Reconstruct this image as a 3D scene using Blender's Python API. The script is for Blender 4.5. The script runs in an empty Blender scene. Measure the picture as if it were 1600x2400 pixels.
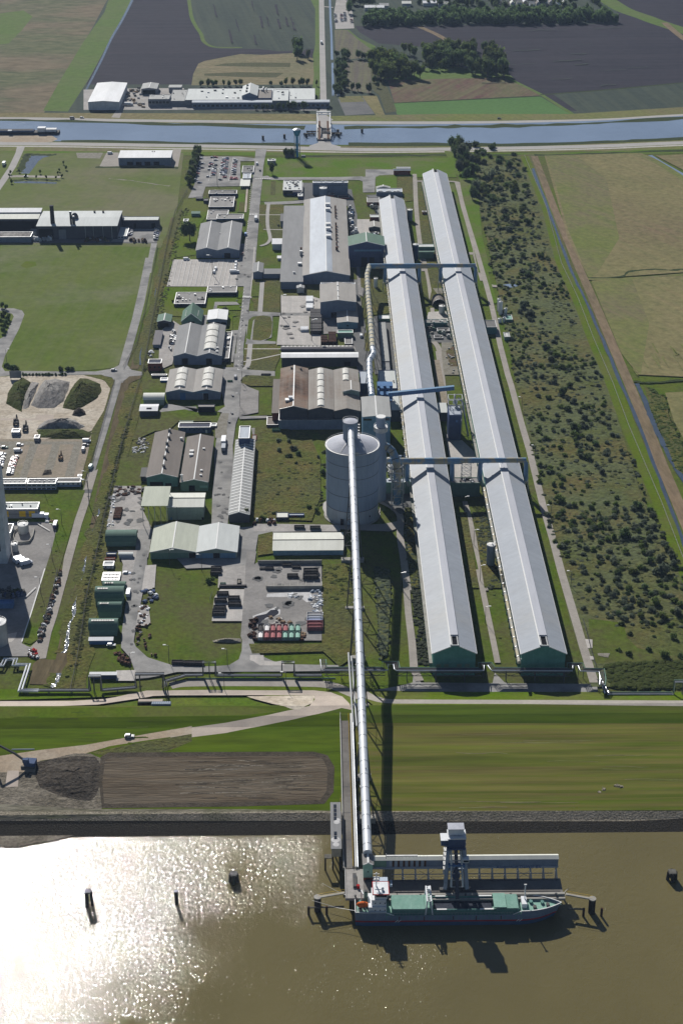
import bpy,bmesh,math,random
from math import sin,cos,tan,pi,radians,sqrt,atan2
from mathutils import Vector
S = bpy.context.scene
COL = S.collection
# ---------------------------------------------------------------- camera, sky, sun, exposure
CH = 450.0; PITCH = radians(26.5); YAW = radians(0.783); FPX = 4063.0
cd = bpy.data.cameras.new('camera'); cam = bpy.data.objects.new('camera',cd); COL.objects.link(cam)
cd.sensor_fit = 'VERTICAL'; cd.sensor_height = 36; cd.lens = FPX/2400*36
cd.clip_start = 5; cd.clip_end = 40000
cam.location = (0,0,CH); cam.rotation_euler = (pi/2-PITCH,0,-YAW)
S.camera = cam
SUN_EL = radians(33); SUN_AZ = radians(-16.5)      # azimuth from +Y, negative = to the left
w = bpy.data.worlds.new('World'); S.world = w; w.use_nodes = True
nt = w.node_tree; nt.nodes.clear()
sky = nt.nodes.new('ShaderNodeTexSky'); sky.sky_type = 'NISHITA'; sky.sun_disc = False
sky.sun_elevation = SUN_EL; sky.sun_rotation = SUN_AZ; sky.air_density = 0.75; sky.dust_density = 0.3; sky.ozone_density = 2.0
bg = nt.nodes.new('ShaderNodeBackground'); bg.inputs[1].default_value = 0.05
wo = nt.nodes.new('ShaderNodeOutputWorld')
nt.links.new(sky.outputs[0],bg.inputs[0]); nt.links.new(bg.outputs[0],wo.inputs[0])
ld = bpy.data.lights.new('sun','SUN'); ld.energy = 5.0; ld.angle = radians(0.5); ld.color = (1,.97,.92)
sun = bpy.data.objects.new('sun',ld); COL.objects.link(sun)
sd = Vector((sin(SUN_AZ)*cos(SUN_EL),cos(SUN_AZ)*cos(SUN_EL),sin(SUN_EL)))
sun.rotation_euler = sd.to_track_quat('Z','Y').to_euler()
S.view_settings.view_transform = 'Standard'; S.view_settings.look = 'None'
S.view_settings.exposure = 0.2; S.view_settings.gamma = 1
S.cycles.max_bounces = 5; S.cycles.diffuse_bounces = 2; S.cycles.glossy_bounces = 2; S.cycles.volume_bounces = 0
S.cycles.transmission_bounces = 2; S.cycles.use_denoising = True
R = random.Random(7)
# ---------------------------------------------------------------- survey: photo point -> place on the ground
CR = dict(a=(0,0,.35077),b=(500,0,.35077),c=(1050,0,.35077),d=(0,340,.2551),e=(380,340,.2551),f=(620,340,.3189),
 g=(1100,300,.3189),h=(0,620,.2551),i=(320,580,.2551),j=(620,580,.2551),k=(850,580,.2551),l=(0,860,.21684),
 m=(300,840,.22959),n=(600,800,.22959),o=(840,840,.2551),p=(0,1100,.20408),q=(220,1080,.2551),r=(580,1080,.2551),
 s=(920,1080,.2551),t=(0,1340,.21684),u=(220,1300,.22959),v=(540,1300,.2551),w=(900,1340,.33163),x=(0,1540,.28699),
 y=(400,1540,.31888),z=(850,1600,.47832),A=(720,1880,.17857),B=(980,1920,.28061),C=(0,1950,.35714),D=(1200,800,.2551),
 E=(1240,1200,.22959),F=(0,0,1.02041),P=(0,0,1))
_F0 = Vector((sin(YAW),cos(YAW),0)); _R = Vector((cos(YAW),-sin(YAW),0)); _Z = Vector((0,0,1))
_fw = _F0*cos(PITCH) - _Z*sin(PITCH); _up = _F0*sin(PITCH) + _Z*cos(PITCH)
def px(c,x,y):
    o = CR[c]; return (o[0]+x*o[2],o[1]+y*o[2])
def G(p,z=0.0):
    d = _fw + _R*((p[0]-800)/FPX) + _up*((1200-p[1])/FPX)
    t = (z-CH)/d.z
    return Vector((d.x*t,d.y*t,z))
# dyke profile: (Y, z)
WATER = -3.6
_prof = [(G((800,y),z)[1],z) for y,z in ((2500,-9),(1985,-6),(1930,-2.6),(1908,-.6),(1706,1.7),(1680,3.4),(1657,3.9),(1634,.3),(1628,0))]
_prof = [(-400,-9)]+_prof+[(40000,0)]
def zt(Y):
    for (a,za),(b,zb) in zip(_prof,_prof[1:]):
        if a <= Y <= b: return za+(zb-za)*(Y-a)/(b-a)
    return 0.0
YD = _prof[-2][0]
def W(c,x,y,z=None):
    p = px(c,x,y)
    if z is not None: return G(p,z)
    q = G(p,0)
    if q.y > YD: return q
    for _ in range(14):
        q = G(p,.5*q.z+.5*zt(q.y))
    return q
def hgt(p,ybase):
    """height of the point p standing over the ground point (p.x, ybase)"""
    g = G((p[0],ybase),0); k = G(p,0).y/CH
    return CH - g.y/k
# ---------------------------------------------------------------- materials
MT = {}
def mat(name,c,c2=None,s=.05,rough=.85,metal=0,lo=.4,hi=.62,c3=None,s3=.004,lo3=.45,hi3=.6,bump=0,bs=2.,spec=.02,
        stripe=None,fine=.12,fs=.9,oc=False,obj=False,sq=(1,1,1),rnd=0,emit=None,slope=None):
    m = bpy.data.materials.new(name); m.use_nodes = True; n = m.node_tree.nodes; L = m.node_tree.links
    b = n['Principled BSDF']; b.inputs['Roughness'].default_value = rough; b.inputs['Metallic'].default_value = metal
    b.inputs['Specular IOR Level'].default_value = spec
    if obj: co = n.new('ShaderNodeTexCoord').outputs['Object']
    else: co = n.new('ShaderNodeNewGeometry').outputs['Position']
    mp = n.new('ShaderNodeMapping'); L.new(co,mp.inputs[0]); mp.inputs['Scale'].default_value = sq
    vec = mp.outputs[0]
    def noise(sc,det=6,rg=.6,v=None):
        t = n.new('ShaderNodeTexNoise'); t.inputs['Scale'].default_value = sc; t.inputs['Detail'].default_value = det
        t.inputs['Roughness'].default_value = rg; L.new(v or vec,t.inputs['Vector']); return t.outputs['Fac']
    def ramp(f,lo,hi):
        r = n.new('ShaderNodeMapRange'); r.inputs[1].default_value = lo; r.inputs[2].default_value = hi; L.new(f,r.inputs[0]); return r.outputs[0]
    def mix(f,A,Bc,bt='MIX'):
        x = n.new('ShaderNodeMix'); x.data_type = 'RGBA'; x.blend_type = bt
        if isinstance(f,float): x.inputs[0].default_value = f
        else: L.new(f,x.inputs[0])
        for i,v in ((6,A),(7,Bc)):
            if isinstance(v,tuple): x.inputs[i].default_value = (*v[:3],1)
            else: L.new(v,x.inputs[i])
        return x.outputs[2]
    cur = c
    if oc:
        cur = n.new('ShaderNodeObjectInfo').outputs['Color']
    if c2: cur = mix(ramp(noise(s),lo,hi),cur,c2)
    if c3: cur = mix(ramp(noise(s3,5,.65),lo3,hi3),cur,c3)
    if stripe:   # (angle deg, metres per stripe, colour, amount)
        st = stripe
        m2 = n.new('ShaderNodeMapping'); m2.inputs['Rotation'].default_value = (0,0,radians(st[0])); L.new(co,m2.inputs[0])
        sc = n.new('ShaderNodeMapping'); sc.inputs['Scale'].default_value = (1/st[1],.02/st[1],.02/st[1]); L.new(m2.outputs[0],sc.inputs[0])
        cur = mix(ramp(noise(1.0,4,.7,sc.outputs[0]),.42,.62),cur,mix(st[3],cur,st[2]))
    if fine:
        f = ramp(noise(fs,4,.7),.3,.7)
        cur = mix(f,mix(fine,cur,(0,0,0)),mix(fine,cur,tuple(min(1,v*2.2) for v in c)))
    if rnd:
        oi = n.new('ShaderNodeObjectInfo'); hs = n.new('ShaderNodeHueSaturation')
        r = n.new('ShaderNodeMapRange'); r.inputs[3].default_value = 1-rnd; r.inputs[4].default_value = 1+rnd; L.new(oi.outputs['Random'],r.inputs[0])
        L.new(r.outputs[0],hs.inputs['Value']); 
        r2 = n.new('ShaderNodeMapRange'); r2.inputs[3].default_value = .485; r2.inputs[4].default_value = .52; L.new(oi.outputs['Random'],r2.inputs[0]); L.new(r2.outputs[0],hs.inputs['Hue'])
        if isinstance(cur,tuple): hs.inputs['Color'].default_value = (*cur,1)
        else: L.new(cur,hs.inputs['Color'])
        cur = hs.outputs[0]
    if isinstance(cur,tuple): b.inputs['Base Color'].default_value = (*cur,1)
    else: L.new(cur,b.inputs['Base Color'])
    if bump:
        bp = n.new('ShaderNodeBump'); bp.inputs['Strength'].default_value = 1; bp.inputs['Distance'].default_value = bump
        L.new(noise(bs,4,.6),bp.inputs['Height']); L.new(bp.outputs[0],b.inputs['Normal'])
    MT[name] = m; return m
# ground colours (albedo)
mat('grass_site',(.064,.106,.008),(.098,.112,.018),s=.045,c3=(.10,.085,.042),s3=.012,fs=.35,fine=.3,bump=.25,bs=.7)
mat('grass_bright',(.072,.125,.004),(.095,.122,.008),s=.03,c3=(.110,.115,.030),s3=.02,fs=.5,fine=.2)
mat('grass_lawn',(.075,.140,.008),(.092,.138,.012),s=.03,c3=(.120,.125,.050),s3=.02,fs=.4,fine=.15)
mat('grass_dyke',(.060,.100,.006),(.095,.110,.014),s=.02,c3=(.095,.085,.026),s3=.02,lo3=.5,sq=(.08,1,1),fs=.25,fine=.22,stripe=(90,3,(.045,.075,.01),.6))
mat('grass_dyke_left',(.064,.104,.003),(.082,.114,.005),s=.05,sq=(.12,1,1),fs=.25,fine=.25,stripe=(90,4,(.04,.06,.004),.5))
mat('grass_berm',(.092,.108,.014),(.145,.120,.036),s=.07,c3=(.068,.098,.009),s3=.035,lo3=.42,hi3=.6,sq=(.06,1,1),fs=.16,fine=.3,stripe=(90,2.6,(.165,.122,.05),.75))
mat('field_left',(.112,.138,.030),(.078,.122,.012),s=.014,c3=(.175,.170,.11),s3=.012,lo3=.5,hi3=.72,fs=.15,fine=.14,stripe=(5,4,(.11,.13,.05),.5))
mat('field_left_far',(.118,.142,.040),(.098,.132,.025),s=.015,c3=(.16,.15,.085),s3=.008,fs=.12,fine=.12,stripe=(10,5,(.115,.13,.06),.4))
mat('field_heath',(.155,.125,.080),(.095,.095,.060),s=.012,c3=(.080,.105,.045),s3=.006,fs=.09,fine=.3,sq=(.5,1,1))
mat('field_green_strip',(.090,.140,.032),(.105,.135,.045),s=.02,fs=.12,fine=.15)
mat('field_dark',(.026,.025,.034),(.036,.033,.042),s=.006,fs=.08,fine=.14,stripe=(88,12,(.046,.041,.050),.8))
mat('field_dark_green',(.042,.055,.045),(.050,.064,.050),s=.008,fs=.1,fine=.14,stripe=(-8,10,(.075,.088,.06),.6))
mat('field_straw',(.215,.175,.105),(.150,.145,.080),s=.015,fs=.15,fine=.2,stripe=(88,9,(.11,.12,.06),.6))
mat('field_clover',(.085,.165,.050),(.075,.150,.045),s=.01,fs=.2,fine=.12)
mat('field_rows',(.120,.062,.058),(.105,.115,.050),s=.02,fs=.15,fine=.2,stripe=(28,5,(.14,.145,.07),.9),sq=(1,.4,1))
mat('field_bed',(.125,.110,.085),(.105,.090,.080),s=.03,fs=.2,fine=.2,stripe=(3,6,(.15,.155,.08),.8))
mat('field_hay',(.205,.172,.085),(.150,.155,.055),s=.012,c3=(.165,.118,.075),s3=.006,lo3=.4,hi3=.65,fs=.18,fine=.22,stripe=(-28,6,(.12,.135,.05),.5))
mat('field_hay_green',(.135,.155,.042),(.175,.160,.070),s=.012,c3=(.17,.135,.085),s3=.009,fs=.2,fine=.2,stripe=(-28,5,(.10,.13,.035),.5))
mat('dry_strip',(.185,.135,.085),(.140,.115,.065),s=.03,fs=.3,fine=.25,stripe=(-8,3,(.21,.16,.11),.7),sq=(1,.25,1))
mat('verge_strip',(.105,.082,.048),(.130,.105,.060),s=.04,fs=.4,fine=.25,stripe=(7,2.5,(.075,.06,.035),.7),sq=(1,.2,1))
mat('scrub_ground',(.078,.092,.026),(.140,.100,.042),s=.03,c3=(.100,.115,.062),s3=.02,lo3=.40,hi3=.6,fs=.35,fine=.35,bump=.9,bs=.35)
mat('weed_ground',(.082,.094,.022),(.138,.100,.040),s=.05,c3=(.080,.080,.040),s3=.02,fs=.5,fine=.4,bump=.9,bs=.5)
mat('asphalt',(.27,.262,.25),(.315,.305,.29),s=.09,c3=(.175,.172,.168),s3=.05,fs=.4,fine=.14,lo3=.5)
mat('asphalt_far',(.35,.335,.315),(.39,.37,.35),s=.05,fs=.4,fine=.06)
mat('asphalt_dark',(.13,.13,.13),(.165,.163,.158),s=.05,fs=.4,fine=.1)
mat('jetty_deck',(.14,.13,.12),(.165,.15,.135),s=.12,c3=(.20,.19,.175),s3=.04,fs=.6,fine=.1)
mat('yard',(.34,.32,.30),(.275,.26,.245),s=.12,c3=(.40,.375,.35),s3=.06,fs=.5,fine=.16)
mat('yard_grey',(.215,.205,.195),(.255,.24,.225),s=.06,c3=(.30,.285,.27),s3=.03,fs=.5,fine=.14)
mat('slab',(.50,.465,.43),(.43,.40,.37),s=.1,fs=.5,fine=.08,stripe=(0,3.5,(.33,.315,.295),.5))
mat('track',(.34,.31,.275),(.29,.265,.235),s=.06,fs=.5,fine=.1)
mat('dirt',(.36,.285,.205),(.29,.235,.175),s=.06,c3=(.41,.355,.28),s3=.04,fs=.6,fine=.16)
mat('sand_pale',(.44,.38,.30),(.35,.30,.235),s=.07,c3=(.50,.45,.375),s3=.05,fs=.4,fine=.2,bump=.4,bs=.4)
mat('sand_bed',(.28,.235,.185),(.235,.205,.15),s=.05,c3=(.17,.165,.085),s3=.05,lo3=.55,hi3=.7,fs=.5,fine=.2)
mat('plate',(.48,.41,.345),(.40,.34,.29),s=.1,fs=.8,fine=.08)
mat('ploughed',(.098,.074,.049),(.056,.043,.029),s=.09,c3=(.15,.128,.098),s3=.07,lo3=.45,hi3=.65,sq=(.14,1,1),fs=.5,fine=.3,bump=.5,bs=1.2,stripe=(90,1.8,(.17,.145,.11),.7))
mat('ploughed_edge',(.060,.050,.037),(.085,.07,.053),s=.2,fs=.8,fine=.25,bump=.4,bs=1)
mat('mud',(.155,.135,.105),(.085,.075,.056),s=.12,c3=(.24,.215,.175),s3=.08,lo3=.45,hi3=.65,fs=.6,fine=.4,bump=1.1,bs=.5)
mat('mud_dark',(.052,.044,.035),(.095,.082,.068),s=.25,fs=.7,fine=.45,bump=1.3,bs=.45)
mat('shore_sand',(.19,.175,.135),(.115,.105,.07),s=.1,c3=(.085,.095,.035),s3=.09,lo3=.5,hi3=.62,sq=(.25,1,1),fs=.6,fine=.35,bump=.5,bs=.6)
mat('stones',(.28,.245,.19),(.16,.14,.10),s=.35,c3=(.080,.085,.04),s3=.05,lo3=.5,hi3=.65,fs=1.3,fine=.5,bump=.6,bs=1.2)
mat('stones_wet',(.034,.030,.024),(.085,.078,.06),s=1.6,lo=.6,hi=.75,fs=1.6,fine=.5,rough=.7,bump=.4,bs=1.2)
mat('gravel',(.24,.225,.19),(.17,.155,.12),s=.3,fs=1.5,fine=.3)
mat('brown_patch',(.115,.075,.055),(.09,.10,.03),s=.1,fs=.6,fine=.3)
mat('mark_white',(.72,.71,.68),fine=.05)
mat('puddle',(.020,.018,.022),fine=0,rough=.12,spec=.3)
mat('silt',(.55,.54,.53),(.44,.43,.42),s=.2,fine=.1)
mat('heap_grey',(.235,.22,.205),(.145,.138,.132),s=.08,c3=(.31,.30,.28),s3=.15,sq=(1,.3,1),fs=.5,fine=.3,bump=1.2,bs=.4)
mat('heap_weeds',(.048,.062,.018),(.085,.072,.034),s=.1,fs=.5,fine=.5,bump=1.5,bs=.35)
mat('heap_dark',(.075,.065,.055),(.05,.045,.04),s=.2,fs=.6,fine=.4,bump=1,bs=.5)
mat('hedge',(.032,.046,.016),(.055,.068,.026),s=.3,fs=.8,fine=.5,bump=.6,bs=.8)
mat('reeds',(.085,.085,.045),(.05,.06,.025),s=.15,fs=.7,fine=.5,bump=.5,bs=.8)
# buildings
def rf(name,c,c2=None,sp=.1,ro=.75,k=.07,me=0): mat(name,c,c2 or tuple(v*.86 for v in c),s=.12,rough=ro,metal=me,spec=sp,obj=True,sq=(1,.18,1),fine=k,fs=.35,stripe=(0,.9,tuple(v*.86 for v in c),.35),c3=tuple(v*.82 for v in c),s3=.05,lo3=.5,hi3=.75)
rf('hall_ridge',(.46,.47,.51),(.43,.44,.475),.12,.65,.04)
rf('roof_grey',(.235,.235,.235)); rf('roof_grey_light',(.36,.36,.345)); rf('roof_warm',(.33,.31,.285))
rf('roof_brown',(.19,.165,.145)); rf('roof_slate',(.155,.155,.16)); rf('roof_white',(.80,.80,.80),(.72,.72,.71)); rf('roof_cream',(.70,.70,.62),(.64,.64,.57))
rf('roof_palegreen',(.47,.49,.40),(.43,.45,.37)); rf('roof_palegrey',(.56,.58,.56),(.52,.54,.52)); rf('roof_green',(.12,.20,.15)); rf('roof_darkgreen',(.10,.17,.135))
rf('roof_black',(.045,.042,.045)); rf('roof_violet',(.15,.14,.15)); rf('roof_felt',(.22,.21,.20),(.26,.25,.24)); rf('roof_felt_dark',(.15,.145,.14)); rf('roof_metal',(.36,.40,.45),(.30,.33,.38),.15,.6)
mat('roof_burnt',(.27,.22,.18),(.21,.12,.075),s=.035,c3=(.042,.03,.026),s3=.024,lo3=.5,hi3=.68,obj=True,fine=.1,fs=.4,stripe=(0,3,(.27,.235,.205),.4))
mat('roof_tan',(.31,.29,.262),(.25,.215,.185),s=.03,obj=True,fine=.08,fs=.4,stripe=(0,3,(.37,.35,.32),.5))
def wl(name,c): mat(name,c,tuple(v*.8 for v in c),s=.25,obj=True,fine=.06,fs=.6,stripe=(0,1.2,tuple(v*.75 for v in c),.4),rough=.7)
wl('wall_blue',(.20,.245,.32)); wl('wall_teal',(.16,.31,.27)); wl('wall_bluegreen',(.12,.25,.25)); wl('wall_green',(.17,.27,.21)); wl('wall_grey',(.25,.26,.28)); wl('wall_dark',(.085,.09,.11))
wl('wall_pale',(.50,.51,.50)); wl('wall_palegreen',(.30,.36,.30)); wl('wall_brick',(.22,.065,.045)); wl('wall_white',(.62,.64,.66)); wl('wall_navy',(.07,.10,.19)); wl('wall_steelblue',(.17,.30,.42)); wl('wall_cream',(.48,.42,.33))
wl('hall_wall',(.115,.30,.25))
mat('trim_white',(.80,.79,.76),fine=.04); mat('skylight_white',(.76,.74,.68),(.60,.58,.52),s=.5,obj=True,fine=.06,rough=.35)
mat('glass',(.02,.025,.035),fine=0,rough=.1,spec=.6); mat('dark_hole',(.012,.012,.014),fine=0)
mat('steel',(.46,.46,.46),(.38,.38,.38),s=.4,fine=.05,rough=.45,metal=.3,spec=.5); mat('steel_dark',(.09,.095,.10),(.13,.12,.11),s=.4,fine=.1)
mat('galvanised',(.74,.76,.79),(.66,.68,.71),s=.3,fine=.04,rough=.42,metal=.15,spec=.5)
mat('rust',(.125,.068,.045),(.07,.045,.035),s=.5,fine=.2); mat('rust_dark',(.06,.032,.024),(.035,.025,.02),s=.5,fine=.25)
mat('duct_blue',(.16,.27,.40),(.19,.29,.40),s=.3,fine=.06,rough=.5)
mat('duct_blue_stained',(.17,.28,.40),(.42,.35,.22),s=.12,lo=.48,hi=.58,fine=.08,rough=.55)
mat('duct_tan',(.52,.45,.30),(.40,.40,.38),s=.15,fine=.08,rough=.5); mat('duct_silver',(.50,.52,.55),(.40,.42,.46),s=.2,fine=.06,rough=.35,metal=.4)
mat('paint_blue',(.10,.20,.38),(.08,.16,.30),s=.3,fine=.06,rough=.45); mat('tank_blue',(.045,.22,.40),fine=.05,rough=.4)
mat('silo_wall',(.27,.325,.41),(.235,.285,.365),s=.12,c3=(.26,.31,.39),s3=.3,obj=True,sq=(1,1,.12),fine=.06,rough=.5)
mat('silo_base',(.42,.44,.47),(.35,.36,.39),s=.25,c3=(.30,.24,.20),s3=.3,lo3=.6,hi3=.72,obj=True,sq=(1,1,.25),fine=.08)
mat('silo_roof',(.47,.48,.53),(.41,.42,.47),s=.2,obj=True,fine=.08,rough=.5)
mat('concrete',(.36,.345,.31),(.27,.255,.225),s=.3,fine=.15,fs=1.2); mat('concrete_dark',(.13,.125,.11),(.09,.085,.075),s=.4,fine=.2)
mat('paint_white',(.78,.79,.80),(.70,.71,.72),s=.4,fine=.03,rough=.4); mat('paint_red',(.42,.028,.028),(.34,.03,.03),s=.4,fine=.05); mat('paint_red_faded',(.42,.14,.14),(.52,.27,.26),s=.3,fine=.1)
mat('paint_orange',(.60,.14,.04),fine=.03); mat('paint_yellow',(.65,.42,.03),fine=.03); mat('paint_mint',(.21,.37,.30),(.26,.42,.35),s=.3,fine=.08,rough=.45); mat('paint_green',(.04,.20,.09),fine=.05)
mat('hull_top',(.30,.34,.40),(.25,.29,.35),s=.3,fine=.05,rough=.45); mat('hull_low',(.055,.10,.18),(.05,.085,.15),s=.3,fine=.08); mat('hold',(.045,.05,.065),(.062,.068,.085),s=.3,fine=.15)
mat('timber',(.05,.045,.04),(.03,.028,.026),s=1,fine=.2); mat('lumber',(.30,.22,.15),(.20,.14,.09),s=.6,fine=.2)
mat('lead_blue',(.09,.12,.20),fine=.04)
mat('solar',(.045,.05,.075),(.07,.075,.10),s=.8,fine=.1,rough=.3)
mat('panel_brown',(.125,.105,.10),(.17,.155,.155),s=.3,obj=True,fine=.12,stripe=(0,.9,(.22,.21,.21),.5))
mat('letters',(.03,.08,.24),fine=0)
mat('bark',(.10,.075,.05),fine=.1)
mat('leaf_dark',(.085,.125,.050),(.118,.155,.062),s=.35,obj=True,fine=.3,fs=1.2,rnd=.28,rough=.7)
mat('leaf_mid',(.110,.148,.040),(.140,.165,.055),s=.35,obj=True,fine=.3,fs=1.2,rnd=.28,rough=.7)
mat('leaf_grey',(.115,.138,.090),(.150,.168,.118),s=.35,obj=True,fine=.25,fs=1.2,rnd=.25,rough=.7)
mat('leaf_low',(.110,.130,.052),(.130,.130,.066),s=.05,fine=.35,fs=.6,rough=.8)
mat('car_paint',(.5,.5,.5),oc=True,fine=0,rough=.3,spec=.5)
mat('box_paint',(.5,.5,.5),oc=True,fine=.1,rough=.6,obj=True)
for k in ('leaf_dark','leaf_mid','leaf_grey','leaf_low'):   # leaves let light through
    n_ = MT[k].node_tree; b_ = n_.nodes['Principled BSDF']; t_ = n_.nodes.new('ShaderNodeBsdfTranslucent'); x_ = n_.nodes.new('ShaderNodeMixShader'); x_.inputs[0].default_value = .6
    n_.links.new(b_.inputs['Base Color'].links[0].from_socket,t_.inputs[0]); n_.links.new(b_.outputs[0],x_.inputs[1]); n_.links.new(t_.outputs[0],x_.inputs[2]); n_.links.new(x_.outputs[0],n_.nodes['Material Output'].inputs[0])
for k,v in (('hall_roof',(.35,.375,.41)),('hall_roof_pale',(.44,.46,.485))):
    mat(k,v,tuple(t*.90 for t in v),s=.06,rough=.65,spec=.12,obj=True,sq=(.4,1,1),c3=(v[0]*.96,v[1]*.91,v[2]*.84),s3=.025,lo3=.48,hi3=.7,fine=.06,fs=.5,stripe=(90,5,tuple(t*.87 for t in v),.6))
# ---- water
def water(name,c,sc,dist,rough,calm=.0,patch=.004,sq=(1,1,1),c2=None,off=(0,0,0)):
    m = bpy.data.materials.new(name); m.use_nodes = True; n = m.node_tree.nodes; L = m.node_tree.links; b = n['Principled BSDF']
    b.inputs['Roughness'].default_value = rough; b.inputs['IOR'].default_value = 1.33
    g = n.new('ShaderNodeNewGeometry'); mp = n.new('ShaderNodeMapping'); mp.inputs['Scale'].default_value = sq; mp.inputs['Location'].default_value = off; L.new(g.outputs['Position'],mp.inputs[0])
    def noise(s,d,r,v):
        t = n.new('ShaderNodeTexNoise'); t.inputs['Scale'].default_value = s; t.inputs['Detail'].default_value = d; t.inputs['Roughness'].default_value = r; L.new(v,t.inputs['Vector']); return t.outputs['Fac']
    big = noise(patch,4,.55,mp.outputs[0])
    mr = n.new('ShaderNodeMapRange'); mr.inputs[1].default_value = .37; mr.inputs[2].default_value = .62; mr.inputs[3].default_value = calm; mr.inputs[4].default_value = 1; L.new(big,mr.inputs[0])
    h = noise(sc,2,.45,mp.outputs[0])
    h2 = noise(sc*.23,2,.5,mp.outputs[0])
    ad = n.new('ShaderNodeMath'); ad.operation = 'MULTIPLY_ADD'; ad.inputs[1].default_value = 1.3; L.new(h2,ad.inputs[0]); L.new(h,ad.inputs[2])
    mu = n.new('ShaderNodeMath'); mu.operation = 'MULTIPLY'; L.new(ad.outputs[0],mu.inputs[0]); L.new(mr.outputs[0],mu.inputs[1])
    bp = n.new('ShaderNodeBump'); bp.inputs['Distance'].default_value = dist; bp.inputs['Strength'].default_value = 1
    L.new(ad.outputs[0],bp.inputs['Height']); L.new(mr.outputs[0],bp.inputs['Strength']); L.new(bp.outputs[0],b.inputs['Normal'])
    cm = n.new('ShaderNodeMix'); cm.data_type = 'RGBA'; cm.inputs[6].default_value = (*c,1); cm.inputs[7].default_value = (*(c2 or tuple(v*.8 for v in c)),1)
    r2 = n.new('ShaderNodeMapRange'); r2.inputs[1].default_value = .35; r2.inputs[2].default_value = .65; L.new(noise(patch*1.7,5,.6,mp.outputs[0]),r2.inputs[0]); L.new(r2.outputs[0],cm.inputs[0])
    L.new(cm.outputs[2],b.inputs['Base Color']); MT[name] = m
water('harbour_water',(.142,.119,.050),2.0,.15,.05,calm=.25,patch=.009,sq=(1,.8,1),off=(1500,-300,0),c2=(.124,.104,.043))
water('canal_water',(.19,.245,.33),.5,.40,.07,calm=.15,patch=.006,sq=(1,.6,1))  # sky reflection painted into the pale blue base colour
water('ditch_water',(.055,.075,.105),.8,.16,.12,calm=.6,patch=.05)
# ---------------------------------------------------------------- mesh helpers
class MB:
    def __init__(s): s.v = []; s.f = []; s.m = []
    def poly(s,pts,mi=0):
        i = len(s.v); s.v += [tuple(p) for p in pts]; s.f.append(tuple(range(i,i+len(pts)))); s.m.append(mi); return s
    def box(s,x0,x1,y0,y1,z0,z1,mi=0,mt=None):
        i = len(s.v)
        s.v += [(x0,y0,z0),(x1,y0,z0),(x1,y1,z0),(x0,y1,z0),(x0,y0,z1),(x1,y0,z1),(x1,y1,z1),(x0,y1,z1)]
        for q in ((3,2,1,0),(4,5,6,7),(0,1,5,4),(1,2,6,5),(2,3,7,6),(3,0,4,7)):
            s.f.append(tuple(i+k for k in q)); s.m.append(mi)
        if mt is not None: s.m[-5] = mt
        return s
    def bar(s,p,q,w=.2,h=None,mi=0):
        p = Vector(p); q = Vector(q); d = (q-p).normalized(); h = h or w
        a = d.cross(Vector((0,0,1)))
        a = Vector((1,0,0)) if a.length < .01 else a.normalized()
        b = d.cross(a).normalized(); i = len(s.v)
        for e in (p,q):
            for u,t in ((-1,-1),(1,-1),(1,1),(-1,1)): s.v.append(tuple(e+a*(u*w/2)+b*(t*h/2)))
        for k in ((0,1,2,3),(7,6,5,4),(0,4,5,1),(1,5,6,2),(2,6,7,3),(3,7,4,0)):
            s.f.append(tuple(i+t for t in k)); s.m.append(mi)
        return s
    def tube(s,pts,r,n=10,mi=0,caps=True):
        pts = [Vector(p) for p in pts]; i0 = len(s.v); rs = r if isinstance(r,(list,tuple)) else [r]*len(pts)
        ref = None
        for k,p in enumerate(pts):
            a = pts[max(k-1,0)]; b = pts[min(k+1,len(pts)-1)]; d = (b-a).normalized()
            if ref is None:
                ref = d.cross(Vector((0,0,1))); ref = Vector((1,0,0)) if ref.length < .05 else ref
            u = (ref - d*ref.dot(d)).normalized(); ref = u; v = d.cross(u)
            for j in range(n):
                an = 2*pi*j/n; s.v.append(tuple(p+u*(cos(an)*rs[k])+v*(sin(an)*rs[k])))
        for k in range(len(pts)-1):
            for j in range(n):
                a = i0+k*n+j; b = i0+k*n+(j+1) % n; s.f.append((a,b,b+n,a+n)); s.m.append(mi)
        if caps:   # own vertices, so smooth shading does not bleed from the caps
            for b0,rev in ((i0,1),(i0+(len(pts)-1)*n,0)):
                i = len(s.v); s.v += s.v[b0:b0+n]; q = tuple(range(i,i+n)); s.f.append(q[::-1] if rev else q); s.m.append(mi)
        return s
    def cyl(s,x,y,z0,z1,r0,r1=None,n=16,mi=0): return s.tube([(x,y,z0),(x,y,z1)],[r0,r0 if r1 is None else r1],n,mi)
    def lathe(s,prof,n=24,x=0,y=0,mi=0):
        i0 = len(s.v)
        for r,z in prof:
            for j in range(n): an = 2*pi*j/n; s.v.append((x+cos(an)*r,y+sin(an)*r,z))
        for k in range(len(prof)-1):
            for j in range(n):
                a = i0+k*n+j; b = i0+k*n+(j+1) % n; s.f.append((a,b,b+n,a+n)); s.m.append(mi)
        i = len(s.v); b0 = i0+(len(prof)-1)*n; s.v += s.v[b0:b0+n]; s.f.append(tuple(range(i,i+n))); s.m.append(mi)
        return s
    def mesh(s,name,mats,smooth=False):
        me = bpy.data.meshes.new(name); me.from_pydata(s.v,[],s.f)
        for m in mats: me.materials.append(MT[m])
        me.polygons.foreach_set('material_index',s.m)
        if smooth: me.polygons.foreach_set('use_smooth',[True]*len(s.f))
        me.update(); return me
def tag(o,label=None,cat=None,group=None,kind=None):
    if label: o['label'] = label
    if cat: o['category'] = cat
    if group: o['group'] = group
    if kind: o['kind'] = kind
    return o
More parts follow.
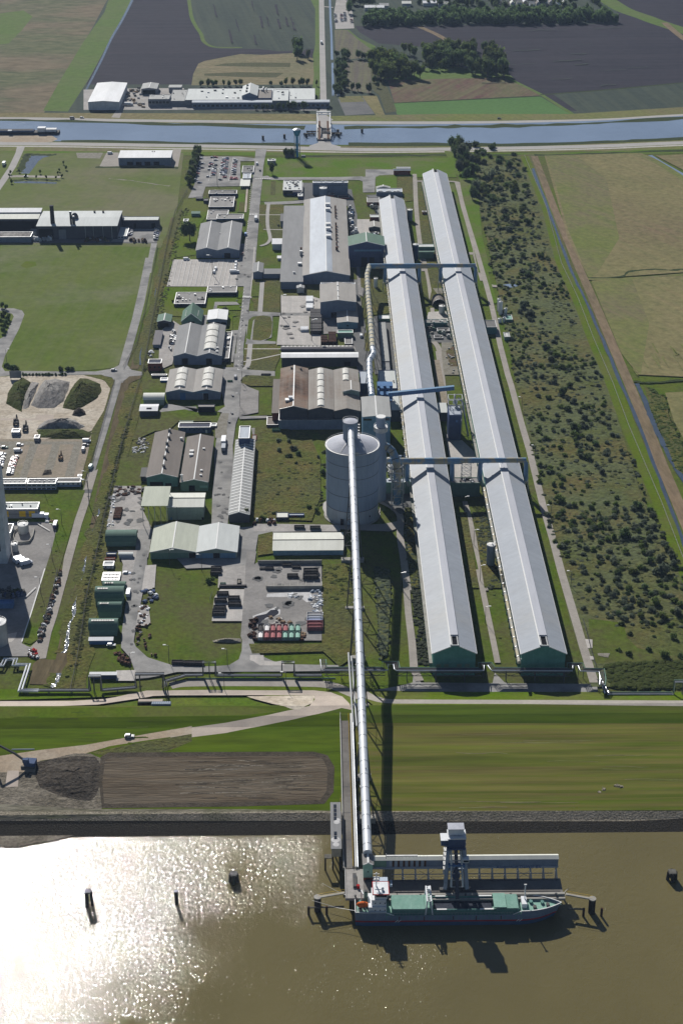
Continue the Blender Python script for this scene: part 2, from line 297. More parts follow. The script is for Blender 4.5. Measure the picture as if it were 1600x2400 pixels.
def ob(name,mb,mats,parent=None,loc=(0,0,0),smooth=False,rz=0):
    if isinstance(mats,str): mats = [mats]
    me = mb.mesh(name,mats,smooth) if isinstance(mb,MB) else mb
    o = bpy.data.objects.new(name,me); COL.objects.link(o); o.parent = parent; o.location = loc; o.rotation_euler.z = rz
    return o
def root(name,label,cat,loc,group=None,rz=0):
    o = bpy.data.objects.new(name,None); COL.objects.link(o); o.location = loc; o.rotation_euler.z = rz; o.empty_display_size = .1
    return tag(o,label,cat,group)
def dup(o,loc,rz=0,label=None,parent=None,scale=None,group=None):
    c = o.copy(); COL.objects.link(c)
    if parent is None:
        c.location = loc; c.rotation_euler.z = rz
        if label: c['label'] = label
        if group: c['group'] = group
        if scale: c.scale = scale if isinstance(scale,tuple) else (scale,)*3
    else: c.parent = parent
    for ch in o.children: dup(ch,None,parent=c)
    return c
# ---------------------------------------------------------------- ground sheets
LAY = [0]
def drape(name,polys,m,z=None,kind='structure',extra=0.0,cuts=True):
    bm = bmesh.new()
    for pts in polys:
        vs = [bm.verts.new((p[0],p[1],0)) for p in pts]
        try: bm.faces.new(vs)
        except ValueError: pass
    bmesh.ops.triangulate(bm,faces=bm.faces[:])
    if cuts and min(v.co.y for v in bm.verts) < YD:
        for Y,_ in _prof[1:-1]:
            bmesh.ops.bisect_plane(bm,geom=bm.verts[:]+bm.edges[:]+bm.faces[:],plane_co=(0,Y,0),plane_no=(0,1,0))
    LAY[0] += 1; e = .03+.003*LAY[0] if z is None else 0
    for v in bm.verts: v.co.z = (zt(v.co.y)+e+extra) if z is None else z
    for f in bm.faces:
        if f.normal.z < 0: f.normal_flip()
    bm.normal_update()
    for f in bm.faces:
        if f.normal.z < 0: f.normal_flip()
    me = bpy.data.meshes.new(name); bm.to_mesh(me); bm.free(); me.materials.append(MT[m])
    o = bpy.data.objects.new(name,me); COL.objects.link(o); o['kind'] = kind
    return o
def sh(name,m,c,pts,z=None,**k):
    P = [W(c,x,y,z) for x,y in pts]
    return drape(name,[[(p.x,p.y) for p in P]],m,z,**k)
def smoothline(P,sub=4):
    out = []
    for i in range(len(P)-1):
        a = P[max(i-1,0)]; b = P[i]; c = P[i+1]; d = P[min(i+2,len(P)-1)]
        for k in range(sub):
            t = k/sub
            out.append(tuple(.5*((2*b[j])+(-a[j]+c[j])*t+(2*a[j]-5*b[j]+4*c[j]-d[j])*t*t+(-a[j]+3*b[j]-3*c[j]+d[j])*t**3) for j in range(2)))
    out.append(tuple(P[-1][:2])); return out
def ribbon(P,wd,jit=0):
    Lf,Rt = [],[]
    for i,p in enumerate(P):
        a = Vector(P[max(i-1,0)][:2]); b = Vector(P[min(i+1,len(P)-1)][:2]); d = (b-a).normalized(); nn = Vector((-d.y,d.x))
        w2 = (wd if not isinstance(wd,(list,tuple)) else wd[0]+(wd[1]-wd[0])*i/(len(P)-1))/2
        p = Vector(p[:2]); Lf.append(p+nn*(w2+R.uniform(-jit,jit))); Rt.append(p-nn*(w2+R.uniform(-jit,jit)))
    return [[Lf[i],Rt[i],Rt[i+1],Lf[i+1]] for i in range(len(P)-1)]
def road(name,m,c,pts,wd,sm=True,z=None,jit=0,**k):
    P = [W(c,x,y,z) for x,y in pts]
    P = smoothline(P,5) if sm and len(P) > 2 else [tuple(p[:2]) for p in P]
    return drape(name,ribbon(P,wd,jit),m,z,**k)
# ================================================================ ground
def ground():
    bm = bmesh.new(); xs = [-9000,-1500,-400,0,400,1500,9000]
    rows = []
    for Y,z in _prof: rows.append([bm.verts.new((x,Y,z)) for x in xs])
    for a,b in zip(rows,rows[1:]):
        for i in range(len(xs)-1): bm.faces.new((a[i],a[i+1],b[i+1],b[i]))
    me = bpy.data.meshes.new('ground'); bm.to_mesh(me); bm.free(); me.materials.append(MT['grass_site'])
    o = bpy.data.objects.new('ground',me); COL.objects.link(o); o['kind'] = 'structure'
ground()
# --- far fields north of the canal
sh('field_land','field_dark_green','F',[(-900,-260),(2500,-260),(2500,300),(-900,300)])
sh('heath_field','field_heath','F',[(-400,-160),(330,-160),(215,60),(120,225),(100,262),(-400,262)])
sh('heath_field','field_green_strip','a',[(800,-220),(985,-220),(880,0),(600,520),(455,745),(290,740),(390,560),(560,280),(700,80)])
sh('heath_field','field_green_strip','a',[(-300,110),(0,90),(160,70),(220,110),(150,200),(60,290),(-300,330)])
sh('ploughed_field','field_dark','F',[(345,-120),(425,-120),(432,0),(448,60),(468,95),(480,108),(505,112),(722,112),(722,180),(440,194),(198,194),(305,0)])
sh('ploughed_field','field_dark_green','F',[(405,-160),(735,-160),(724,0),(724,95),(700,115),(640,118),(560,108),(505,108),(480,104),(470,92),(455,62),(436,0)])
road('field_verge','field_green_strip','F',[(408,-160),(434,0),(440,38),(450,60),(462,78),(468,95),(485,106),(510,109),(556,109)],5)
sh('straw_field','field_straw','F',[(456,146),(470,140),(553,124),(600,126),(672,122),(724,135),(728,194),(440,196),(444,170)])
sh('field_verge','reeds','b',[(70,425),(250,418),(515,420),(512,448),(250,446),(0,440)])
sh('field_verge','reeds','b',[(-60,492),(170,482),(470,488),(420,518),(170,514),(-60,505)])
sh('field_verge','field_green_strip','b',[(640,-20),(705,-20),(712,250),(715,600),(690,720),(660,600),(672,500),(665,370),(680,300),(680,60)])
sh('ploughed_field','field_dark','F',[(815,60),(1420,55),(1400,-60),(1470,-60),(2300,120),(2300,190),(1568,255),(1310,255),(1160,178),(1000,110),(870,100),(826,75)])
sh('ploughed_field','field_dark','F',[(1490,-90),(2400,-90),(2400,150),(1568,60),(1420,-20)])
road('field_verge','field_green_strip','F',[(1290,-60),(1385,-5),(1430,22),(1480,40),(1530,58),(1800,145)],26)
road('farm_track','dry_strip','F',[(960,60),(1000,78),(1025,92)],8)
road('farm_track','dry_strip','F',[(1525,52),(1568,88),(1650,140)],9)
sh('ploughed_field','field_dark_green','F',[(1268,216),(1568,190),(2000,150),(2000,230),(1568,246),(1335,262)])
sh('field_verge','field_green_strip','b',[(800,195),(905,200),(970,255),(1085,310),(1060,335),(960,265),(890,205)])
sh('ploughed_field','field_bed','b',[(808,200),(890,200),(960,260),(1060,335),(1020,385),(880,400),(850,340),(815,340)])
sh('crop_field','field_bed','b',[(880,405),(1020,405),(1050,455),(1055,560),(1050,625),(890,600),(870,500)])
sh('grove_floor','field_green_strip','F',[(850,178),(1020,150),(1160,165),(1180,180),(900,186)])
sh('crop_field','field_rows','F',[(890,184),(1165,178),(1245,219),(905,236)])
sh('clover_field','field_clover','F',[(902,238),(1240,222),(1308,262),(912,264)])
road('field_verge','field_green_strip','F',[(1150,172),(1240,216),(1320,266)],5,sm=False)
road('field_edge','hedge','F',[(1240,218),(1400,206),(1568,190),(1700,178)],4,sm=False)
road('field_edge','hedge','F',[(900,237),(1240,221)],3,sm=False)
sh('field_verge','reeds','b',[(1050,455),(1110,490),(1150,560),(1190,650),(1225,745),(1150,755),(1110,640),(1060,600)])
sh('dry_meadow','field_hay','b',[(990,640),(1090,640),(1145,770),(1085,770)])
sh('riding_yard','asphalt_dark','b',[(830,660),(1000,655),(1075,760),(880,772)])
sh('riding_yard','field_hay_green','b',[(835,645),(985,640),(1010,680),(850,685)])
# canal margins and roads
sh('canal_bank','field_hay_green','F',[(-900,262),(700,268),(1000,262),(1310,262),(1568,246),(2300,205),(2300,272),(1568,268),(1000,292),(-900,276)])
sh('canal_bank','field_hay','F',[(-200,258),(760,262),(740,276),(-200,270)])
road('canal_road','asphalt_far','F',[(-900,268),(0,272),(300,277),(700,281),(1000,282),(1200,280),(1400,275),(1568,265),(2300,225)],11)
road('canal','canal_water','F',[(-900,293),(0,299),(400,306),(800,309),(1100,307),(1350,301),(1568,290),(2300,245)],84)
CANALZ = .6
for nm,pts in (('reed_bank',[(-500,272),(0,276),(150,279),(400,286),(700,293)]),('reed_bank',[(790,293),(1000,291),(1100,290),(1250,287),(1400,281),(1568,271),(1900,252)])):
    road(nm,'hedge','F',pts,12,jit=4)
for pts in ([(140,325),(400,329),(520,332),(688,332)],[(800,332),(1000,332),(1200,333),(1400,328),(1568,318),(2000,296)]):
    road('reed_bank','hedge','F',pts,13,jit=3)
sh('canal_bank','field_hay_green','F',[(-900,330),(130,326),(688,336),(800,336),(1200,337),(1568,322),(2300,285),(2300,330),(1568,345),(1000,352),(-900,352)])
sh('quay','dirt','a',[(-700,900),(200,905),(350,908),(388,930),(350,948),(100,968),(-700,968)])
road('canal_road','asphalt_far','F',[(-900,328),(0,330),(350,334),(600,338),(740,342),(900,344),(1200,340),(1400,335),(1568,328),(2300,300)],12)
road('cycle_path','slab','F',[(-900,334),(0,336),(350,341),(600,345),(740,349),(900,350),(1200,346),(1400,341),(1568,334),(2300,306)],4)
sh('canal_bank','grass_lawn','F',[(-900,342),(600,350),(1000,355),(1300,350),(1568,342),(2300,318),(2300,340),(1568,352),(1290,360),(600,358),(-900,350)])
road('reed_bank','hedge','F',[(700,358),(900,357),(1050,357),(1200,357),(1350,354),(1568,346),(2200,325)],6,jit=2)
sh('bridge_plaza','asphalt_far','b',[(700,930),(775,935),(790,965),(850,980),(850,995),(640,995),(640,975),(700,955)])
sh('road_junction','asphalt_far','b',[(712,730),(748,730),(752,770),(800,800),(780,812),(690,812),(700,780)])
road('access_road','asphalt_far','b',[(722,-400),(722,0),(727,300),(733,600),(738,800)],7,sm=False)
road('cycle_path','slab','b',[(740,45),(800,50)],4,sm=False)
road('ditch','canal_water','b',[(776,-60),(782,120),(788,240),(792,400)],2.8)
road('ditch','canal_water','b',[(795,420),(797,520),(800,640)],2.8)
road('ditch','ditch_water','a',[(905,-60),(880,10),(820,130),(745,260),(690,380),(640,480),(570,615)],[4,2.5])
sh('car_park','asphalt_far','b',[(805,85),(930,90),(940,190),(815,195)])
sh('car_park','yard','b',[(820,0),(905,0),(930,90),(805,85)])
sh('factory_yard','yard','a',[(560,600),(960,590),(1230,590),(1250,735),(860,735),(560,735)])
sh('factory_yard','asphalt','b',[(-240,680),(660,690),(700,740),(-240,735)])
sh('car_park','track','b',[(568,605),(660,603),(662,730),(570,735)])
sh('access_track','track','a',[(780,735),(825,735),(800,790),(745,785)])
# --- south of the canal, west side
sh('west_meadow','field_left_far','F',[(-700,352),(422,352),(405,500),(370,570),(-700,570)])
sh('west_meadow','field_left','F',[(-700,550),(362,568),(345,700),(268,845),(0,868),(-700,880)])
sh('meadow_patch','grass_bright','d',[(190,1110),(240,1070),(330,1075),(340,1110),(240,1135)])
sh('road','asphalt_far','d',[(160,15),(232,15),(215,60),(150,200),(70,320),(0,420),(-200,700),(-260,700),(-40,420),(0,330),(80,210),(145,75)])
sh('pond','ditch_water','d',[(290,98),(480,100),(400,118),(355,150),(320,200),(270,265),(195,262),(225,190),(262,130)])
road('pond_bank','hedge','d',[(180,250),(205,180),(250,100),(270,90),(400,92),(520,92)],7,jit=2)
road('track','track','d',[(95,290),(200,288),(400,292),(560,295)],7)
sh('ditch','ditch_water','d',[(130,340),(250,332),(400,338),(530,345),(520,357),(400,355),(200,352),(130,350)])
road('pond_bank','hedge','d',[(110,335),(200,322),(420,325),(560,332)],5,jit=2)
sh('yard','track','a',[(715,1020),(795,1020),(800,1112),(665,1115)])
sh('yard','track','a',[(1155,1000),(1212,1000),(1190,1115),(1100,1112),(1130,1050)])
road('hedge_bank','hedge','a',[(640,1117),(800,1119),(1000,1121),(1192,1124)],5,jit=1)
sh('gravel_patch','gravel','a',[(510,1022),(690,1022),(670,1060),(520,1058)])
road('worn_line','gravel','d',[(1000,310),(1180,325),(1350,350),(1560,378)],2,jit=1)
sh('works_yard','asphalt_dark','d',[(-300,680),(350,690),(1120,650),(1470,690),(1480,800),(1440,905),(-300,900)])
sh('works_yard','asphalt','d',[(1230,770),(1450,775),(1420,895),(1020,890),(1050,860),(1180,850)])
# west perimeter road, verge and ditch
sh('road','asphalt','d',[(1390,905),(1445,905),(1410,1060),(1392,1176),(1330,1176),(1360,1060)])
sh('road','asphalt','h',[(1338,-60),(1405,-60),(1395,0),(1330,350),(1255,640),(1200,830),(1165,950),(1090,950),(1130,800),(1215,500),(1280,220)])
sh('road','asphalt','h',[(-800,990),(0,985),(180,980),(600,985),(880,985),(1030,960),(1100,925),(1170,925),(1210,970),(1310,990),(1310,1020),(1200,1030),(1140,1070),(1090,1176),(1040,1176),(1062,1080),(1030,1040),(900,1015),(600,1015),(150,1018),(0,1030),(-800,1040)])
sh('road','asphalt','h',[(-800,400),(0,402),(130,405),(205,425),(228,460),(180,590),(50,840),(20,940),(50,985),(-150,1000),(-150,750),(0,685),(50,660),(130,480),(115,455),(0,425),(-800,425)])
sh('road','asphalt','l',[(1235,80),(1370,80),(1325,160),(1290,260),(1180,640),(1100,900),(1040,1100),(980,1291),(920,1291),(1010,1000),(1100,650),(1210,260),(1245,150)])
sh('road','track','p',[(1010,60),(1130,0),(1105,90),(1060,240),(1020,400),(940,640),(840,1010),(770,1280),(700,1280),(740,1010),(830,700),(920,350),(960,240)])
sh('road_patch','asphalt_dark','p',[(970,235),(1068,235),(1050,278),(955,278)])
sh('road','track','t',[(680,-30),(755,-30),(700,180),(620,480),(560,660),(500,940),(430,945),(390,870),(330,820),(460,700),(540,470),(620,200)])
road('road_verge','verge_strip','F',[(400,500),(372,620),(345,740),(308,848)],[5.5,6],sm=False)
road('road_verge','verge_strip','F',[(288,880),(262,1000),(232,1140),(205,1290),(160,1430),(135,1560)],[5.5,6.5],sm=False)
sh('road_verge','verge_strip','l',[(1340,160),(1400,105),(1530,95),(1530,125),(1430,165),(1400,190),(1330,250),(1300,230)])
sh('road_verge','verge_strip','t',[(430,945),(640,960),(760,960),(750,1010),(600,1030),(560,1180),(520,1225),(320,1220),(360,1000)])
def ditchline(c,pts,w,bank=8):
    road('ditch_bank','weed_ground',c,pts,bank+w,jit=1.5); road('ditch','ditch_water',c,pts,w*.8,jit=1.0)
ditchline('h',[(1560,-250),(1520,-120),(1490,40),(1450,220),(1390,470),(1330,700),(1280,925)],1.9,6)
ditchline('l',[(1440,220),(1390,420),(1310,720),(1240,1000),(1170,1280)],1.9,6)
ditchline('p',[(1290,0),(1240,190),(1175,400),(1140,540)],2,6)
ditchline('p',[(1110,680),(1040,900),(985,1130),(960,1270)],3.2,6)
ditchline('t',[(940,0),(860,260),(790,500),(740,700),(700,880)],2.4,6)
ditchline('t',[(640,1100),(600,1210),(560,1255)],2.4,6)
road('ditch_bank','weed_ground','F',[(430,480),(400,520),(372,650),(336,850)],9,jit=1.5)
road('ditch_bank','weed_ground','F',[(318,880),(285,1000),(262,1120),(240,1220),(205,1380),(185,1500),(165,1590)],12,jit=1.5)
# building site in the west
sh('building_site','sand_pale','l',[(-500,125),(0,110),(250,98),(900,92),(1100,140),(1195,190),(1190,280),(1130,460),(1120,600),(980,700),(400,800),(-500,800)])
sh('building_site','sand_bed','l',[(-500,780),(0,785),(900,785),(1000,700),(990,800),(880,1200),(0,1200),(-500,1200)])
sh('plate_track','plate','l',[(-300,562),(385,560),(395,522),(585,522),(580,580),(-300,582)])
sh('site_track','sand_pale','l',[(1000,120),(1110,150),(1200,210),(1180,300),(1120,430),(1050,560),(1000,560),(1090,380),(1110,280),(1080,180)])
sh('site_verge','weed_ground','l',[(900,90),(1100,88),(1245,150),(1210,260),(1100,650),(900,1290),(870,1290),(960,900),(1000,680),(1130,470),(1195,240),(1130,150)])
for q in ([(330,840),(420,840),(290,1200),(215,1200)],[(570,840),(655,840),(575,1120),(485,1120)],[(805,830),(890,810),(800,1190),(700,1190)],[(90,840),(180,840),(60,1200),(-60,1200)]):
    sh('parking_lane','gravel','l',q)
sh('parking_lane','gravel','l',[(-300,810),(890,812),(880,842),(-300,845)])
sh('works_lawn','grass_site','p',[(-300,225),(930,225),(980,250),(840,640),(650,1274),(480,1274),(640,720),(600,640),(460,620),(-300,620)])
sh('works_lawn','grass_site','t',[(490,-30),(640,-30),(410,740),(330,790),(260,770),(290,560),(400,300)])
sh('works_pavement','yard_grey','p',[(-300,610),(560,610),(650,710),(590,950),(480,1290),(-300,1290)])
sh('works_pavement','yard_grey','t',[(-300,-40),(490,-40),(350,420),(290,590),(240,780),(300,810),(330,820),(400,900),(300,920),(-300,920)])
road('kerb_line','mark_white','t',[(488,-30),(430,160),(350,420),(295,590),(240,760)],.6)
sh('works_apron','slab','t',[(80,680),(190,660),(170,720),(130,765),(80,770)])
# --- the smelter site
sh('lawn','grass_lawn','e',[(940,120),(2700,120),(2700,300),(1000,300),(960,270),(950,190)])
sh('lawn','grass_lawn','e',[(920,330),(1050,320),(1120,360),(1300,470),(1300,500),(1120,528),(905,520)])
sh('lawn','grass_bright','e',[(200,500),(400,480),(420,640),(330,760),(160,765)])
sh('lawn','grass_bright','e',[(140,780),(330,790),(320,1010),(110,1040),(60,1170),(80,1040)])
sh('lawn','grass_lawn','e',[(690,450),(760,450),(760,620),(690,620)])
sh('flower_bed','weed_ground','e',[(1000,330),(1045,330),(1040,465),(995,465)])
sh('shrub_bed','weed_ground','e',[(710,525),(758,525),(752,618),(700,618)])
sh('car_park','asphalt','e',[(330,108),(705,108),(860,125),(855,150),(720,150),(720,380),(400,385),(370,480),(240,490),(300,360)])
sh('road','asphalt','e',[(860,40),(960,40),(930,200),(920,330),(900,520),(890,700),(850,1176),(700,1176),(760,900),(800,640),(830,330),(850,150)])
sh('footpath','plate','e',[(775,400),(790,400),(775,620),(755,620)])
road('road','asphalt','e',[(930,290),(1000,310),(1300,310),(1568,312),(1900,312)],9)
road('road','asphalt','f',[(0,432),(200,425),(300,415)],9)
road('road','asphalt','f',[(0,245),(200,248),(450,246),(650,242),(720,240)],7)
sh('road','asphalt','f',[(650,240),(740,235),(740,182),(960,182),(960,220),(840,225),(812,250),(810,350),(722,350),(720,270)])
sh('lawn','grass_lawn','f',[(815,235),(880,224),(970,226),(970,325),(820,318)])
sh('dry_grass','weed_ground','f',[(975,230),(1070,230),(1100,280),(1090,410),(1030,420),(1010,330),(970,325)])
road('road','track','f',[(1100,215),(1105,290),(1110,420),(1125,600),(1145,750),(1170,930)],4)
road('road','track','f',[(1100,268),(1250,268),(1410,275),(1425,320),(1480,560),(1560,860),(1600,1000)],4)
sh('gravel_strip','weed_ground','f',[(1125,290),(1170,290),(1280,900),(1180,900),(1140,600)])
sh('lawn','grass_lawn','f',[(1355,290),(1390,290),(1470,560),(1530,780),(1530,900),(1500,800)])
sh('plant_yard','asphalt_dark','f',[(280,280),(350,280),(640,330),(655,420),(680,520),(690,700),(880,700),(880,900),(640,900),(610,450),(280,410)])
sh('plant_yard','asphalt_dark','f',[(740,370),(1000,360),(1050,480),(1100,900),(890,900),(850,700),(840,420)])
sh('plant_yard','slab','f',[(678,548),(770,548),(770,680),(678,680)])
sh('weed_plot','weed_ground','e',[(895,550),(970,550),(965,770),(930,775),(890,700)])
sh('weed_plot','weed_ground','e',[(985,550),(1100,548),(1130,575),(1115,870),(1010,880),(985,780)])
road('footpath','asphalt_far','e',[(978,540),(968,640),(970,750),(992,860),(960,910),(900,930)],3)
road('footpath','slab','e',[(890,645),(1110,645)],1.5,sm=False); road('footpath','slab','e',[(930,778),(1120,782)],1.5,sm=False)
sh('loading_yard','slab','i',[(345,115),(945,112),(915,365),(278,362)])
sh('road','asphalt','i',[(945,-30),(1090,-30),(1060,200),(1045,470),(1015,700),(985,900),(970,1150),(890,1176),(905,1050),(930,800),(960,600),(985,360),(910,360),(945,112)])
road('kerb_line','slab','i',[(1085,0),(1050,470)],1.2,sm=False)
sh('lawn','grass_bright','i',[(262,368),(985,368),(975,465),(800,480),(700,620),(420,640),(200,625),(220,520)])
sh('lawn','grass_bright','i',[(740,475),(920,470),(960,490),(965,520),(740,498)])
sh('parking_bay','asphalt','i',[(720,505),(920,505),(945,530),(745,535),(740,600),(700,600)])
sh('lawn','grass_bright','i',[(740,545),(960,535),(965,580),(840,582),(740,570)])
sh('lawn','grass_bright','i',[(830,630),(950,622),(885,640),(880,765),(820,765)])
sh('footpath','asphalt','i',[(605,625),(655,625),(640,720),(600,720)])
sh('weed_plot','grass_site','i',[(1065,300),(1145,300),(1135,455),(1050,455)])
sh('weed_plot','weed_ground','i',[(1170,250),(1320,250),(1318,600),(1155,600)])
sh('weed_plot','weed_ground','i',[(1050,475),(1130,475),(1125,595),(1080,590),(1075,510)])
road('footpath','asphalt_far','i',[(1155,320),(1145,460),(1135,600)],3.5)
sh('road','asphalt','i',[(1035,590),(1320,605),(1320,632),(1250,635),(1250,720),(1240,830),(1170,860),(1280,870),(1280,890),(1000,895),(1010,860),(1010,700),(1020,640)])
sh('lawn_island','weed_ground','i',[(1090,640),(1160,630),(1230,640),(1248,690),(1240,800),(1215,840),(1140,862),(1065,855),(1072,760)])
sh('lawn_island','grass_site','i',[(1030,670),(1070,640),(1110,635),(1070,680),(1045,855),(1010,840)])
sh('weed_plot','weed_ground','i',[(1000,895),(1290,895),(1325,1000),(1280,1100),(1270,1140),(1040,1135),(980,1115)])
road('footpath','asphalt_far','i',[(1045,890),(1035,1000),(1025,1080),(985,1130)],3.5)
road('footpath','slab','i',[(985,1055),(1100,1035),(1320,988)],1.5,sm=False); road('footpath','slab','i',[(990,937),(1325,937)],1.5,sm=False)
sh('plant_yard','slab','j',[(150,450),(420,450),(520,480),(520,610),(150,605)])
sh('plant_yard','slab','j',[(140,630),(410,630),(410,800),(520,810),(520,905),(110,900)])
sh('plant_yard','asphalt','j',[(140,605),(420,605),(420,632),(140,632)])
sh('plant_yard','yard_grey','j',[(530,640),(670,650),(670,790),(540,800)])
sh('plant_yard','yard','j',[(820,840),(905,840),(920,960),(820,960)])
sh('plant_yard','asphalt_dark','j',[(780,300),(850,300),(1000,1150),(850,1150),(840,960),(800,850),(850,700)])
sh('footpath','yard_grey','j',[(840,165),(872,165),(885,370),(925,385),(905,460),(860,430)])
sh('weed_plot','weed_ground','j',[(875,170),(935,170),(940,370),(925,385),(885,370)])
sh('weed_plot','weed_ground','j',[(985,200),(1110,200),(1135,380),(1150,610),(1010,625),(900,660),(930,400)])
sh('weed_plot','weed_ground','j',[(915,790),(960,790),(965,960),(925,960)])
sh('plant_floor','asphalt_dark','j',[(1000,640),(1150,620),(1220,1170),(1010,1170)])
# between the two halls
road('road','track','k',[(560,110),(600,300),(620,450),(640,610),(640,700)],3)
sh('gravel_strip','weed_ground','k',[(590,200),(690,200),(760,560),(600,560),(630,400)])
sh('rubble_strip','gravel','k',[(640,380),(760,380),(760,430),(680,430)])
sh('plant_yard','slab','k',[(600,600),(760,590),(800,680),(580,690)])
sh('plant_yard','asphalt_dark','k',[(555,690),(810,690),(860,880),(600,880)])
road('road','track','k',[(650,870),(700,950),(730,1176)],4)
road('road','track','o',[(730,-60),(760,140),(790,400)],4)
sh('rubble_strip','gravel','k',[(720,880),(860,880),(930,1176),(740,1176),(720,950)])
sh('weed_plot','brown_patch','k',[(760,960),(850,900),(880,1100),(800,1100)])
sh('plant_yard','sand_bed','o',[(690,20),(740,20),(820,420),(740,420)])
sh('plant_yard','slab','o',[(800,700),(950,760),(1100,900),(1110,1150),(860,1150)])
road('road','track','s',[(660,380),(700,520),(740,700),(800,960),(850,1200)],3,sm=False)
road('road','track','w',[(665,-10),(720,260),(770,500),(800,650)],3,sm=False)
sh('weed_plot','weed_ground','s',[(610,480),(680,480),(790,1176),(720,1176)])
sh('weed_plot','weed_ground','s',[(730,480),(850,480),(1010,1176),(840,1176)])
sh('plant_yard','asphalt','w',[(205,720),(260,790),(1500,800),(1510,875),(0,880),(-100,850),(100,815),(200,790)])
sh('plant_yard','asphalt','w',[(780,720),(850,790),(900,800),(760,810)])
# east perimeter road
road('footpath','track','k',[(970,60),(1010,62)],6,sm=False); road('footpath','track','k',[(1130,345),(1200,360),(1250,358)],5)
road('verge_strip','grass_lawn','k',[(1060,0),(1150,340),(1210,520)],5,sm=False)
road('verge_strip','grass_site','D',[(30,420),(200,1060),(330,1560)],6,sm=False)
road('verge_strip','grass_site','E',[(230,0),(380,500),(560,1080)],6,sm=False)
# scrub land and the eastern ditch
sh('scrub_ground','scrub_ground','P',[(1130,372),(1250,362),(1300,500),(1390,800),(1440,960),(1500,1160),(1590,1330),(1720,1500),(1720,1612),(1385,1612),(1335,1460),(1280,1230),(1250,1080),(1205,880),(1170,700),(1140,560),(1110,440)])
sh('lawn','grass_lawn','P',[(1040,355),(1110,360),(1130,560),(1150,640),(1120,640),(1100,540),(1075,420)])
sh('clearing','grass_site','E',[(600,1100),(950,1140),(1000,1300),(1100,1400),(1568,1500),(1568,1530),(1250,1530),(850,1540),(680,1560),(620,1400)])
VP_ = [(1228,367),(1280,491),(1314,619),(1352,699),(1391,800),(1435,902),(1473,1004),(1510,1091),(1550,1185),(1600,1315),(1660,1460)]
road('east_verge','grass_bright','P',VP_,[8,11],sm=False)
road('ditch','ditch_water','P',[(1247,396),(1284,491),(1330,619),(1368,699),(1412,800),(1455,902),(1498,1004),(1532,1091),(1567,1183),(1610,1300)],2.4,jit=.5)
road('dry_track','dry_strip','P',[(1251,367),(1298,491),(1351,619),(1387,699),(1430,800),(1473,902),(1516,1004),(1549,1091),(1588,1183),(1640,1310)],[6.5,7.5],sm=False)
road('ditch','ditch_water','D',[(1140,395),(1200,520),(1260,680),(1340,860),(1420,1020),(1530,1220),(1640,1400)],3.4,jit=.5)
road('road','track','P',[(1069,428),(1075,450),(1094,518),(1116,590),(1126,625),(1138,667),(1149,708),(1164,774),(1171,810),(1189,880),(1197,905),(1222,998),(1240,1059),(1272,1190),(1295,1269),(1314,1342),(1341,1433),(1364,1512),(1391,1602)],[3.6,4.4],sm=False)
sh('east_field','field_hay','P',[(1275,366),(1500,360),(1530,372),(1600,412),(2300,760),(2300,860),(1600,640),(1380,655),(1330,560)])
sh('east_field','field_hay_green','P',[(1278,366),(1345,364),(1420,420),(1450,560),(1400,640),(1380,655),(1330,540),(1300,430)])
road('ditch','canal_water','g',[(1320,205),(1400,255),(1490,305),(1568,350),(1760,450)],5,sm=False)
road('field_verge','field_hay_green','g',[(1270,205),(1340,235),(1450,300),(1560,370),(1700,450)],8)
sh('east_field','field_hay','P',[(1535,366),(2300,330),(2300,700),(1600,400)])
sh('east_field','field_hay','P',[(1385,660),(1600,648),(2300,840),(2300,1100),(1600,885),(1495,880),(1455,830)])
sh('east_field','field_hay_green','P',[(1385,662),(1480,655),(1520,760),(1500,880),(1455,830)])
road('field_edge','hedge','g',[(870,1110),(1100,1100),(1180,1060),(1330,1045),(1480,1050),(1568,1045),(1700,1050)],3,jit=1)
road('field_edge','field_hay_green','g',[(870,1115),(1100,1115),(1568,1082),(1700,1075)],5,jit=1)
sh('east_field','field_hay','D',[(1400,480),(1568,470),(2600,900),(2600,1500),(1600,960),(1480,740)])
sh('ditch_bank','weed_ground','D',[(1200,400),(1280,480),(1400,520),(1440,720),(1640,1150),(1600,1250),(1500,1180),(1370,860),(1270,620)])
road('field_edge','hedge','D',[(1110,375),(1250,388),(1400,378),(1568,362),(1800,350)],3,jit=.7)
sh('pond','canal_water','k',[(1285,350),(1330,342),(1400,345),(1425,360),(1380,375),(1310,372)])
# southern part of the smelter
sh('yard','yard','i',[(240,760),(340,680),(400,720),(370,900),(330,1080),(200,1140),(210,940)])
sh('yard','asphalt','i',[(870,770),(940,765),(925,820),(890,1060),(870,1060)])
sh('weed_plot','grass_site','m',[(150,190),(400,170),(380,370),(150,370)])
sh('yard','asphalt','m',[(400,470),(560,500),(700,500),(710,560),(900,560),(990,500),(950,330),(980,100),(1090,100),(1050,600),(1010,850),(1000,1000),(890,1220),(880,1000),(900,850),(930,720),(960,560),(620,540),(310,560)])
sh('road','asphalt','m',[(1090,-40),(1180,-40),(1170,120),(1500,140),(1500,190),(1200,180),(1150,230),(1170,330),(1130,600),(1100,680),(1070,900),(1080,1220),(890,1220),(900,1000),(1000,850),(1050,500)])
sh('yard','yard_grey','m',[(1160,250),(1230,300),(1335,340),(1330,560),(1130,600)])
sh('weed_plot','weed_ground','m',[(1170,200),(1250,180),(1500,190),(1530,240),(1470,290),(1250,290),(1160,260)])
sh('weed_plot','grass_site','m',[(1345,330),(1470,320),(1465,590),(1340,590)])
sh('footpath','asphalt','m',[(1130,600),(1420,595),(1420,618),(1140,630)])
sh('yard','yard_grey','m',[(1260,720),(1500,710),(1568,790),(1440,810),(1310,830),(1270,780)])
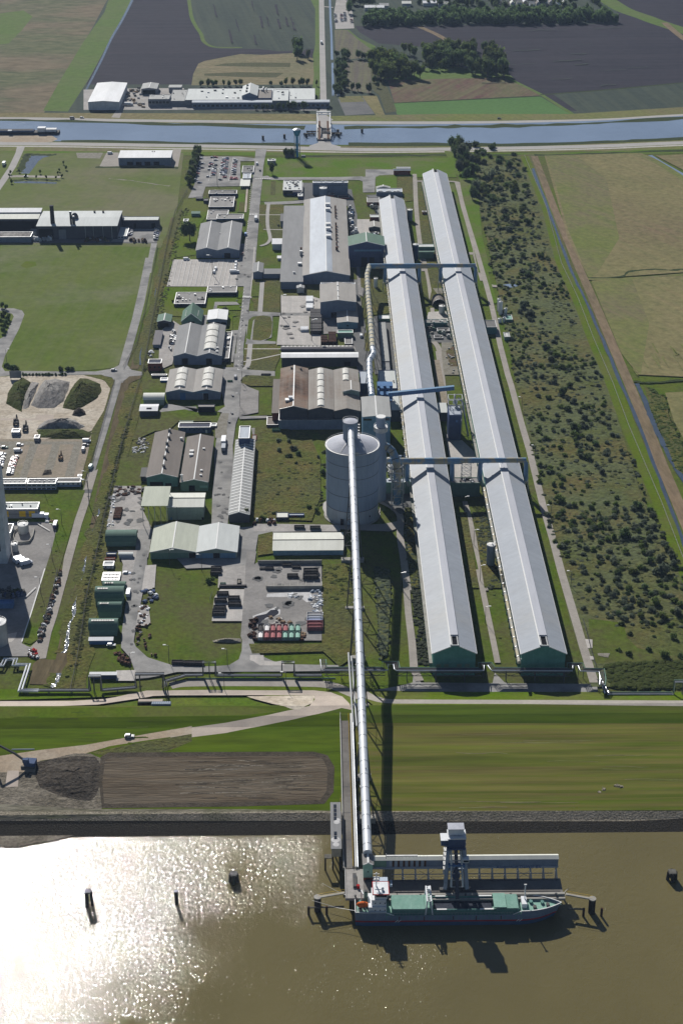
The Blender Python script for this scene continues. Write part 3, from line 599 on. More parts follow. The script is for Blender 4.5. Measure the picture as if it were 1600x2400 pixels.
sh('weed_plot','grass_site','m',[(310,560),(580,530),(700,560),(940,560),(930,700),(880,720),(850,650),(520,650),(420,740),(280,750),(100,830),(40,840),(120,640)])
sh('gravel_strip','gravel','m',[(950,570),(1030,570),(1010,720),(1010,820),(890,820),(890,720)])
sh('weed_plot','weed_ground','m',[(60,840),(280,820),(200,1220),(-40,1220)])
sh('weed_plot','grass_site','q',[(250,-20),(500,-20),(430,240),(200,240)])
sh('weed_plot','weed_ground','q',[(1480,-300),(1700,-300),(1980,-240),(2080,0),(2080,340),(2000,560),(1480,540),(1440,480)])
sh('yard','yard','q',[(190,240),(440,240),(430,420),(540,640),(500,900),(420,820),(390,640),(120,650),(130,560),(160,420)])
sh('road','asphalt','q',[(1120,-20),(1280,-20),(1240,500),(1230,590),(1350,620),(1568,610),(1700,620),(2200,610),(2220,640),(1900,660),(1600,670),(1510,690),(1480,880),(1450,1176),(1360,1176),(1350,980),(850,1000),(500,640),(1080,640),(1090,300)])
sh('road','asphalt','q',[(400,640),(540,640),(500,860),(480,980),(440,1176),(340,1176),(370,1000)])
sh('yard','yard','q',[(220,830),(400,830),(380,960),(330,1176),(240,1176),(270,960)])
sh('yard','slab','q',[(490,970),(575,965),(560,1176),(455,1176)])
sh('yard','yard','q',[(1150,990),(1390,970),(1400,1176),(1140,1176)])
sh('road','asphalt','u',[(440,-20),(545,-20),(545,120),(520,300),(470,560),(430,740),(410,900),(430,950),(550,1060),(800,1140),(1000,1155),(1250,1150),(1380,1140),(1480,1080),(1510,990),(1520,740),(1560,300),(1560,200),(1640,180),(1625,600),(1610,860),(1700,1040),(1900,1130),(2500,1140),(2500,1200),(1250,1210),(850,1210),(720,1240),(560,1270),(430,1280),(420,1200),(370,1060),(280,960),(290,780),(330,500),(400,200)])
sh('yard','slab','u',[(230,1195),(430,1190),(430,1300),(230,1300)])
sh('yard','slab','u',[(530,120),(640,120),(600,360),(490,380)])
sh('yard','yard','u',[(470,520),(560,530),(580,700),(540,740),(430,735)])
sh('yard','slab','u',[(1290,365),(1555,365),(1525,690),(1205,690),(1230,450)])
sh('yard','yard','u',[(1290,160),(1570,130),(1560,330),(1300,330)])
sh('road','yard_grey','v',[(150,-20),(240,-20),(220,100),(250,80),(838,80),(838,800),(240,800),(180,740),(160,830),(120,830),(95,760),(130,300)])
sh('puddle','silt','v',[(225,660),(205,575),(330,530),(420,490),(460,520),(455,560),(330,600),(320,640),(390,665)])
sh('puddle','puddle','v',[(232,650),(235,575),(330,555),(370,520),(420,515),(445,535),(440,555),(400,580),(330,590),(300,615),(320,640),(370,655),(280,660)])
sh('silt_patch','silt','v',[(330,400),(340,370),(500,360),(720,355),(740,340),(740,440),(700,450),(640,400),(400,400)])
sh('slab_path','slab','v',[(180,935),(305,935),(310,985),(420,995),(480,985),(500,1030),(270,1030),(210,990),(180,980)])
sh('yard','yard','r',[(60,590),(270,590),(850,600),(850,660),(60,660)])
sh('weed_plot','weed_ground','r',[(100,690),(230,660),(240,860),(90,880)])
road('road','track','r',[(1230,390),(1330,440),(1400,520),(1400,700),(1430,900),(1450,1060),(1470,1200)],4)
sh('yard','asphalt_dark','r',[(1210,360),(1260,200),(1500,200),(1520,470),(1400,500)])
sh('yard','track','r',[(850,570),(1040,600),(1250,590),(1400,560),(1400,620),(1300,660),(1050,650),(850,640)])
road('road','track','w',[(145,-20),(170,300),(195,500),(210,700),(250,780)],[3.4,4.2],sm=False)
sh('apron','slab','r',[(695,400),(720,380),(740,500),(850,580),(980,590),(1100,560),(1200,500),(1222,420),(1215,480),(1150,560),(1000,600),(850,590),(720,520),(690,450)])
sh('ground_patch','weed_ground','r',[(1440,440),(1520,440),(1568,1176),(1500,1176)])
sh('ground_patch','weed_ground','v',[(850,100),(1060,90),(1160,500),(1160,930),(1000,1040),(850,900),(200,920),(170,830),(840,830)])
sh('ground_patch','scrub_ground','v',[(1330,120),(1450,140),(1470,400),(1440,900),(1380,980),(1360,600)])
sh('paving','slab','E',[(565,1310),(640,1315),(640,1400),(590,1405)]); sh('paving','slab','E',[(610,1485),(655,1485),(655,1520),(620,1522)])
sh('gravel_patch','gravel','E',[(690,1455),(820,1455),(800,1500),(700,1480)])
# --- dyke
sh('lawn','grass_lawn','w',[(-30,890),(1700,885),(1700,925),(-30,910)])
sh('dyke_grass','grass_bright','F',[(-900,1570),(360,1592),(420,1560),(560,1548),(800,1552),(860,1590),(830,1640),(560,1590),(-900,1640)])
sh('dyke_grass','grass_bright','F',[(820,1588),(1000,1592),(2400,1592),(2400,1628),(860,1628)])
sh('dyke_grass','grass_dyke','F',[(-900,1628),(2400,1624),(2400,1690),(-900,1690)])
sh('berm_grass','grass_berm','F',[(780,1664),(2400,1664),(2400,1868),(780,1868)])
sh('berm_grass','grass_dyke_left','F',[(-900,1640),(780,1640),(790,1800),(770,1880),(-900,1880)])
sh('dyke_grass','grass_bright','F',[(-900,1632),(0,1630),(400,1628),(560,1626),(640,1638),(560,1646),(0,1655),(-900,1658)])
road('road','track','z',[(0,60),(60,85),(130,98),(300,100),(800,102),(1568,105),(2600,110)],6)
road('road','track','y',[(0,222),(100,205),(400,200),(900,203),(1100,208),(1200,225),(1300,265),(1400,310)],6)
sh('dirt_road','plate','x',[(-500,378),(0,372),(600,370),(850,355),(1050,315),(1200,285),(1568,285),(1568,318),(1250,330),(1000,370),(800,400),(500,412),(-500,415)])
sh('dirt_road','plate','y',[(0,255),(300,252),(600,255),(1050,255),(1180,270),(1260,300),(1310,350),(1330,400),(1255,385),(1200,400),(1080,430),(900,470),(600,530),(400,570),(0,620),(0,545),(400,495),(700,440),(880,400),(1020,370),(1060,320),(1040,290),(0,292)])
sh('dirt_patch','sand_pale','y',[(560,300),(1060,290),(1040,350),(950,400),(880,390),(750,355),(620,320)])
sh('dirt_road','dirt','x',[(-500,880),(0,820),(340,770),(700,730),(980,680),(1200,640),(1568,575),(1568,640),(1150,700),(900,740),(700,800),(330,860),(290,960),(-500,1010)])
sh('mud_flat','mud','x',[(-500,960),(290,950),(330,870),(600,800),(740,800),(850,850),(880,1100),(830,1260),(500,1290),(-500,1290)])
sh('mud_pit','mud_dark','x',[(300,870),(450,840),(650,820),(780,830),(820,880),(840,1000),(790,1140),(740,1190),(640,1180),(500,1150),(330,1080),(290,980)])
sh('timber_mat','plate','x',[(65,940),(160,940),(150,1070),(45,1075)])
sh('rough_bank','weed_ground','x',[(740,790),(900,760),(1150,710),(1568,640),(1568,700),(1400,770),(1200,815),(900,830)])
sh('ploughed_plot','ploughed_edge','F',[(232,1742),(250,1732),(720,1730),(752,1738),(768,1765),(766,1822),(745,1850),(560,1856),(235,1860),(228,1800)])
sh('ploughed_plot','ploughed','F',[(242,1750),(262,1742),(720,1740),(742,1748),(752,1770),(750,1820),(735,1842),(560,1846),(240,1850),(236,1800)])
sh('shore_strip','shore_sand','F',[(-900,1860),(0,1850),(200,1862),(560,1862),(770,1866),(770,1885),(-900,1900)])
sh('stone_revetment','stones','F',[(-900,1868),(560,1868),(1568,1866),(2400,1866),(2400,1892),(-900,1892)])
sh('wet_revetment','stones_wet','F',[(-900,1890),(400,1889),(1450,1890),(1568,1883),(2400,1870),(2400,1930),(-900,1930)])
sh('shore_strip','shore_sand','x',[(-900,1330),(0,1310),(500,1300),(1000,1290),(1000,1300),(600,1330),(0,1345),(-900,1360)])
sh('shore_mud','mud','x',[(-900,1350),(0,1345),(330,1365),(560,1400),(700,1425),(640,1445),(560,1470),(440,1500),(300,1520),(120,1560),(0,1540),(-900,1560)],z=WATER+.25)
# harbour water
def harbour():
    a = G((800,1948),WATER).y
    P = [(-6000,60),(6000,60),(6000,a+4)]
    P += [(x,a+4+1.2*sin(x*.05)+.8*sin(x*.23)) for x in range(400,-401,-8)] + [(-6000,a+4)]
    mb = MB(); mb.poly([(x,y,WATER) for x,y in P]); o = ob('harbour_water',mb,'harbour_water'); o['kind'] = 'structure'
harbour()
# wear: mower and tyre tracks, stains on the paving, each with its own outline
def tracks(c,x0,x1,y0,y1,n,lx,ly,m,wd,seed,name='worn_track'):
    q = random.Random(seed); pl = []
    for k in range(n):
        x = q.uniform(x0,x1); y = q.uniform(y0,y1); t = q.uniform(.4,1); P = [W(c,x+lx*t*j/4+q.uniform(-3,3),y+ly*t*j/4+q.uniform(-3,3)) for j in range(5)]; pl += ribbon([tuple(p[:2]) for p in P],wd*q.uniform(.5,1.3),wd*.25)
    drape(name,pl,m)
def stains(c,x0,x1,y0,y1,n,r_,m,seed):
    q = random.Random(seed); pl = []
    for k in range(n):
        p = W(c,q.uniform(x0,x1),q.uniform(y0,y1)); s_ = q.uniform(.4,1)*r_; pl.append([(p.x+cos(j*.7)*s_*q.uniform(.5,1.2),p.y+sin(j*.7)*s_*q.uniform(.5,1.3)) for j in range(9)])
    drape('paving_stain',pl,m)
tracks('z',160,1400,220,620,14,500,0,'field_hay_green',.5,4); tracks('x',0,1300,450,720,12,260,-4,'grass_dyke',.9,6); tracks('y',30,900,770,1060,34,260,0,'mud',.5,7); tracks('y',30,900,770,1060,30,240,2,'ploughed_edge',.6,8)
tracks('D',1050,1600,0,330,12,100,160,'field_hay_green',1.2,9); tracks('b',0,620,0,250,12,25,90,'field_dark',2.5,10); tracks('c',200,1300,180,600,16,200,-10,'field_dark_green',2.2,11)
stains('v',240,820,90,700,30,3.2,'asphalt_dark',12); stains('q',180,480,260,620,16,3,'asphalt_dark',13); stains('j',150,520,450,880,24,3,'yard_grey',14); stains('u',300,520,0,1150,18,1.6,'asphalt_dark',15); stains('i',900,1050,0,1150,24,1.8,'asphalt_dark',16); stains('q',1120,1260,0,600,14,2,'asphalt_dark',17)
# painted markings
def stripes(c,p,q,n,ln,wd,name='road_marking'):
    a = W(c,*p); b = W(c,*q); polys = []
    d = (b-a).normalized(); nn = Vector((-d.y,d.x,0))
    for i in range(n):
        m = a+(b-a)*((i+.5)/n); polys.append([m+d*wd/2+nn*ln/2,m+d*wd/2-nn*ln/2,m-d*wd/2-nn*ln/2,m-d*wd/2+nn*ln/2])
    drape(name,polys,'mark_white')
stripes('i',(975,462),(1042,464),6,4,.7); stripes('e',(800,645),(880,645),6,4,.7); stripes('e',(850,318),(1000,316),9,3,.7)
stripes('i',(740,506),(900,506),9,.25,.2,'parking_marking')
for xx in range(340,900,42): road('parking_marking','mark_white','i',[(xx,125),(xx-50,350)],.22,sm=False)
for a,b in (((820,330),(800,600)),((790,700),(775,1000))): stripes('e',a,b,14,.3,3)
stripes('i',(990,380),(930,1150),22,.3,3)
for xx in (455,545,640): road('parking_marking','mark_white','e',[(xx+15,120),(xx-25,340)],.25,sm=False)
stripes('p',(430,635),(575,720),9,.6,1.5); stripes('t',(390,185),(280,290),8,.6,1.5)
# ================================================================ buildings
def B(label,c,xl,xr,yt,yb,base,kind='flat',rise=1.6,wall='wall_blue',roof='roof_grey',nb=1,doors=(),win=None,sky=None,vents=(),
      name='industrial_building',cat='building',cap='trim_white',verge=True,group=None,z0=.15,wl=None,wr=None,side=None,panels=None,rside=None,canopy=False):
    """xl,yt / xr: front eave corners in the survey picture; yb: back eave; base: foot of the front wall (or -height in metres)"""
    p = px(c,xl,yt)
    h = -base if base < 0 else hgt(p,px(c,0,base)[1])
    a = G(p,h); X0 = a.x; Y0 = a.y; X1 = G(px(c,xr,yt),h).x; Y1 = G(px(c,xl,yb),h).y
    w = X1-X0; d = Y1-Y0; r = root(name,label,cat,(X0+w/2,Y0,z0),group); h -= z0
    x0 = -w/2; x1 = w/2
    bw = w/nb; t = .35
    def zr(x,y):
        if kind == 'gableY':
            u = ((x-x0) % bw)/bw if x < x1-1e-6 else 1; return h+rise*(1-abs(2*u-1))
        if kind == 'gableX': return h+rise*(1-abs(2*y/d-1))
        if kind == 'mono': return h+rise*y/d
        if kind == 'barrel': return h+rise*sqrt(max(0,1-(2*y/d-1)**2))
        if kind == 'barrelY': return h+rise*sqrt(max(0,1-(2*(x-x0)/w-1)**2))
        return h-.3
    wm = MB()
    if kind == 'flat': 
        for b in ((x0,x1,0,t),(x0,x1,d-t,d),(x0,x0+t,t,d-t),(x1-t,x1,t,d-t)): wm.box(*b,0,h)
        rm = MB().box(x0+t,x1-t,t,d-t,h-.6,h-.3)
    else:
        # wall outline along the roof line, front and back, plus the sides
        if kind == 'gableY':
            xs = [x0+bw*k/2 for k in range(2*nb+1)]; top = [(x,h+(rise if k % 2 else 0)) for k,x in enumerate(xs)]
        elif kind == 'barrelY': top = [(x0+w*k/12,zr(x0+w*k/12,0)) for k in range(13)]
        else: top = [(x0,zr(0,0)),(x1,zr(0,0))]
        if canopy:
            for k in range(5):
                for y in (.4,d-.4): wm.box(x0+.2+(w-.7)*k/4,x0+.5+(w-.7)*k/4,y-.15,y+.15,0,zr(0,y)-.1)
        else:
            wm.poly([(x0,0,0),(x1,0,0)]+[(x,0,z) for x,z in top[::-1]])
            tb = top if kind in ('gableY','barrelY') else [(x0,zr(0,d)),(x1,zr(0,d))]
            wm.poly(([(x0,d,0),(x1,d,0)]+[(x,d,z) for x,z in tb[::-1]])[::-1])
            ys = [d*k/8 for k in range(9)]
            if kind in ('gableX','barrel','mono'):
                for x,fl in ((x0,1),(x1,0)):
                    P = [(x,0,0),(x,d,0)]+[(x,y,zr(0,y)) for y in ys[::-1]]; wm.poly(P[::-1] if not fl else P)
            else:
                wm.poly([(x0,0,0),(x0,0,h),(x0,d,h),(x0,d,0)]); wm.poly([(x1,0,0),(x1,d,0),(x1,d,h),(x1,0,h)])
        rm = MB(); o = .45
        def slope(pa,pb,pc,pd):   # thin solid roof plane
            up = Vector((0,0,.22)); low = Vector((0,0,.02)); q = [Vector(v) for v in (pa,pb,pc,pd)]
            rm.poly([v+up for v in q]); rm.poly([v+low for v in q][::-1])
            for k in range(4): a_,b_ = q[k],q[(k+1) % 4]; rm.poly([a_+low,b_+low,b_+up,a_+up])
        if kind == 'gableY':
            for k in range(nb):
                xa = x0+bw*k; xm = xa+bw/2; xb = xa+bw; oa = o if k == 0 else 0; obb = o if k == nb-1 else 0; sl = rise/(bw/2)
                slope((xa-oa,-o,h-oa*sl),(xm,-o,h+rise),(xm,d+o,h+rise),(xa-oa,d+o,h-oa*sl))
                slope((xm,-o,h+rise),(xb+obb,-o,h-obb*sl),(xb+obb,d+o,h-obb*sl),(xm,d+o,h+rise))
        elif kind == 'barrelY':
            for k in range(12):
                xa = x0+w*k/12; xb = x0+w*(k+1)/12; slope((xa,-o,zr(xa,0)),(xb,-o,zr(xb-1e-5,0)),(xb,d+o,zr(xb-1e-5,0)),(xa,d+o,zr(xa,0)))
        else:
            n = {'gableX': 2,'mono': 1,'barrel': 12}[kind]
            for k in range(n):
                ya = d*k/n; yb2 = d*(k+1)/n
                slope((x0-o,ya,zr(0,ya)),(x1+o,ya,zr(0,ya)),(x1+o,yb2,zr(0,yb2)),(x0-o,yb2,zr(0,yb2)))
    ob('wall',wm,wall,r); ob('roof',rm,roof,r)
    if cap and kind in ('gableY','gableX'):
        m = MB()
        if kind == 'gableY':
            for k in range(nb): xm = x0+bw*(k+.5); m.box(xm-.35,xm+.35,-.5,d+.5,h+rise+.1,h+rise+.34)
        else: m.box(x0-.5,x1+.5,d/2-.3,d/2+.3,h+rise+.1,h+rise+.34)
        ob('ridge_cap',m,cap,r)
    if verge and kind == 'gableY':
        m = MB()
        for k in range(nb):
            xa = x0+bw*k; sl = rise
            m.bar((xa,-.52,h+.12),(xa+bw/2,-.52,h+rise+.12),.2,.4); m.bar((xa+bw/2,-.52,h+rise+.12),(xa+bw,-.52,h+.12),.2,.4)
        ob('verge_trim',m,cap or 'trim_white',r)
    if kind == 'flat' and cap:
        m = MB(); e = .06
        m.box(x0-e,x1+e,-e,t+e,h+.004,h+.12); m.box(x0-e,x1+e,d-t-e,d+e,h+.004,h+.12); m.box(x0-e,x0+t+e,t+e+.01,d-t-e-.01,h+.004,h+.12); m.box(x1-t-e,x1+e,t+e+.01,d-t-e-.01,h+.004,h+.12)
        ob('parapet',m,cap if cap != 'trim_white' or kind != 'flat' else 'steel',r)
    for dd in doors:
        u0,u1,v1,mm = dd[:4]; v0 = dd[4] if len(dd) > 4 else 0; ob('door' if v0 == 0 else 'wall_panel',MB().box(x0+w*u0,x0+w*u1,-.12,.05,h*v0+.02,h*v1),mm,r)
    if win:   # (n, z fraction low, z fraction high, width m)
        for wn in (win if isinstance(win[0],tuple) else (win,)):
            n,a0,a1,ww = wn[:4]; u0,u1 = wn[4:6] if len(wn) > 5 else (0,1)
            for k in range(n):
                xc = x0+w*(u0+(u1-u0)*(k+.5)/n); f = ob('window',MB().box(xc-ww/2,xc+ww/2,-.1,.05,h*a0,h*a1),'glass',r)
    if sky:   # barrel skylights: (bay list, n, v0, v1, width)
        bays,n,v0,v1,ww = sky
        for b in bays:
            xm = x0+bw*(b+.5)
            for k in range(n):
                ya = d*(v0+(v1-v0)*k/n); yb2 = ya+d*(v1-v0)/n*.84; m = MB(); N = 8
                for j in range(N):
                    a0 = pi*j/N; a1 = pi*(j+1)/N; za = h+rise*(1-ww/bw)
                    P = [(xm-cos(a0)*ww/2,za+sin(a0)*ww*.24+.2),(xm-cos(a1)*ww/2,za+sin(a1)*ww*.24+.2)]
                    m.poly([(P[0][0],ya,P[0][1]),(P[1][0],ya,P[1][1]),(P[1][0],yb2,P[1][1]),(P[0][0],yb2,P[0][1])])
                for yy,rv in ((ya,0),(yb2,1)):
                    Q = [(xm-cos(pi*j/N)*ww/2,yy,h+rise*(1-ww/bw)+sin(pi*j/N)*ww*.24+.2) for j in range(N+1)]
                    Q += [(xm+ww/2,yy,h),(xm-ww/2,yy,h)]; m.poly(Q if rv else Q[::-1])
                ob('skylight',m,'skylight_white',r)
    for v in vents:   # (u, v, size, height, material)
        u,vv,sz,hh,mm = v; xx = x0+w*u; yy = d*vv; z = zr(xx,yy)
        m = MB()
        if sz > 0: m.box(xx-sz/2,xx+sz/2,yy-sz/2,yy+sz/2,z-.1,z+hh); m.box(xx-sz/2-.15,xx+sz/2+.15,yy-sz/2-.15,yy+sz/2+.15,z+hh+.002,z+hh+.15)
        else: m.cyl(xx,yy,z-.3,z+hh,-sz/2,n=8); m.cyl(xx,yy,z+hh+.1,z+hh+.4,-sz*.8,-sz*.2,n=8)
        ob('roof_vent',m,mm,r)
    r['_dim'] = (w,d,h)
    return r
def dims(r): return r['_dim']
def rv(n,seed,sz=(.5,1.2),mm=('steel','trim_white','steel_dark')):
    q = random.Random(seed); return [(q.uniform(.08,.92),q.uniform(.15,.9),q.uniform(*sz),q.uniform(.4,1.0),q.choice(mm)) for _ in range(n)]
# ---------- far side of the canal
B('white gabled barn beside the long narrow ditch north of the canal','a',590,795,682,555,737,'gableY',1.2,'wall_white','roof_white',cap=None,verge=False,name='barn',cat='barn')
B('small open fronted shed with rubble around it east of the white barn','a',945,1048,594,558,632,'gableY',1.2,'wall_grey','roof_grey_light',doors=((.1,.9,.8,'dark_hole'),),name='shed',cat='shed')
B('small grey shed at the corner of the dark ploughed field','a',1128,1210,585,563,618,'mono',-.8,'wall_grey','roof_grey_light',doors=((.5,.85,.7,'dark_hole'),),name='shed',cat='shed')
B('low flat office end at the west tip of the canal side factory','a',990,1132,662,632,712,'flat',wall='wall_grey',roof='roof_grey_light',win=(6,.4,.7,3),vents=rv(6,1),cap=None)
B('lower flat roofed hall joining the office end to the pale factory hall','a',1132,1235,674,598,708,'flat',wall='wall_grey',roof='roof_grey_light',vents=rv(7,2),cap=None)
B('largest pale flat roofed factory hall north of the canal','a',1235,2105,668,590,-7,'flat',wall='wall_grey',roof='roof_palegrey',vents=rv(16,3,(1,3)),cap=None)
B('long low glazed front range of the canal side factory','a',1285,2200,690,672,724,'barrel',1.0,'wall_blue','roof_metal',win=(30,.3,.7,3.2))
B('tall saw tooth gabled block in the middle of the canal side factory','b',190,293,640,575,700,'gableY',3.4,'wall_blue','roof_palegrey',vents=((.3,.2,2,1.6,'steel_dark'),(.3,.5,2,1.6,'steel_dark'),(.3,.8,2,1.6,'steel_dark')))
B('flat factory block with a rusty roof and steel ducts on it','b',295,388,655,600,705,'flat',wall='wall_navy',roof='roof_brown',vents=((.4,.8,-1.5,5,'steel'),(.6,.8,-1.2,4,'steel'),(.3,.9,3,2,'steel')),cap=None)
B('wide pale roofed east block of the canal side factory','b',393,502,672,598,725,'flat',wall='wall_grey',roof='roof_palegrey',vents=rv(5,5,(1,3)),cap=None)
B('east end block of the canal side factory beside its car park','b',504,563,685,608,725,'flat',wall='wall_grey',roof='roof_palegrey',vents=rv(3,6),cap=None)
B('small white hut on the field edge beside the access road ditch','b',822,846,637,627,645,'flat',wall='wall_pale',roof='roof_white',name='hut',cat='hut')
for k,(x,y,ww) in enumerate(((1010,52,130),(1110,40,60),(1260,25,60),(1400,22,90),(1500,30,70))):
    B(('long pale roofed','small pale','narrow white','wide cream','bright white')[k]+' building showing over the far tree belt','b',x,x+ww,y,y-16,y+22,'gableX',2,'wall_pale',('roof_white','roof_grey_light','roof_cream')[k % 3],name='far_building')
for k in range(11):
    x = 330+k*43; y = 18+(k*17) % 22-6
    B('village house with '+('grey','brown','pale','reddish','white')[k % 5]+' roof, '+('first','second','third','fourth','fifth','sixth','seventh','eighth','ninth','tenth','eleventh')[k]+' from the left behind the tree belt','c',x,x+26+(k*7) % 14,y,y-12,y+18,'gableX' if k % 2 else 'gableY',3,('wall_pale','wall_cream','wall_white')[k % 3],('roof_grey_light','roof_brown','roof_cream','roof_warm','roof_white')[k % 5],name='house',cat='house')
# ---------- west neighbours
B('long white barrel roofed warehouse south of the canal road','a',792,1140,1056,1012,1107,'mono',.9,'wall_blue','roof_white',doors=tuple((.16+.17*k,.27+.17*k,.5,'dark_hole') for k in range(4)),vents=((.62,.8,.7,.8,'steel_dark'),(.66,.8,.7,.8,'steel_dark')),name='warehouse')
B('open fronted cream roofed works hall at the left edge','d',-400,350,683,625,800,'mono',1,'wall_dark','roof_cream',doors=((.0,.99,.85,'dark_hole'),),name='works_hall')
B('higher white ribbed roof strip behind the cream works hall','d',-400,372,622,590,-13,'mono',.8,'wall_grey','roof_white',name='works_hall')
B('large pale roofed steelworks hall behind the tall black chimney','d',338,1075,748,608,868,'gableX',1.0,'wall_dark','roof_palegrey',cap=None,vents=((.66,.85,1.5,1.5,'steel_dark'),(.77,.85,1.5,1.5,'steel_dark'),(.35,.1,.1,.1,'steel')),
  doors=((.27,.36,.75,'wall_grey'),(.6,.605,1,'wall_pale'),(.7,.705,1,'wall_pale'),(.82,.825,1,'wall_pale'),(.93,.935,1,'wall_pale'),(.02,.2,.8,'dark_hole')),name='works_hall')
B('low grey wing at the east end of the steelworks','d',1125,1458,690,655,765,'flat',wall='wall_dark',roof='roof_palegrey',doors=((.3,.37,.6,'dark_hole'),(.8,.9,.6,'dark_hole')),cap=None,name='works_hall')
B('small flat office beside the steelworks car park','d',1082,1165,835,755,860,'flat',wall='wall_white',roof='roof_palegrey',win=(3,.3,.7,2),name='office')
B('small grey hopper building in front of the open works hall','d',275,335,800,770,835,'flat',wall='wall_pale',roof='roof_grey_light',name='hopper_building')
B('long low concrete storage bay along the works boundary','d',-300,283,845,800,898,'flat',wall='wall_blue',roof='heap_grey',name='storage_bay')
r = root('chimney','tall black chimney in front of the steelworks','chimney',tuple(W('d',497,842,0)))
ch = hgt(px('d',475,555),px('d',497,842)[1])
ob('shaft',MB().cyl(0,0,0,ch,2.2,1.6,14),'roof_black',r,smooth=True); ob('collar',MB().cyl(0,0,ch*.36,ch*.36+1.2,2.8,2.8,14),'rust',r); ob('rim',MB().cyl(0,0,ch-.6,ch+.1,1.8,1.8,14),'steel_dark',r)
for k,x in enumerate((665,690)):
    r = root('exhaust_pipe',('slim dark','thicker grey')[k]+' exhaust pipe on the steelworks front','pipe',tuple(W('d',x,850,0))); ob('shaft',MB().cyl(0,0,0,22-k*4,.9+.4*k,n=10),'steel_dark',r,smooth=True); ob('cap',MB().cyl(0,0,22-k*4,23-k*4,1.3+.4*k,.8,n=10),'steel',r)
r = root('dust_filter','curved grey hood between the two halves of the steelworks roof','filter',tuple(W('d',700,800,0))); ob('hood',MB().lathe([(3,0),(3,14),(2.2,16),(1,17)],16),'steel_dark',r,smooth=True)
def tower():
    a = W('p',90,1090,0); b = W('p',-300,1090,0); h = hgt(px('p',5,60),px('p',90,1090)[1])
    r = root('tower','tall grey slab tower cut by the left edge','tower',((a.x+b.x)/2,a.y,0)); w = a.x-b.x
    m = MB(); t = 3.5
    bq = [(-w/2,0),(w/2,0),(w/2,14),(-w/2,14)]; tq = [(-w/2,1.5),(w/2-.6,1.5),(w/2-.6,12.5),(-w/2,12.5)]
    for k in range(4): m.poly([(*bq[k],0),(*bq[(k+1) % 4],0),(*tq[(k+1) % 4],h),(*tq[k],h)])
    m.poly([(*q,h) for q in tq]); ob('shaft',m,'wall_white',r)
    ob('strip_window',MB().poly([(w/2-4.2,-.12,8),(w/2-3.0,-.12,8),(w/2-3.6,1.38,h-4),(w/2-4.8,1.38,h-4)]),'glass',r)
    ob('parapet',MB().box(-w/2,w/2-.8,1.2,1.6,h,h+1.2).box(w/2-1.2,w/2-.8,1.6,12.5,h,h+1.2),'wall_pale',r); return r
tower()
# cabins in the west
B('two storey white and blue site cabins nearest the left edge','p',-120,296,165,105,240,'flat',wall='wall_white',roof='roof_grey_light',win=((9,.62,.8,2.2),(9,.12,.3,2.2)),doors=((0,1,.54,'paint_blue',.44),(0,1,.12,'paint_blue',.0)),vents=[(k/8+.05,.5,.35,.3,'trim_white') for k in range(8)],cap='trim_white',name='site_cabin',cat='cabin')
B('two storey white and blue site cabins in the middle of the row','p',312,640,165,105,240,'flat',wall='wall_white',roof='roof_grey',win=((6,.62,.8,2.2),(6,.12,.3,2.2)),doors=((0,1,.54,'paint_blue',.44),(0,1,.12,'paint_blue',.0)),vents=[(k/6+.08,.5,.6,.4,'trim_white') for k in range(6)],cap='trim_white',name='site_cabin',cat='cabin')
B('single storey white site cabins with blue base at the east end of the row','p',648,925,148,100,205,'flat',wall='wall_white',roof='roof_felt_dark',win=(5,.5,.75,1.2),doors=((0,1,.35,'paint_blue',.1),),cap='trim_white',name='site_cabin',cat='cabin')
B('small white box cabin behind the east end of the cabin row','p',893,940,80,58,95,'flat',wall='wall_white',roof='roof_white',name='site_cabin',cat='cabin')
B('white roofed site hut with a blue side on the sandy building site','l',125,210,705,668,750,'flat',wall='wall_blue',roof='roof_white',name='site_cabin',cat='cabin')
B('small grey cabin at the end of the overgrown bank','l',370,425,770,735,812,'flat',wall='wall_grey',roof='roof_grey_light',name='site_cabin',cat='cabin')
B('grey hall with yellow roller doors next to the slab tower','p',-150,432,458,380,572,'flat',wall='wall_grey',roof='roof_palegrey',cap='trim_white',doors=((.335,.425,.78,'paint_yellow',.22),(.635,.76,.78,'paint_yellow',.22),(.825,.945,.78,'paint_yellow',.22),(.335,.945,.5,'wall_dark',.46)),vents=rv(7,9,(.5,.8)),name='workshop')
B('small white roofed annex beside the yellow door hall','p',60,125,730,625,800,'flat',wall='wall_pale',roof='roof_felt_dark',cap='trim_white',name='annex')
B('blue covered rack of goods in the tower shadow','t',-100,140,345,300,405,'flat',wall='paint_blue',roof='paint_blue',cap=None,name='storage_rack',cat='rack')
# ---------- smelter offices
B('gatehouse block with grey flat roof beside the staff car park','e',733,840,250,190,268,'flat',wall='wall_blue',roof='roof_felt_dark',vents=rv(5,11),name='gatehouse')
B('narrow link roof with skylights behind the pale canopy','e',740,815,305,258,-3.5,'flat',wall='wall_blue',roof='roof_metal',vents=((.6,.3,.9,.4,'trim_white'),(.6,.5,.9,.4,'trim_white'),(.6,.75,.9,.4,'trim_white')),name='gatehouse')
B('pale flat canopy at the end of the gatehouse','e',718,800,378,312,400,'mono',.1,'wall_pale','roof_cream',canopy=True,name='canopy',cat='canopy')
B('northern narrow office range south of the staff car park','e',428,686,447,415,480,'flat',wall='wall_navy',roof='roof_felt_dark',win=(12,.3,.7,1.6),vents=rv(4,12),name='office_block',cat='office')
B('square flat roofed office block in the middle of the office group','e',428,655,568,475,600,'flat',wall='wall_navy',roof='roof_felt',win=(12,.3,.7,1.6),vents=rv(12,13,(.6,1.4)),name='office_block',cat='office')
B('western half of the southern office block','e',408,600,682,598,722,'flat',wall='wall_navy',roof='roof_felt',win=(5,.35,.7,1.4),vents=rv(8,14),name='office_block',cat='office')
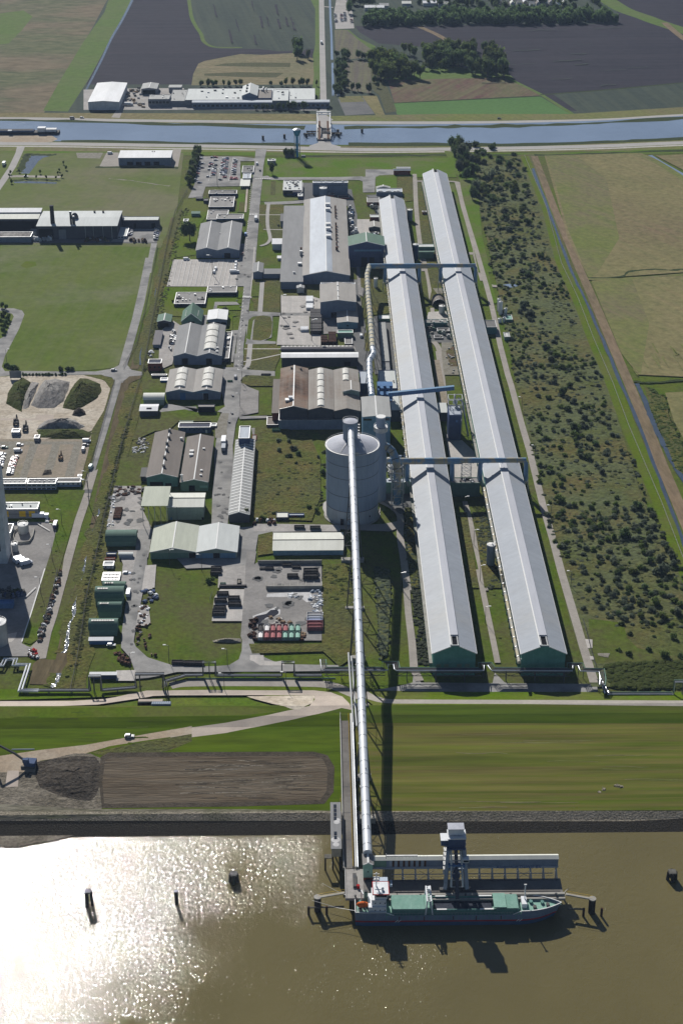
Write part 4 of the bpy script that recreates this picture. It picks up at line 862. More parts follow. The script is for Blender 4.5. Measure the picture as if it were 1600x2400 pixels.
B('long office range with a row of windows facing south','e',501,745,676,634,726,'flat',wall='wall_navy',roof='roof_felt',win=(11,.35,.7,2.0),vents=rv(4,15),name='office_block',cat='office')
B('small green roofed hut on the office lawn','e',270,345,632,615,660,'mono',.5,'wall_green','roof_green',cap=None,name='hut',cat='hut')
B('small blue hut on the office lawn by the fence','e',195,240,700,678,730,'flat',wall='wall_navy',roof='roof_metal',name='hut',cat='hut')
B('small dark hut beside the office car park corner','e',310,375,490,475,512,'flat',wall='wall_dark',roof='roof_felt_dark',cap=None,name='hut',cat='hut')
B('small dark hut between the office ranges','e',380,425,510,490,538,'flat',wall='wall_dark',roof='roof_felt_dark',cap=None,name='hut',cat='hut')
B('irregular flat roofed canteen on the lawn by the main road','e',1110,1280,415,325,465,'flat',wall='wall_navy',roof='roof_palegrey',win=(10,.2,.8,2),vents=rv(18,17,(.8,1.8)),name='canteen')
B('low east annex of the canteen','e',1200,1288,430,345,470,'flat',wall='wall_navy',roof='roof_palegrey',vents=rv(6,18,(.8,1.5)),name='canteen')
B('small pavilion on the path south of the canteen','e',1246,1290,470,435,500,'flat',wall='wall_navy',roof='roof_palegrey',vents=rv(2,19),name='hut',cat='hut')
B('blue grey laboratory building behind the round tank','f',353,612,278,264,372,'flat',wall='wall_blue',roof='roof_metal',vents=rv(9,20),win=(20,.75,.8,.5),name='laboratory')
B('low red brick plant room behind the big casting hall','f',467,510,368,350,398,'flat',wall='wall_brick',roof='roof_felt',vents=rv(2,21,(1,2)),name='plant_room')
B('long red brick store with pale roof edge behind the big hall','f',537,622,385,372,400,'flat',wall='wall_brick',roof='roof_black',cap='trim_white',name='plant_room')
B('dark hut with trees beside the water tower','b',478,545,1038,1030,1055,'flat',wall='wall_dark',roof='roof_felt_dark',cap=None,name='hut',cat='hut')
B('low grey gate lodge on the lawn west of the water tower','b',362,415,1075,1062,1102,'flat',wall='wall_grey',roof='roof_palegrey',vents=rv(3,22),name='hut',cat='hut')
B('small white fronted transformer house on the lawn by the halls','f',948,1070,188,180,222,'gableX',.8,'wall_brick','roof_white',name='transformer_house')
B('white barrel canopy behind the transformer house','f',970,1068,172,163,182,'gableX',.6,'wall_pale','roof_white',name='canopy',cat='canopy')
B('low cooling building with round fans by the first hall','f',822,1012,345,318,378,'flat',wall='wall_blue',roof='roof_metal',vents=[(.17,.3,-2.4,.8,'trim_white'),(.5,.3,-2.4,.8,'trim_white'),(.83,.3,-2.4,.8,'trim_white'),(.1,.3,2,.5,'steel'),(.4,.3,2,.5,'steel'),(.7,.3,2,.5,'steel')],name='cooling_building')
B('small white gabled house behind the cooling building','f',822,920,316,306,330,'gableY',1.6,'wall_pale','roof_grey_light',name='shed',cat='shed')
B('rectifier house with brick wall beside the end of the first hall','f',752,846,420,382,448,'flat',wall='wall_brick',roof='roof_felt',name='rectifier_house')
B('brick switch house with a white roof beside the first hall','f',775,848,530,510,562,'flat',wall='wall_brick',roof='roof_palegrey',cap='trim_white',name='switch_house')
B('grey gabled pump house in the pale yard by the first hall','f',765,845,605,567,632,'gableY',1,'wall_dark','roof_warm',name='pump_house')
B('small green roofed compressor shed beside the pump house','f',770,840,665,640,672,'flat',wall='wall_green',roof='roof_metal',vents=rv(6,24,(1,2)),name='compressor_shed')
B('green gabled link hall with a blue stripe between casting hall and first hall','f',618,880,740,672,900,'gableY',3.4,'wall_navy','roof_green',doors=((.15,.92,.82,'wall_steelblue',.74),(.35,.52,.45,'dark_hole'),(.57,.72,.45,'dark_hole')),name='link_hall',cat='hall')
for k,(x,y) in enumerate(((155,700),(150,700))[:1]): pass
# casting hall
r = B('big casting hall with a white ridge and a row of rusty roof vents','j',352,782,258,-435,340,'gableY',3.6,'wall_blue','roof_warm',name='casting_hall',cat='hall',
  vents=[(.56,.86,4,2.4,'trim_white'),(.56,.79,4,2.4,'trim_white'),(.56,.58,4,2.4,'trim_white'),(.56,.52,4,2.4,'trim_white'),(.56,.42,4,2.4,'trim_white')]+[(.74,v,1.3,2.6,'rust') for v in (.84,.79,.75,.71,.6,.56,.53,.49,.45,.4,.34)]+[(.74,.28,2,2.6,'rust')])
w_,d_,h_ = dims(r); ob('metal_strip',MB().poly([(-w_*.36,.3,h_+3.6*.28+.3),(-.3,.3,h_+3.6+.28),(-.3,d_-.5,h_+3.6+.28),(-w_*.36,d_-.5,h_+3.6*.28+.3)]),'roof_metal',r)
ob('metal_strip',MB().poly([(.3,.3,h_+3.6+.28),(w_*.13,.3,h_+3.6*.74+.3),(w_*.13,d_-.5,h_+3.6*.74+.3),(.3,d_-.5,h_+3.6+.28)]),'roof_metal',r)
B('lower grey west aisle of the casting hall','j',147,350,318,-366,385,'mono',1.6,'wall_blue','roof_grey',name='casting_aisle',cat='hall',vents=((.85,.2,3,2,'steel'),(.9,.32,2,4,'steel'),(.9,.36,1.5,4,'rust'),(.6,.1,-1.5,1.5,'trim_white')),cap=None)
B('low west extension of the casting aisle near its north end','f',147,200,520,485,-7,'flat',wall='wall_blue',roof='roof_grey_light',name='annex')
B('low dark annex on the west side of the casting aisle','f',118,172,560,510,606,'mono',.6,'wall_blue','roof_slate',name='annex')
B('bright white lean to hall against the casting aisle','e',1012,1148,912,872,965,'mono',1.2,'wall_white','roof_white',name='annex')
B('small pale blue kiosk by the casting aisle wall','e',1060,1138,1042,1022,1062,'mono',.4,'wall_white','roof_white',name='kiosk')
B('small white door porch on the south end of the casting aisle','j',297,362,372,352,420,'gableY',.8,'wall_pale','roof_grey_light',name='porch')
B('grey anode shop north part with a white ridge','j',512,838,502,340,650,'gableY',1.7,'wall_blue','roof_warm',name='anode_shop',cat='hall',doors=((.3,.46,.35,'dark_hole'),),vents=[(.5,.2,1,.6,'trim_white'),(.5,.5,1,.6,'trim_white'),(.5,.8,1,.6,'trim_white')])
B('grey anode shop south part with a gabled blue front','j',668,855,690,505,750,'gableY',.8,'wall_steelblue','roof_warm',name='anode_shop',cat='hall',win=(1,.4,.6,1.5))
B('flat grey roof strip between casting hall and anode shop','j',515,832,352,322,-9,'flat',wall='wall_blue',roof='roof_metal',name='annex')
B('green fronted sheds south of the anode shop','j',668,812,785,757,838,'flat',wall='wall_green',roof='paint_mint',name='shed',cat='shed')
B('small grey slatted store next to the rows of dark racks','j',736,808,885,825,906,'flat',wall='wall_dark',roof='roof_felt',name='store')
B('west building with two grey gabled bays beside the loading yard','e',312,705,966,722,1040,'gableY',2.2,'wall_blue','roof_grey',nb=2,name='warehouse',doors=((.66,.8,.62,'dark_hole'),(.62,.64,.4,'paint_blue')),vents=((.5,.6,.6,.8,'trim_white'),))
B('small gabled blue weighbridge house in the middle of the road side','i',1070,1158,228,145,290,'gableY',1,'wall_blue','roof_grey',name='weighbridge_house')
B('low sloping conveyor roof linking the weighbridge house to the casting aisle','i',1165,1320,245,205,-4,'mono',.8,'wall_blue','roof_grey',name='link_building')
B('flat roofed laboratory wing with small courtyards','i',345,630,518,412,550,'flat',wall='wall_navy',roof='roof_felt',win=(10,.2,.7,2.6),vents=rv(12,31)+[(.12,.5,4,-.05,'dark_hole'),(.9,.4,3,-.05,'dark_hole')],name='office_block',cat='office')
B('flat roofed office wing nearest the main road','i',645,918,412,357,450,'flat',wall='wall_navy',roof='roof_felt',win=(10,.2,.7,2.4),vents=rv(7,32),name='office_block',cat='office')
B('green shed with a white ridge at the far west of the yard','i',192,314,682,620,740,'gableY',1.2,'wall_dark','roof_green',name='shed',cat='shed',doors=((.15,.85,.8,'dark_hole'),))
B('steep green gabled store with ribbed rooflights','i',413,596,678,578,722,'gableY',6,'wall_green','roof_green',name='store',cat='shed',cap=None,doors=((.35,.65,.9,'dark_hole'),),vents=[(.2,.2+.09*k,.5,.1,'trim_white') for k in range(6)]+[(.8,.2+.09*k,.5,.1,'trim_white') for k in range(6)])
B('white roofed blue office block with windows','i',652,828,664,578,722,'gableY',.9,'wall_blue','roof_white',name='office_block',cat='office',win=(3,.3,.6,4),cap='trim_white')
B('maintenance workshop with one plain bay and one bay of four barrel skylights','i',338,780,998,722,1080,'gableY',2.4,'wall_blue','roof_grey',nb=2,name='workshop',sky=((1,),4,.12,.95,9),vents=((.9,.2,1.4,.8,'trim_white'),(.9,.08,1.4,.8,'trim_white')),doors=((.08,.3,.8,'wall_blue'),(.18,.3,.75,'paint_blue'),(.68,.8,.7,'dark_hole')))
B('narrow flat roofed office strip along the east wall of the workshop','i',782,850,1018,775,1055,'flat',wall='wall_dark',roof='roof_felt',vents=rv(9,35,(1,2)),name='annex')
B('long violet roofed shed on the west side of the yard','i',152,215,895,772,925,'mono',.8,'wall_blue','roof_violet',name='shed',cat='shed')
B('red brick substation with solar panels on its roof','i',105,228,1064,1026,1138,'flat',wall='wall_brick',roof='solar',cap='trim_white',name='substation',win=(3,.4,.6,1))
B('foundry workshop with two bays of three barrel skylights each','m',388,940,344,118,425,'gableY',2.0,'wall_blue','roof_warm',nb=2,name='workshop',sky=((0,1),3,.12,.98,7.5),doors=((.26,.36,.95,'paint_blue'),(.68,.69,.85,'wall_pale'),(.69,.78,.8,'dark_hole'),(.25,.5,.98,'wall_steelblue',.86),(.56,.78,.98,'wall_steelblue',.86)))
B('cream arched store against the western fence','m',160,366,425,368,482,'barrel',2.2,'wall_palegreen','roof_cream',name='store',cat='shed')
B('white roofed garage with a dark hatch in its roof','m',120,298,540,470,598,'gableX',.8,'wall_dark','roof_white',name='garage',cap=None,vents=((.52,.35,3,.1,'dark_hole'),))
B('low blue box with a white roof west of the foundry workshop','m',330,405,225,196,252,'flat',wall='paint_blue',roof='roof_white',name='cabin',cat='cabin')
B('low dark shed beside the perimeter fence','m',240,400,172,160,205,'flat',wall='wall_dark',roof='roof_felt_dark',name='shed',cat='shed')
B('open shed with a pinkish roof between the road and workshop','m',712,884,494,468,560,'flat',wall='wall_dark',roof='roof_warm',cap=None,doors=((.05,.95,.8,'dark_hole'),),name='shed',cat='shed')
B('building with a row of solar panels on its roof','m',514,842,704,658,765,'flat',wall='wall_navy',roof='solar',name='office_block',cat='office',win=((7,.5,.65,1),(6,.85,.95,1.2)),cap='steel',doors=((.84,.9,.5,'wall_white'),))
B('pale green roofed lean to behind the solar building','m',524,665,655,634,-3.5,'flat',wall='wall_palegreen',roof='roof_palegreen',cap=None,name='annex')
B('low pale annex at the east end of the solar building','m',845,903,690,660,715,'flat',wall='wall_grey',roof='roof_palegrey',name='annex')
B('western melting shop with smoky grey roof and row of ridge vents','q',486,768,150,-257,240,'gableY',2.4,'wall_teal','roof_brown',name='melting_shop',cat='hall',doors=((.1,.52,.5,'dark_hole'),(.6,.8,.35,'dark_hole')),vents=[(.5,.94,1.6,1.4,'steel_dark'),(.53,.78,1.6,1.4,'steel_dark'),(.5,.64,1.6,1.4,'steel_dark'),(.53,.5,1.6,1.4,'steel_dark'),(.5,.33,1.6,1.4,'steel_dark'),(.53,.14,1.6,1.4,'steel_dark'),(.93,.82,1.4,1.4,'trim_white')])
B('eastern melting shop with a brown and a grey roof slope','q',796,1048,196,-216,280,'gableY',1.8,'wall_green','roof_brown',name='melting_shop',cat='hall',doors=((.3,.52,.62,'dark_hole'),(.7,.98,.6,'paint_mint',.35)),vents=[(.7,.68,1.2,.8,'trim_white'),(.72,.2,1.2,.8,'trim_white'),(.72,.1,1.2,.8,'trim_white'),(.26,.62,2.2,1.2,'trim_white'),(.26,.54,2.2,1.2,'trim_white'),(.05,.02,-1.2,4,'trim_white')])
B('small lean to on the west side of the melting shop','q',432,490,148,75,190,'mono',.8,'wall_dark','roof_felt_dark',cap=None,name='annex')
B('pale flat loading canopy with open sides','q',440,672,418,242,600,'mono',.3,'steel','roof_palegreen',canopy=True,name='canopy',cat='canopy')
B('white roofed gabled store with a dark ridge gap','q',675,1005,430,298,545,'gableX',1.2,'wall_palegreen','roof_cream',cap='dark_hole',name='store',doors=((.08,.12,.2,'paint_blue'),(.95,1,.2,'dark_hole')))
B('west half of the double pale green storage hall','q',518,932,838,602,905,'gableY',2.6,'wall_palegreen','roof_palegreen',name='storage_hall',cat='hall',doors=((.02,.84,.85,'wall_green'),(.86,1,.85,'dark_hole')))
B('east half of the double storage hall with a paler roof','q',936,1313,840,606,905,'gableY',2.3,'wall_palegreen','roof_palegrey',name='storage_hall',cat='hall',doors=((0,.42,.85,'wall_steelblue'),(.43,.58,.85,'dark_hole'),(.59,.97,.85,'wall_steelblue')))
r = B('long narrow hall with white ribbed roof strips beside the main road','q',1240,1428,495,-190,570,'gableY',1.8,'wall_dark','roof_grey_light',name='carbon_store',cat='hall',wl=1)
w_,d_,h_ = dims(r); m = MB()
for k in range(26):
    yy = d_*(k+.5)/26; m.bar((-w_/2,yy,h_+.3),(0,yy,h_+2.1),.9,.12); m.bar((0,yy,h_+2.1),(w_/2,yy,h_+.3),.9,.12)
ob('roof_rib',m,'trim_white',r)
B('blue filter house at the north end of the ribbed roof hall','m',1128,1240,815,690,-11,'flat',wall='wall_navy',roof='roof_metal',name='filter_house',cap='trim_white')
B('small brick bay beside the filter house','m',1262,1310,830,778,852,'flat',wall='wall_brick',roof='roof_warm',cap=None,name='annex')
# anode baking complex
B('long dark barrel roof store with a row of rooflights','n',258,990,100,58,118,'barrel',1.6,'wall_dark','roof_violet',name='store',vents=[(.03+.055*k,.55,1.8,.25,'skylight_white') for k in range(18)])
B('long hall with a bright white roof and black ridge slot','n',260,1040,170,116,262,'gableX',.7,'wall_dark','roof_white',cap=None,name='baking_hall',cat='hall',vents=(),doors=((.82,.9,.55,'dark_hole'),))
r = B('burnt brown roofed bay at the west end of the baking complex','n',238,522,692,280,-13,'gableY',2.2,'wall_dark','roof_burnt',name='baking_hall',cat='hall',cap='steel',vents=((.4,.93,1.2,1.2,'steel_dark'),(.75,.93,1.2,1.2,'steel_dark'),(.3,.14,3.2,1.4,'steel'),(.4,.16,2.4,2.2,'roof_white')))
B('middle tan roofed bay with a row of barrel skylights','n',530,790,700,298,-12.5,'gableY',2.0,'wall_dark','roof_tan',name='baking_hall',cat='hall',cap=None,verge=False,sky=((0,),6,.03,1.0,4.6))
B('east tan roofed bay with scattered barrel skylights','n',795,1060,712,298,-12,'gableY',2.0,'wall_dark','roof_tan',name='baking_hall',cat='hall',cap=None,verge=False,sky=((0,),2,.68,1.0,4.2))
B('small gabled cross roof standing on the east tan bay','n',885,1055,512,424,-15.5,'gableY',1.4,'wall_palegreen','roof_tan',name='roof_house',cap='trim_white')
B('flat hall with grey and brown striped solar like roof in front of the baking bays','n',230,990,806,688,905,'flat',wall='wall_blue',roof='panel_brown',cap='trim_white',name='baking_annex',cat='hall')
B('narrow rusty corrugated lean to on the west side','n',165,225,735,395,-7,'mono',.5,'wall_brick','roof_brown',cap=None,name='annex')
B('rusty roofed plant room at the south west corner of the baking complex','n',108,226,852,770,885,'flat',wall='wall_dark',roof='roof_brown',cap='trim_white',name='plant_room')
B('grey flat roof behind the large silver duct','n',1060,1150,430,300,-9,'flat',wall='wall_navy',roof='roof_metal',cap=None,name='annex')
B('grey flat roofed filter plant east of the silver duct','n',1260,1440,480,292,-8,'flat',wall='wall_navy',roof='roof_palegrey',cap=None,name='filter_plant',vents=rv(3,41))
B('lower grey roof beside the first hall south of the blue machine','n',1372,1475,705,500,-8,'flat',wall='wall_dark',roof='roof_palegrey',cap=None,name='filter_plant')
B('tall blue gas cleaning building with a pale gabled roof','n',1088,1370,770,572,-22,'gableY',.8,'wall_steelblue','roof_grey_light',name='gas_cleaning_building',doors=((.03,.33,.94,'glass',.88),(.75,.97,.96,'glass',.88)))
B('long narrow pale conveyor building beside the first hall','j',1075,1150,1045,680,-5,'flat',wall='wall_dark',roof='roof_grey_light',cap=None,name='conveyor_building')
B('small glazed end of the narrow conveyor building','j',1046,1150,655,618,685,'flat',wall='wall_green',roof='roof_white',cap=None,name='conveyor_building')
B('grey southern foot of the narrow conveyor building','j',1085,1160,1175,1048,-5,'flat',wall='wall_dark',roof='roof_grey',cap=None,name='conveyor_building')
# between the halls
B('flat crossing building between the halls with a teal wall','k',566,775,692,660,745,'flat',wall='wall_bluegreen',roof='roof_felt',cap=None,name='crossing_building',vents=rv(4,51))
B('low flat store south of the crossing building','k',682,796,768,740,790,'flat',wall='wall_dark',roof='roof_felt',cap='trim_white',name='store')
B('dark shed below the crossing building','k',655,735,832,806,850,'flat',wall='wall_dark',roof='roof_black',cap='trim_white',name='shed',cat='shed')
B('north bridge building joining the two halls','f',1125,1245,748,726,-8,'flat',wall='wall_green',roof='roof_palegrey',cap=None,name='crossing_building')
B('dark green lean to under the north bridge building','f',1130,1245,786,756,-6,'flat',wall='wall_green',roof='roof_darkgreen',cap=None,name='crossing_building')
B('small brick hut in the grass between the halls','f',1158,1188,492,482,512,'flat',wall='wall_brick',roof='roof_violet',name='hut',cat='hut')
B('teal walled pump station on the east side of the second hall','k',1125,1230,732,668,800,'flat',wall='wall_bluegreen',roof='roof_felt_dark',name='pump_station')
B('small green shed in the tank compound','k',1312,1376,662,620,690,'flat',wall='wall_green',roof='paint_mint',name='shed',cat='shed')
B('small flat plant hut south of the tank compound','k',1300,1352,822,780,858,'flat',wall='wall_green',roof='roof_grey_light',vents=[(.5,.1+.2*k,1,.4,'trim_white') for k in range(4)],name='hut',cat='hut')
B('small grey slatted roof between the halls beside the dark tower','o',735,812,500,415,-6,'mono',.4,'wall_dark','roof_palegrey',cap=None,name='plant_room')
B('green crossing building between the halls below the long blue duct','o',840,1115,1145,1092,-9,'flat',wall='wall_green',roof='roof_felt',cap=None,name='crossing_building',vents=rv(5,61))
B('green service bridge from the silo to the first hall','r',1200,1505,200,158,-8,'flat',wall='wall_green',roof='roof_metal',cap=None,name='crossing_building',vents=rv(6,62,(1,2.4)))
# southern yard sheds
B('long white roofed storage shed with a black ridge slot','r',236,878,828,664,872,'gableX',1.0,'wall_steelblue','roof_cream',cap='dark_hole',name='storage_shed',cat='shed')
B('small cream roofed hut behind the long white shed','r',262,374,520,470,548,'flat',wall='wall_dark',roof='roof_cream',cap=None,name='hut',cat='hut')
B('small blue and red cabin beside the cream roofed hut','r',378,520,500,480,525,'flat',wall='wall_navy',roof='roof_metal',cap=None,name='cabin',cat='cabin',doors=((.05,.15,.8,'paint_blue'),(.2,.55,.8,'wall_brick'),(.7,.85,.8,'paint_blue')))
for k,(c,xl,xr,yt,yb,yg,rf_,lab) in enumerate((('q',112,383,745,662,790,'roof_darkgreen','northernmost of the green arched sheds, standing alone north of the containers'),
  ('t',1118,1348,190,130,208,'roof_green','narrow pale green arched shed behind the largest arched shed'),
  ('t',1032,1325,290,190,380,'roof_darkgreen','largest dark green arched shed by the yard road'),
  ('t',1065,1305,440,366,500,'roof_darkgreen','arched green shed with a small truck in front'),
  ('t',965,1262,635,540,700,'roof_darkgreen','southernmost dark green arched shed with pale ridge lights'))):
    B(lab,c,xl,xr,yt,yb,yg,'barrel',3.6 if k != 1 else 2.4,'wall_green',rf_,name='arched_shed',cat='shed',group='green arched sheds along the west yard',vents=[(.12+.09*j,.42,1.2,.12,'skylight_white') for j in range(9 if k == 4 else (4 if k else 0))])
B('grey site office cabins with a ribbed roof','t',1098,1290,95,5,130,'flat',wall='wall_white',roof='roof_felt',win=(3,.4,.7,1.2),vents=[(.1+.2*(k % 5),.2+.3*(k//5),1.3,.3,'steel') for k in range(15)],name='site_cabin',cat='cabin')
B('pale flat roofed crew cabin in the container row','p',1185,1305,1105,1055,1142,'flat',wall='wall_white',roof='roof_palegrey',win=(2,.3,.7,.8),name='site_cabin',cat='cabin')
B('white topped blue trailer shed south of the arched sheds','t',965,1215,750,718,790,'mono',.5,'paint_blue','roof_white',cap=None,name='trailer',cat='trailer')
B('white topped navy trailer shed by the pipeline','t',975,1255,1122,1092,1165,'mono',.3,'wall_navy','roof_white',cap=None,name='trailer',cat='trailer')
B('white and blue tank container beside the yard','p',1368,1520,990,958,1030,'barrel',.6,'hull_top','roof_palegrey',cap=None,name='tank_container',cat='container')
B('rusty white topped container in the container row','p',1222,1335,975,950,1005,'flat',wall='wall_navy',roof='roof_cream',cap=None,name='shipping_container',cat='container')
B('brown container under the rusty white one in the row','p',1205,1322,1030,1010,1050,'flat',wall='wall_brick',roof='roof_warm',cap=None,name='shipping_container',cat='container')
# ---------- the two pot halls
def pothall(label,c,xl,xr,yt,cb,xlb,yb,base,vw=0):
    p = px(c,xl,yt); h = 12.6
    a = G(p,h); X0 = a.x; X1 = G(px(c,xr,yt),h).x; Y0 = a.y; Y1 = G(px(cb,xlb,yb),h).y
    w = X1-X0; d = Y1-Y0; r = root('smelting_hall',label,'hall',((X0+X1)/2,Y0,.1),'long aluminium smelting halls'); h -= .1
    s0 = -w*.085; s1 = w*.115; rz = h+4.0; rz2 = h+4.0
    m = MB(); m.poly([(-w/2,0,0),(w/2,0,0),(w/2,0,h),(s1,0,rz2),(s0,0,rz),(-w/2,0,h)]); m.poly([(-w/2,d,0),(-w/2,d,h),(s0,d,rz),(s1,d,rz2),(w/2,d,h),(w/2,d,0)])
    m.poly([(-w/2,0,0),(-w/2,0,h),(-w/2,d,h),(-w/2,d,0)]); m.poly([(w/2,0,0),(w/2,d,0),(w/2,d,h),(w/2,0,h)]); ob('wall',m,'hall_wall',r)
    o = .5
    for xa,za,xb,zb,mm,nm in ((-w/2-o,h-.1,s0,rz,'hall_roof_pale' if vw else 'hall_roof','roof'),(s1,rz2,w/2+o,h-.1,'hall_roof','roof')):
        m = MB(); q = [Vector((xa,-o,za)),Vector((xb,-o,zb)),Vector((xb,d+o,zb)),Vector((xa,d+o,za))]; u = Vector((0,0,.3)); l = Vector((0,0,.03))
        m.poly([v+u for v in q]); m.poly([v+l for v in q][::-1])
        for k in range(4): m.poly([q[k]+l,q[(k+1)%4]+l,q[(k+1)%4]+u,q[k]+u])
        ob(nm,m,mm,r)
    v0 = d*.02; m = MB().box(s0+.1,s1-.1,9.5,d-12,rz-.2,rz+.95); ob('ridge_monitor',m,'hall_ridge',r)
    ob('ridge_cap',MB().box(s0-.35,s0+.25,0,d,rz+.3,rz+1.0),'trim_white',r)
    for ya,yb_ in ((.6,9),(d-11.5,d-1)):
        m = MB(); m.box(s0+.4,s1-.3,ya,yb_,rz-.3,rz-.1); ob('ridge_opening',m,'dark_hole',r)
        m = MB()
        for k in range(9): y = ya+(yb_-ya)*(k+.5)/9; m.box(s0+.35,s0+.9,y-.18,y+.18,rz-.05,rz+.5); m.box(s1-.9,s1-.3,y-.18,y+.18,rz-.05,rz+.5)
        m.box(s0+.3,s1-.2,ya-.3,ya,rz-.05,rz+.55); ob('louvre',m,'trim_white',r)
    m = MB(); m.bar((-w/2-.5,-.56,h+.1),(s0,-.56,rz+.15),.15,.45); m.bar((s1,-.56,rz+.15),(w/2+.5,-.56,h+.1),.15,.45); ob('verge_trim',m,'trim_white',r)
    for s in (-1,1):
        m = MB().box(s*(w/2+.6)-.2,s*(w/2+.6)+.2,0,d,h-.45,h-.1); ob('gutter',m,'trim_white',r)
    if vw:
        for u in (.08,.27,.57,.76):
            ob('louvre_panel',MB().box(-w/2+w*u,-w/2+w*(u+.11),-.15,.05,h*.28,h*.52),'wall_green',r)
    m = MB()
    for k in range(int(d/7)): y = 4+k*7; m.box(-w/2-1.3,-w/2-.02,y,y+.5,0,5.5)
    ob('buttress',m,'hall_wall',r); m = MB().box(-w/2-1.6,-w/2-.03,2,d-3,5.6,5.9)
    ob('busbar_ledge',m,'concrete',r)
    return r,(X0,X1,Y0,Y1,h)
H1,D1 = pothall('western of the two very long smelting halls, nearer the silo','w',345,645,578,'f',848,405,690,1)
H2,D2 = pothall('eastern of the two very long smelting halls, beside the scrub land','w',972,1280,580,'f',1160,212,690,0)
# ================================================================ silo, stack, conveyor, ducts
def silo():
    b = W('P',825,1206,0); rr = 60.5/FPX*sqrt(b.y**2+CH**2)*cos(radians(0.2)); h = 44.5
    r = root('alumina_silo','huge blue grey alumina silo with a pale base and shallow domed roof','silo',(b.x,b.y,.1))
    body = ob('shell',MB().lathe([(rr,8.6),(rr,h)],64),'silo_wall',r,smooth=True)
    for z in (8.6,18,29,37): ob('seam_band',MB().lathe([(rr+.02,z-.12),(rr+.12,z-.1),(rr+.12,z+.1),(rr+.02,z+.12)],64),'steel_dark' if z > 9 else 'rust',r,smooth=True)
    ob('base_ring',MB().lathe([(rr+.06,0),(rr+.06,8.5)],64),'silo_base',r,smooth=True)
    ob('apron',MB().lathe([(rr+1.4,0),(rr+1.4,.35),(rr+.1,.45)],64),'concrete',r)
    R0 = rr-.4
    prof = [(R0*(1-t/12),h+.2+4.2*sin(t/12*pi/2)) for t in range(12)]+[(.5,h+4.4)]
    ob('dome_roof',MB().lathe(prof,64),'silo_roof',r,smooth=True)
    m = MB().lathe([(rr+.05,h-.3),(rr+.5,h-.2),(rr+.5,h+.1),(rr-.4,h+.1)],64); ob('rim',m,'steel',r)
    m = MB(); N = 72
    for k in range(N):
        a = 2*pi*k/N; c_,s_ = cos(a)*(rr+.3),sin(a)*(rr+.3); a2 = 2*pi*(k+1)/N
        if k % 3 == 0: m.bar((c_,s_,h),(c_,s_,h+1.1),.07)
        m.bar((c_,s_,h+1.1),(cos(a2)*(rr+.3),sin(a2)*(rr+.3),h+1.1),.08)
    ob('railing',m,'trim_white',r)
    d = ob('door',MB().box(-7.0,-5.2,-rr-.25,-rr+2,0,4),'dark_hole',r); d.rotation_euler.z = radians(0)
    m = MB().box(-.6,.9,-rr-1.2,-rr+.5,0,9).box(-1.2,1.4,-rr-1.6,-rr+.3,9.05,11); ob('entrance_porch',m,'silo_base',r)
    for x in (-14,9.5): ob('vent_opening',MB().box(x,x+.6,-sqrt(rr*rr-x*x)-.3,-sqrt(rr*rr-x*x)+.5,4.2,4.9),'dark_hole',r)
    for a in (-.52,.38): 
        m = MB()
        for k in range(11): t0 = k/11; m.bar((sin(a)*R0*(1-t0)*.97,-cos(a)*R0*(1-t0)*.97,h+.5+4.2*sin(t0*pi/2)),(sin(a)*R0*(1-(k+1)/11)*.97,-cos(a)*R0*(1-(k+1)/11)*.97,h+.5+4.2*sin((k+1)/11*pi/2)),.35,.1)
        ob('roof_walkway',m,'steel',r)
    # head house
    hh = ob('head_house',MB().lathe([(4.1,h+3.5),(4.1,h+14),(4.1,h+14.3)],28),'silo_wall',r,smooth=False)
    ob('head_roof',MB().lathe([(4.35,h+14.3),(4.35,h+14.6),(2,h+15),(.2,h+15.1)],28),'silo_roof',hh)
    m = MB()
    for k in range(24): a = 2*pi*k/24; a2 = 2*pi*(k+1)/24; m.bar((cos(a)*4.3,sin(a)*4.3,h+15.7),(cos(a2)*4.3,sin(a2)*4.3,h+15.7),.1); m.bar((cos(a)*4.3,sin(a)*4.3,h+14.6),(cos(a)*4.3,sin(a)*4.3,h+15.7),.07)
    ob('railing',m,'trim_white',hh)
    hh.location = (-1.2,0,0); m = MB()
    for k in range(5): m.box(4.2,5.4,-1,.3,h+5+k*1.8,h+5.3+k*1.8)
    m.bar((5.3,-1,h+4),(5.3,-1,h+13),.15); m.bar((5.3,.3,h+4),(5.3,.3,h+13),.15); ob('ladder',m,'steel',hh)
    m = MB().box(1,3.4,-rr*.97,-rr*.97+1.2,h-.5,h+1.5); ob('roof_hatch',m,'steel',r)
    return b,rr,h
sb,srr,sh_ = silo()
# conveyor tube from the silo to the jetty
JZ = 3.4
tend = G(px('A',790,668),JZ+9.2); tend_z = tend.z
c0 = Vector((sb.x-1.0,sb.y-3.5,sh_+11.2)); c1 = tend.copy()
def conveyor():
    r = root('conveyor_tube','long silver enclosed conveyor tube sloping from the silo down to the jetty','conveyor',tuple(c1)); d = c0-c1
    L = d.length; u = d/L
    ob('tube',MB().tube([Vector((0,0,0)),d],1.85,20),'galvanised',r,smooth=True)
    n = 40
    m = MB()
    for k in range(n):
        p = u*(L*(k+.5)/n); m.tube([p-u*.12,p+u*.12],1.93,20)
    o = ob('joint_band',m,'steel',r,smooth=True)
    for k in range(9): p = u*(L*(.04+.105*k)); ob('bracket_light',MB().box(p.x+.4,p.x+.75,p.y-.2,p.y+.2,p.z+1.8,p.z+2.15),'steel_dark',r)
    m = MB(); 
    for s in (-1,1): m.bar((s*1.75,0,-1.35),(s*1.75+d.x,d.y,d.z-1.35),.28,.5)
    ob('truss_beam',m,'steel_dark',r)
    return d,L,u
cdv,cL,cu = conveyor()
def at_y(Y): t = (Y-c1.y)/(c0.y-c1.y); return c1+(c0-c1)*t
